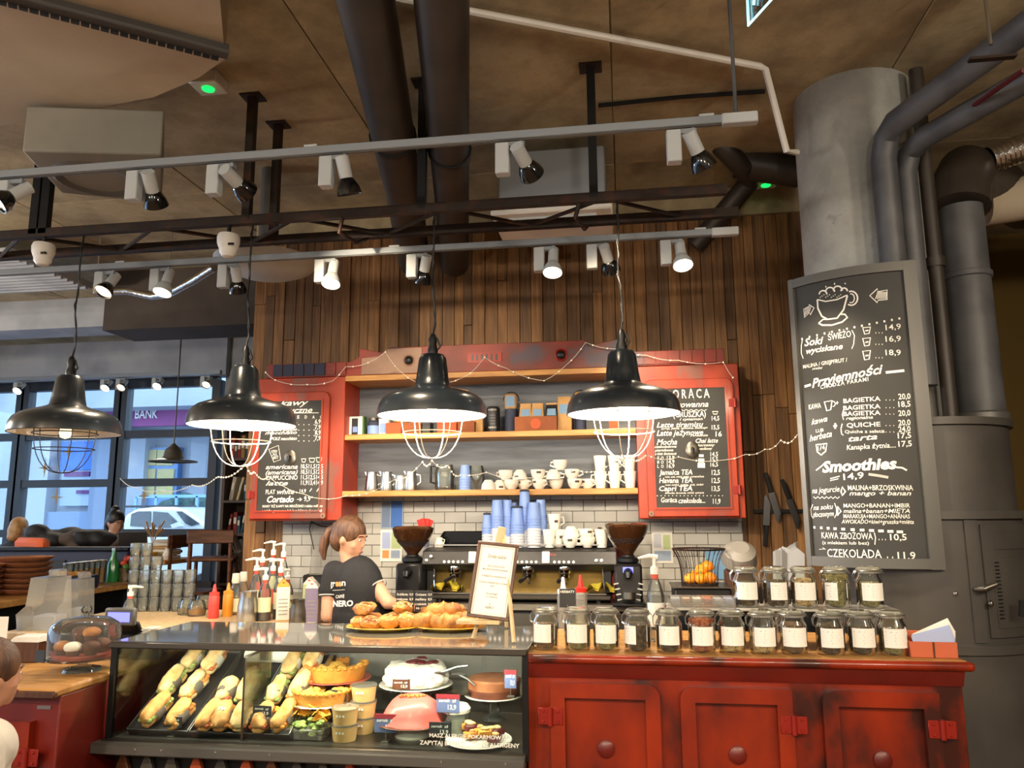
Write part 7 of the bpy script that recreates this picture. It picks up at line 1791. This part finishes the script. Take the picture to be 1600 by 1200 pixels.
# sleeve stripes
for sh_, el_ in ((shR, elR), (shL, elL)):
    d_ = el_ - sh_; c_ = sh_ + d_ * .54; mt = T(*c_) @ d_.to_track_quat('Z', 'Y').to_matrix().to_4x4()
    MB().lathe([(.057, -.004), (.06, 0), (.057, .004)], 20, mt).build('sleeve_stripe', 'chalk_soft', bt)
tr_ = MB()
for s_ in (-1, 1): tr_.cap((s_ * .085, 0, .9), (s_ * .085, .01, .48), .095, .068); tr_.cap((s_ * .085, .01, .48), (s_ * .085, -.01, .1), .068, .055)
tr_.ell((0, 0, .9), (.178, .125, .1), 16, 10); figure(tr_, 'trousers', 'denim', bt, .012, 5)
for s_ in (-1, 1): MB().ell((s_ * .088, .05, .045), (.048, .14, .045), 14, 8).build('shoe', 'black_plastic', bt)
hr = MB()
hr.ell((-.012, 0, .022), (.104, .086, .102), 20, 12, hm); hr.ell((-.05, 0, -.02), (.07, .08, .085), 16, 10, hm); hr.ell((-.098, 0, .03), (.035, .035, .035), 12, 8, hm)
figure(hr, 'hair', 'hair_brown', bt, .008, 4)
pt_ = [hm @ Vector(q) for q in ((-.1, 0, .03), (-.135, 0, .0), (-.15, -.01, -.06), (-.14, -.02, -.12), (-.115, -.02, -.17))]
MB().tube(pt_, [.022, .03, .032, .025, .008], 12).build('ponytail', 'hair_brown', bt); MB().tube([hm @ Vector((-.108 + .006 * math.cos(a_), .026 * math.cos(a_), .028 + .026 * math.sin(a_))) for a_ in [2 * math.pi * k / 14 for k in range(14)]], .005, 5, closed=True).build('hair_tie', 'black_plastic', bt)
def back(u, v):
    hw, dp = .172, .13
    return (u, -dp * math.sqrt(max(.05, 1 - (u / hw) ** 2)) - .004, v)
def wb(s, px0, py0, px1, h_, mat, **k):
    a_ = L(px0, py0, 4.3); b_ = L(px1, py0, 4.3); letter(s, back, a_.x, a_.z, b_.x, h_, bt, mat, **k)
wb('gr', 511, 917, 523, .036, 'chalk', bold=.02, slope=.05); wb('ee', 523.5, 916, 534, .036, 'orange_shirt', bold=.05, slope=.05); wb('n', 534.5, 915, 541, .036, 'chalk', bold=.02, slope=.05)
wb('CAFFÈ', 524, 935, 539, .018, 'chalk', bold=.01, slope=.08); wb('NERO', 519, 948, 553, .032, 'chalk', bold=.035, slope=.06)
a_ = L(518, 923, 4.3); b_ = L(540, 921, 4.3); stroke([(a_.x, a_.z), (b_.x, b_.z)], back, .003, bt, 'chalk_soft', 'print_line')
# ------------------------------------------------------------------ child at the left edge
ck = P(-14, 1052, y=2.45); ch = thing('person', 'child with short brown hair in pale shirt cut by the left edge', 'person', (ck.x, 2.45, 0))
hm = T(0, 0, ck.z) @ RZ(62) @ RY(4); K = .92
bm_ = MB(); head_prims(bm_, hm, K); zt = ck.z - .19
bm_.cap((-.01, 0, ck.z - .06), (-.01, 0, zt + .02), .038, .042); bm_.ell((0, 0, zt - .06), (.1, .08, .1), 14, 10); bm_.ell((0, 0, zt - .22), (.1, .08, .16), 14, 10); bm_.ell((0, 0, zt - .34), (.105, .085, .1), 14, 10)
for s_ in (-1, 1):
    a_ = Vector((.07 * s_ + .0, -.06 * s_, zt - .03)); bm_.cap(a_, a_ + Vector((.03 * s_, .0, -.19)), .034, .028); bm_.cap(a_ + Vector((.03 * s_, .0, -.19)), a_ + Vector((.03 * s_ + .05, .08, -.32)), .028, .02)
    hand_prims(bm_, a_ + Vector((.03 * s_ + .05, .08, -.32)), (.3, .4, -.8), (1, 0, 0), .7)
    bm_.cap((.055 * s_, 0, zt - .4), (.055 * s_, 0, .35), .06, .045); bm_.cap((.055 * s_, 0, .35), (.055 * s_, 0, .06), .045, .03); bm_.cap((.055 * s_, 0, .03), (.06 * s_ + .02, .1, .03), .03, .026)
figure(bm_, 'body', 'skin_pale', ch, .009, 5); face_bits(ch, hm, K)
sm_ = MB(); sm_.ell((0, 0, zt - .05), (.112, .09, .1), 14, 10); sm_.ell((0, 0, zt - .22), (.112, .092, .17), 14, 10); sm_.ell((0, 0, zt - .34), (.115, .095, .1), 14, 10)
for s_ in (-1, 1): a_ = Vector((.07 * s_, -.06 * s_, zt - .03)); sm_.cap(a_, a_ + Vector((.03 * s_, 0, -.19)), .046, .04); sm_.cap(a_ + Vector((.03 * s_, 0, -.19)), a_ + Vector((.03 * s_ + .045, .07, -.29)), .04, .032)
figure(sm_, 'shirt', 'shirt_cream', ch, .01, 5)
vm = MB(); vm.ell((-.005, .0, zt - .04), (.095, .08, .085), 14, 10); vm.ell((-.02, -.01, zt - .2), (.108, .094, .17), 14, 10); figure(vm, 'vest', 'vest_grey', ch, .011, 5)
tm_ = MB(); tm_.ell((0, 0, zt - .4), (.115, .095, .08), 14, 10)
for s_ in (-1, 1): tm_.cap((.055 * s_, 0, zt - .42), (.055 * s_, 0, .1), .07, .05); MB().ell((.06 * s_ + .01, .04, .035), (.035, .09, .035), 12, 8).build('shoe', 'black_plastic', ch)
figure(tm_, 'trousers', 'denim', ch, .012, 5)
hr = MB(); hr.ell((-.016, 0, .024), (.102, .084, .098), 18, 12, hm); hr.ell((-.05, 0, -.03), (.062, .076, .075), 14, 10, hm); figure(hr, 'hair', 'hair_brown', ch, .008, 4)
# ------------------------------------------------------------------ guests at the window
PF = .38
def guest(loc, face, label, hair, top, bun=False):
    g = thing('person', label, 'person', loc, face, None)
    hm = T(.02, 0, 1.16) @ RY(16); b_ = MB(); head_prims(b_, hm, 1)
    b_.cap((0, 0, 1.12), (-.02, 0, 1.0), .045, .055); b_.ell((-.03, 0, .9), (.1, .17, .14), 14, 10); b_.ell((-.03, 0, .7), (.11, .15, .2), 14, 10); b_.ell((0, 0, .52), (.14, .17, .11), 14, 10)
    for s_ in (-1, 1):
        b_.cap((-.02, .17 * s_, .93), (.06, .21 * s_, .7), .05, .042); b_.cap((.06, .21 * s_, .7), (.28, .1 * s_, .74), .042, .028); hand_prims(b_, (.28, .1 * s_, .74), (1, -.3 * s_, 0), (0, 0, 1), .95)
        b_.cap((.02, .09 * s_, .5), (.42, .11 * s_, .5), .08, .06); b_.cap((.42, .11 * s_, .5), (.42, .11 * s_, .08), .058, .04); b_.cap((.41, .11 * s_, .04), (.56, .12 * s_, .035), .038, .032)
    figure(b_, 'body', 'skin_pale', g, .013, 5); face_bits(g, hm, 1)
    s2 = MB(); s2.ell((-.03, 0, .92), (.115, .185, .12), 14, 10); s2.ell((-.03, 0, .72), (.13, .175, .22), 14, 10); s2.cap((-.02, 0, 1.0), (-.02, 0, 1.03), .06, .058)
    for s_ in (-1, 1): s2.cap((-.02, .17 * s_, .93), (.06, .21 * s_, .7), .068, .058); s2.cap((.06, .21 * s_, .7), (.25, .115 * s_, .735), .058, .045)
    figure(s2, 'jumper', top, g, .014, 5)
    t2 = MB(); t2.ell((0, 0, .52), (.155, .185, .11), 14, 10)
    for s_ in (-1, 1): t2.cap((.02, .09 * s_, .5), (.42, .11 * s_, .5), .092, .072); t2.cap((.42, .11 * s_, .5), (.42, .11 * s_, .12), .07, .055)
    figure(t2, 'trousers', 'denim', g, .015, 4)
    h2 = MB(); h2.ell((-.014, 0, .024), (.106, .088, .102), 16, 10, hm); h2.ell((-.05, 0, -.03), (.07, .084, .09), 14, 10, hm)
    if bun: h2.ell((-.06, 0, .12), (.045, .045, .04), 12, 8, hm)
    else: h2.ell((-.06, 0, -.1), (.05, .07, .06), 12, 8, hm)
    figure(h2, 'hair', hair, g, .01, 4); return g
q = P(182, 815, y=7.6); guest((q.x - .02, 7.6, q.z - 1.16), -25, 'guest with dark hair bun in a beige jumper by the window', 'hair_dark', 'sweater_beige', True)
q2 = P(28, 826, y=7.6); guest((q2.x, 7.6, q2.z - 1.16), 100, 'blond guest in a dark jacket seen from behind at the left', 'hair_blond', 'jacket_dark')
# chairs for them
def armchair(x, y, rz, label):
    t = thing('armchair', label, 'chair', (x, y, PF), rz, 'orange chairs at the window')
    MB().box((0, 0, .38), (.5, .52, .12), ch=.03).build('seat', 'fabric_orange', t); MB().box((-.24, 0, .66), (.09, .5, .5), RY(-8), ch=.03).build('backrest', 'fabric_orange', t)
    for s_ in (-1, 1): MB().box((0, .25 * s_, .54), (.44, .06, .09), ch=.02).build('armrest', 'fabric_orange', t)
    for a_ in (-1, 1):
        for b_ in (-1, 1): MB().tube([(.2 * a_, .2 * b_, .33), (.23 * a_, .23 * b_, 0)], [.02, .014], 8).build('leg', 'dark_wood', t)
    return t
armchair(q2.x + .02, 7.58, 100, 'orange armchair under the blond guest'); armchair(q.x - .05, 7.6, -25, 'orange armchair under the guest with the bun')
qq = P(112, 852, y=6.75); armchair(qq.x, 6.86, 60, 'orange armchair in front of the dark coats').scale = (1.17, 1.17, 1.17)
# pile of coats on a bench
bn = thing('bench_partition', 'dark low bench partition between bar and seating', 'partition'); a = P(-30, 860, y=6.35); b = P(205, 860, y=6.35)
MB().span((a.x - .6, 6.3, 0), (b.x, 6.42, a.z), ch=.01).build('panel', 'navy', bn); MB().span((a.x - .6, 6.27, a.z), (b.x + .02, 6.45, a.z + .03), ch=.006).build('cap_rail', 'black_metal', bn)
for i in range(3): MB().span((a.x - .5 + i * .75, 6.285, .5), (a.x + .15 + i * .75, 6.3, a.z - .08)).build('inset', 'slate', bn)
for i, (px, py, w_, h_, mt, lab) in enumerate(((88, 838, .3, .2, 'jacket_dark', 'dark padded jacket heaped on the bench'), (118, 845, .26, .16, 'coat_brown', 'brown coat heaped beside the dark jacket'), (145, 843, .22, .13, 'jacket_dark', 'dark scarf bundle at the right of the coats'))):
    q = P(px, py, y=6.8); mb = MB()
    for k in range(12): mb.ell((random.uniform(-.5, .5) * w_, random.uniform(-.12, .12), random.uniform(-.4, .35) * h_), (w_ * .38, .12, h_ * .42), 10, 7)
    o = figure(mb, 'coat', mt, None, .025, 4, q); tag(o, lab, 'coat')
bs = thing('coat_bench', 'dark bench under the heaped coats', 'bench'); qa = P(60, 858, y=6.8); qb = P(165, 858, y=6.8)
MB().span((qa.x, 6.6, PF), (qb.x, 7.0, qa.z - .3), ch=.02).build('body', 'black_metal', bs)
# table with condiments
tb = thing('cafe_table', 'wooden cafe table with books and bowl by the window', 'table', (P(240, 872, y=7.0).x, 7.0, PF)); th_ = P(240, 873, y=7.0).z - PF
MB().box((0, 0, th_ - .02), (.62, .6, .04), ch=.005).build('top', 'oak', tb); MB().cyl((0, 0, .02), .035, th_ - .05, 12).build('column', 'black_metal', tb); MB().cyl((0, 0, 0), .22, .025, 24).build('foot', 'black_metal', tb)
tz = PF + th_ + .001; tx = tb.location.x
t = thing('yellow_bowl', 'yellow bowl on the cafe table', 'bowl', (tx + .02, 6.85, tz)); MB().lathe([(0, 0), (.05, 0), (.1, .07), (.095, .07), (.045, .008), (0, .008)], 20).build('bowl', 'plate_yellow', t)
t = thing('orange_pot', 'terracotta pot left of the yellow bowl', 'pot', (tx - .16, 6.85, tz)); MB().lathe([(0, 0), (.07, 0), (.1, .08), (.093, .08), (.06, .008), (0, .008)], 20).build('pot', 'terracotta', t)
t = thing('book_pile', 'pile of pale menus on the cafe table', 'books', (tx + .1, 7.05, tz))
for i in range(6): MB().box((0, 0, .015 + i * .03), (.2, .16, .026), RZ(random.uniform(-10, 10)), ch=.002).build('menu', ('cream_paper', 'book_1', 'cream_paper', 'kraft', 'cream_paper', 'book_6')[i], t)
t = thing('dried_bouquet', 'dried brown stems in a small vase on the cafe table', 'plant', (tx - .05, 7.05, tz)); MB().lathe([(0, 0), (.04, 0), (.05, .06), (.03, .12), (0, .12)], 14).build('vase', 'walnut', t)
for i in range(16): a_ = random.uniform(0, 6.3); MB().tube([(0, 0, .1), (.03 * math.cos(a_), .03 * math.sin(a_), .22), (.09 * math.cos(a_), .09 * math.sin(a_), random.uniform(.26, .36))], [.002, .003, .008], 5).build('stem', 'kraft', t)
t = thing('sauce_jug', 'small white jug at the right of the cafe table', 'jug', (tx + .24, 6.85, tz)); MB().lathe([(0, 0), (.04, 0), (.05, .04), (.025, .09), (.03, .11), (0, .11)], 16).build('jug', 'ceramic', t)
t = thing('laptop', 'open silver laptop on the table beside the guest', 'laptop', (P(222, 838, y=7.5).x, 7.5, P(212, 858, y=7.5).z - .02)); MB().box((0, 0, .01), (.32, .22, .018), ch=.003).build('base', 'steel_dark', t); MB().box((0, -.12, .12), (.32, .01, .22), RX(12), ch=.003).build('lid', 'steel_dark', t)
t2_ = thing('cafe_table', 'dark table under the silver laptop', 'table', (t.location.x, 7.5, PF)); hh = t.location.z - PF
MB().box((0, 0, hh - .015), (.6, .55, .03), ch=.005).build('top', 'dark_wood', t2_); MB().cyl((0, 0, .02), .035, hh - .05, 12).build('column', 'black_metal', t2_); MB().cyl((0, 0, 0), .22, .025, 24).build('foot', 'black_metal', t2_)
def wchair(p, rz, label, sh=.62, bh=1.02):
    t = thing('wooden_chair', label, 'chair', p, rz, 'wooden chairs by the bar')
    MB().box((0, 0, sh), (.4, .38, .035), ch=.01).build('seat', 'dark_wood', t); MB().box((0, .19, bh - .06), (.4, .025, .12), ch=.008).build('backrest', 'dark_wood', t)
    for a_ in (-1, 1):
        MB().tube([(.17 * a_, -.15, sh), (.18 * a_, -.17, 0)], .017, 7).build('leg', 'dark_wood', t); MB().tube([(.17 * a_, .18, bh), (.17 * a_, .18, sh), (.18 * a_, .2, 0)], .017, 7).build('leg', 'dark_wood', t); MB().tube([(.175 * a_, -.16, .25), (.175 * a_, .19, .25)], .01, 6).build('stretcher', 'dark_wood', t)
    MB().tube([(-.175, -.16, .32), (.175, -.16, .32)], .01, 6).build('stretcher', 'dark_wood', t)
q = P(335, 836, y=6.7); wchair((q.x, 6.7, 0), 200, 'tall brown wooden chair in front of the bookshelf', 1.2, q.z + .05)
q = P(277, 845, y=6.75); wchair((q.x + .1, 6.95, PF), 90, 'grey-brown wooden chair at the right of the cafe table', .5, q.z - PF + .05)
# bookshelf
bk_ = thing('bookshelf', 'dark open bookshelf at the end of the seating area', 'bookshelf'); a = P(353, 640, y=7.6); b = P(402, 640, y=7.6)
bx0, bx1, bz1_ = a.x, b.x + .4, 2.75
MB().span((bx0, 7.6, 0), (bx0 + .03, 7.9, bz1_)).build('side_panel', 'bookshelf', bk_); MB().span((bx1 - .03, 7.6, 0), (bx1, 7.9, bz1_)).build('side_panel', 'bookshelf', bk_); MB().span((bx0, 7.88, 0), (bx1, 7.9, bz1_)).build('back_panel', 'bookshelf', bk_)
lv_ = [.9, 1.4, 1.74, 2.18, 2.5, 2.74]
for z in lv_: MB().span((bx0 + .03, 7.6, z - .025), (bx1 - .03, 7.88, z)).build('shelf', 'bookshelf', bk_)
bki = 0
for si, z in enumerate(lv_[1:5]):
    xx = bx0 + .05
    while xx < bx0 + .42:
        w_ = random.uniform(.02, .045); h_ = random.uniform(.17, .25); tl = random.choice((0, 0, 0, 9, 14))
        t = thing('book', 'book on the bookshelf, %s shelf from below, %s from the left' % (ORD[si], ORD[bki % 16]), 'book', (xx + w_ / 2, 7.66, z + .002), 0, 'books on the bookshelf'); bki += 1
        t.rotation_euler[1] = R(tl); MB().box((0, .08, h_ / 2), (w_, .15, h_), ch=.002).build('cover', 'book_%d' % random.randint(0, 7), t); MB().box((0, .001, h_ * .6), (w_ * .7, .006, h_ * .3)).build('spine_title', 'cream_paper', t)
        xx += w_ + .004 + tl * .004
    bki = 0
t = thing('dried_plant', 'brown dried plant in a pot in front of the bookshelf', 'plant', (P(385, 870, y=7.0).x, 7.0, .7)); MB().lathe([(0, 0), (.11, 0), (.15, .25), (.14, .25), (.1, .02), (0, .02)], 18).build('pot', 'coat_brown', t)
for i in range(40): a_ = random.uniform(0, 6.3); r_ = random.uniform(.05, .25); MB().tube([(0, 0, .24), (r_ * .4 * math.cos(a_), r_ * .4 * math.sin(a_), .45), (r_ * math.cos(a_), r_ * math.sin(a_), random.uniform(.5, .75))], [.003, .01, .025], 5).build('stem', 'coat_brown', t)
t = thing('plant_stand', 'dark stool under the dried plant', 'stool', (P(385, 870, y=7.0).x, 7.0, 0)); MB().cyl((0, 0, .66), .18, .04, 20).build('seat', 'dark_wood', t)
for i in range(4): a_ = math.pi / 4 + i * math.pi / 2; MB().tube([(.12 * math.cos(a_), .12 * math.sin(a_), .66), (.16 * math.cos(a_), .16 * math.sin(a_), 0)], .015, 7).build('leg', 'dark_wood', t)
# gold stars on the window
def star(px, py, label, s_=.1):
    q = P(px, py, y=9.46); pts = [(s_ * (1 if k % 2 == 0 else .22) * math.sin(math.pi * k / 4), s_ * (1.3 if k % 2 == 0 else .22) * math.cos(math.pi * k / 4)) for k in range(8)]
    tag(MB().prism(pts, -.002, .002).build('window_star', 'star_gold', None, q, sharp=0), label, 'decoration', 'paper stars on the window')
for px, py, lab in ((70, 731, 'gold paper star low under the unlit pendant'), (88, 777, 'gold paper star on the lower pane near the coats'), (107, 706, 'gold paper star behind the unlit pendant cage'), (176, 727, 'red-gold paper star beside the window post'), (225, 775, 'gold paper star above the parked car')): star(px, py, lab)
# ================================================================== left counter things
lg = thing('wall_ledge', 'wooden ledge counter running back along the left of the bar', 'counter')
MB().span((-4.75, 4.1, .985), (-4.15, 6.25, 1.03), ch=.006).build('top', 'oak_top', lg); MB().span((-4.7, 4.15, 0), (-4.25, 6.2, .985)).build('body', 'black_metal', lg)
def onl(px, py): return P(px, py, z=1.03)
# wicker stacks
for k, (px, py, n, lab) in enumerate(((34, 925, 7, 'stack of round wicker trays on the ledge at the left edge'), (2, 918, 6, 'second stack of wicker trays cut by the left edge'))):
    q = P(px, py, x=-4.45); t = thing('wicker_stack', lab, 'trays', (-4.45 if k == 0 else -4.6, q.y if k == 0 else q.y - .1, 1.031))
    for i in range(n): MB().lathe([(0, i * .038), (.15, i * .038), (.19, i * .038 + .03), (.195, i * .038 + .036), (.18, i * .038 + .034), (.14, i * .038 + .006), (0, i * .038 + .006)], 28).build('tray', 'wicker', t)
for i in range(7):
    q = P(106 + i * 8.5, 905, x=-4.42 - .02 * (i % 2)); t = thing('juice_glass', 'tall glass of amber juice on the ledge, %s from the left' % ORD[i], 'glass', (q.x, q.y, 1.031), 0, 'glasses of juice on the ledge')
    MB().lathe([(0, 0), (.034, 0), (.042, .18), (.039, .18), (.031, .008), (0, .008)], 16).build('glass', 'glass_clear', t); MB().lathe([(0, .009), (.03, .009), (.036, .13), (0, .13)], 14).build('juice', 'juice', t); MB().lathe([(.043, .178), (.044, .19), (0, .195)], 16).build('lid', 'steel', t)
q = P(113, 925, x=-4.3); t = thing('snack_crate', 'dark blue crate of brown snacks on the ledge', 'crate', (q.x, q.y, 1.031), 15); MB().box((0, 0, .05), (.3, .2, .1), ch=.004).build('crate', 'navy', t)
for i in range(9): MB().ell((-.11 + (i % 5) * .055, -.04 + (i // 5) * .08, .11), (.035, .03, .022), 9, 6).build('snack', 'bread', t)
for i, (px, lab) in enumerate(((172, 'green glass bottle at the end of the juice glasses'), (186, 'second green glass bottle beside the red flowers'))):
    q = P(px, 905, x=-4.4); t = thing('green_bottle', lab, 'bottle', (q.x + .02, q.y, 1.031), 0, 'green bottles on the ledge'); MB().lathe([(0, 0), (.045, 0), (.047, .02), (.047, .15), (.02, .22), (.018, .27), (0, .27)], 18).build('glass', 'bottle_green', t); MB().cyl((0, 0, .265), .02, .02, 12).build('cap', 'steel', t)
q = P(195, 905, x=-4.3); t = thing('red_flowers', 'red flower bunch wrapped in foil on the ledge', 'flowers', (q.x, q.y, 1.031)); MB().lathe([(0, 0), (.05, 0), (.08, .12), (0, .12)], 14).build('wrap', 'foil', t)
for i in range(12): a_ = random.uniform(0, 6.3); r_ = random.uniform(0, .08); MB().ell((r_ * math.cos(a_), r_ * math.sin(a_), random.uniform(.12, .2)), (.03, .03, .025), 8, 6).build('bloom', 'leaf_red' if i % 3 else 'leaf', t)
# acrylic lid dispensers
def lidbox(px, py, label, w_, h_, dy=0):
    q = P(px, py, z=LZ); t = thing('acrylic_dispenser', label, 'dispenser', (q.x, q.y + dy, LZ + .001), 8)
    MB().prism([(-w_ * .5, 0), (w_ * .5, 0), (w_ * .44, h_ * .45), (w_ * .36, h_), (-w_ * .3, h_), (-w_ * .38, h_ * .55), (-w_ * .62, h_ * .42)], -.08, .08).build('box', 'plastic_milky', t)
    MB().prism([(-w_ * .62, h_ * .42), (-w_ * .38, h_ * .55), (-w_ * .2, h_ * .55), (-w_ * .2, h_ * .42)], -.085, -.08).build('chute', 'plastic_clear', t)
    MB().box((.1 * w_, 0, h_ * .22), (w_ * .6, .12, h_ * .36), ch=.005).build('lids', 'cup_white', t)
    MB().box((w_ * .2, 0, h_ + .02), (w_ * .22, .1, .04), ch=.003).build('clip', 'plastic_milky', t)
lidbox(70, 1000, 'milky acrylic lid dispenser on the left counter', .2, .34); lidbox(97, 985, 'second clear acrylic dispenser behind the first', .13, .29, .12)
q = P(137, 1000, z=LZ); pump_bottle(q + Vector((0, .35, .001)), 'pump bottle behind the cake dome', 'plastic_clear', 'plastic_milky', .22, 200, grp='pump bottles')
t = thing('card_terminal', 'black card terminal with blue screen at the left edge', 'card terminal', P(14, 1000, z=LZ) + Vector((0, .1, .001)), 10); MB().box((0, 0, .07), (.09, .05, .14), RX(-20), ch=.01).build('body', 'black_plastic', t); MB().box((.0, -.028, .1), (.06, .004, .05), RX(-20)).build('screen', 'lcd_blue', t)
for i in range(9): MB().box((-.02 + .02 * (i % 3), -.022, .03 + .016 * (i // 3)), (.014, .006, .01), RX(-20)).build('key', 'frame_grey', t)
t = thing('paper_sign', 'white paper sign cut by the left edge', 'sign', P(2, 1012, z=LZ) + Vector((-.02, 0, .001)), 10); MB().box((0, 0, .08), (.08, .006, .15), ch=.001).build('sheet', 'white_paper', t); MB().box((0, .02, .004), (.09, .06, .008)).build('foot', 'plastic_clear', t)
t = thing('napkin_box', 'dark box of white napkins on the left counter', 'box', P(30, 1036, z=LZ) + Vector((0, .06, .001)), 6); MB().box((0, 0, .045), (.15, .12, .09), ch=.004).build('box', 'walnut', t)
for i in range(4): MB().box((.01, 0, .094 + i * .006), (.15 - .01 * i, .11, .005), RZ(4 * i - 6)).build('napkin', 'white_paper', t)
# cash register and customer display
t = thing('cash_register', 'black till with sloping screen behind the cake dome', 'till', P(228, 985, z=1.0) + Vector((0, .12, 0)), 0); t.location.z = LZ
t.location = Vector((-2.62, 3.72, LZ)); MB().box((0, 0, .05), (.42, .2, .1), ch=.008).build('base', 'black_plastic', t); MB().box((.02, -.0, .13), (.44, .02, .13), RX(35), ch=.006).build('screen_back', 'black_plastic', t)
q = P(197, 962, y=3.6); t = thing('customer_display', 'grey customer display with blue lit screen', 'display', (q.x, 3.56, LZ)); hz = q.z - LZ
MB().cyl((0, 0, 0), .012, hz - .02, 10).build('pole', 'steel_dark', t); MB().cyl((0, 0, 0), .05, .01, 18).build('foot', 'black_plastic', t); MB().box((0, 0, hz), (.16, .03, .085), ch=.008).build('housing', 'frame_grey', t); MB().box((0, -.0165, hz), (.115, .003, .045)).build('screen', 'lcd_blue', t)
q = P(240, 985, z=1.0); t = thing('coin_dish', 'small tray with receipts left of the case top', 'tray', (-2.3, 3.6, LZ + .001), 20); MB().box((0, 0, .055), (.13, .18, .11), ch=.005).build('tray', 'steel_dark', t)
for i in range(4): MB().box((0, 0, .115 + i * .006), (.08, .06, .004), RZ(i * 25)).build('receipt', 'cream_paper', t)
# cake dome with muffins
q = P(146, 1052, z=LZ); cd = thing('cake_dome', 'glass cake dome with knob on a footed stand', 'cake dome', (-2.40, 3.25, LZ + .001))
MB().lathe([(0, 0), (.08, 0), (.075, .012), (.02, .025), (.018, .045), (.15, .055), (.155, .06), (0, .06)], 32).build('stand', 'glass_clear', cd)
MB().lathe([(.145, .062), (.147, .07), (.146, .17), (.135, .2), (.1, .222), (.03, .232), (0, .233)], 36).build('dome', 'glass_clear', cd)
MB().lathe([(0, .232), (.012, .234), (.01, .242), (.022, .252), (.024, .265), (.016, .278), (0, .282)], 18).build('knob', 'glass_jar', cd)
MB().lathe([(0, .061), (.12, .061), (.13, .075), (.125, .077), (0, .067)], 30).build('plate', 'plate_red', cd)
MB().box((-.12, -.12, .07), (.07, .004, .05), RZ(-20)).build('price_card', 'slate', cd)
b0 = Vector(cd.location)
for i, (dx, dy, dz, m_, lab) in enumerate(((-.065, -.05, .07, 'muffin_orange', 'orange muffin at the front left under the dome'), (.0, -.07, .07, 'cream', 'cream topped muffin at the front under the dome'), (.065, -.04, .07, 'muffin_dark', 'dark muffin at the front right under the dome'), (-.04, .04, .07, 'muffin_dark', 'dark muffin at the back left under the dome'), (.05, .05, .07, 'muffin_dark', 'dark muffin at the back right under the dome'), (-.02, .0, .125, 'muffin_dark', 'dark muffin on top of the pile under the dome'), (.04, -.01, .125, 'muffin_orange', 'orange muffin on top of the pile under the dome'))):
    t = thing('muffin', lab, 'muffin', b0 + Vector((dx, dy, dz)), 0, 'muffins under the dome'); MB().lathe([(0, 0), (.024, 0), (.033, .036), (0, .036)], 16).build('paper_case', 'walnut', t); MB().ell((0, 0, .04), (.038, .038, .024), 14, 8).build('top', m_, t)
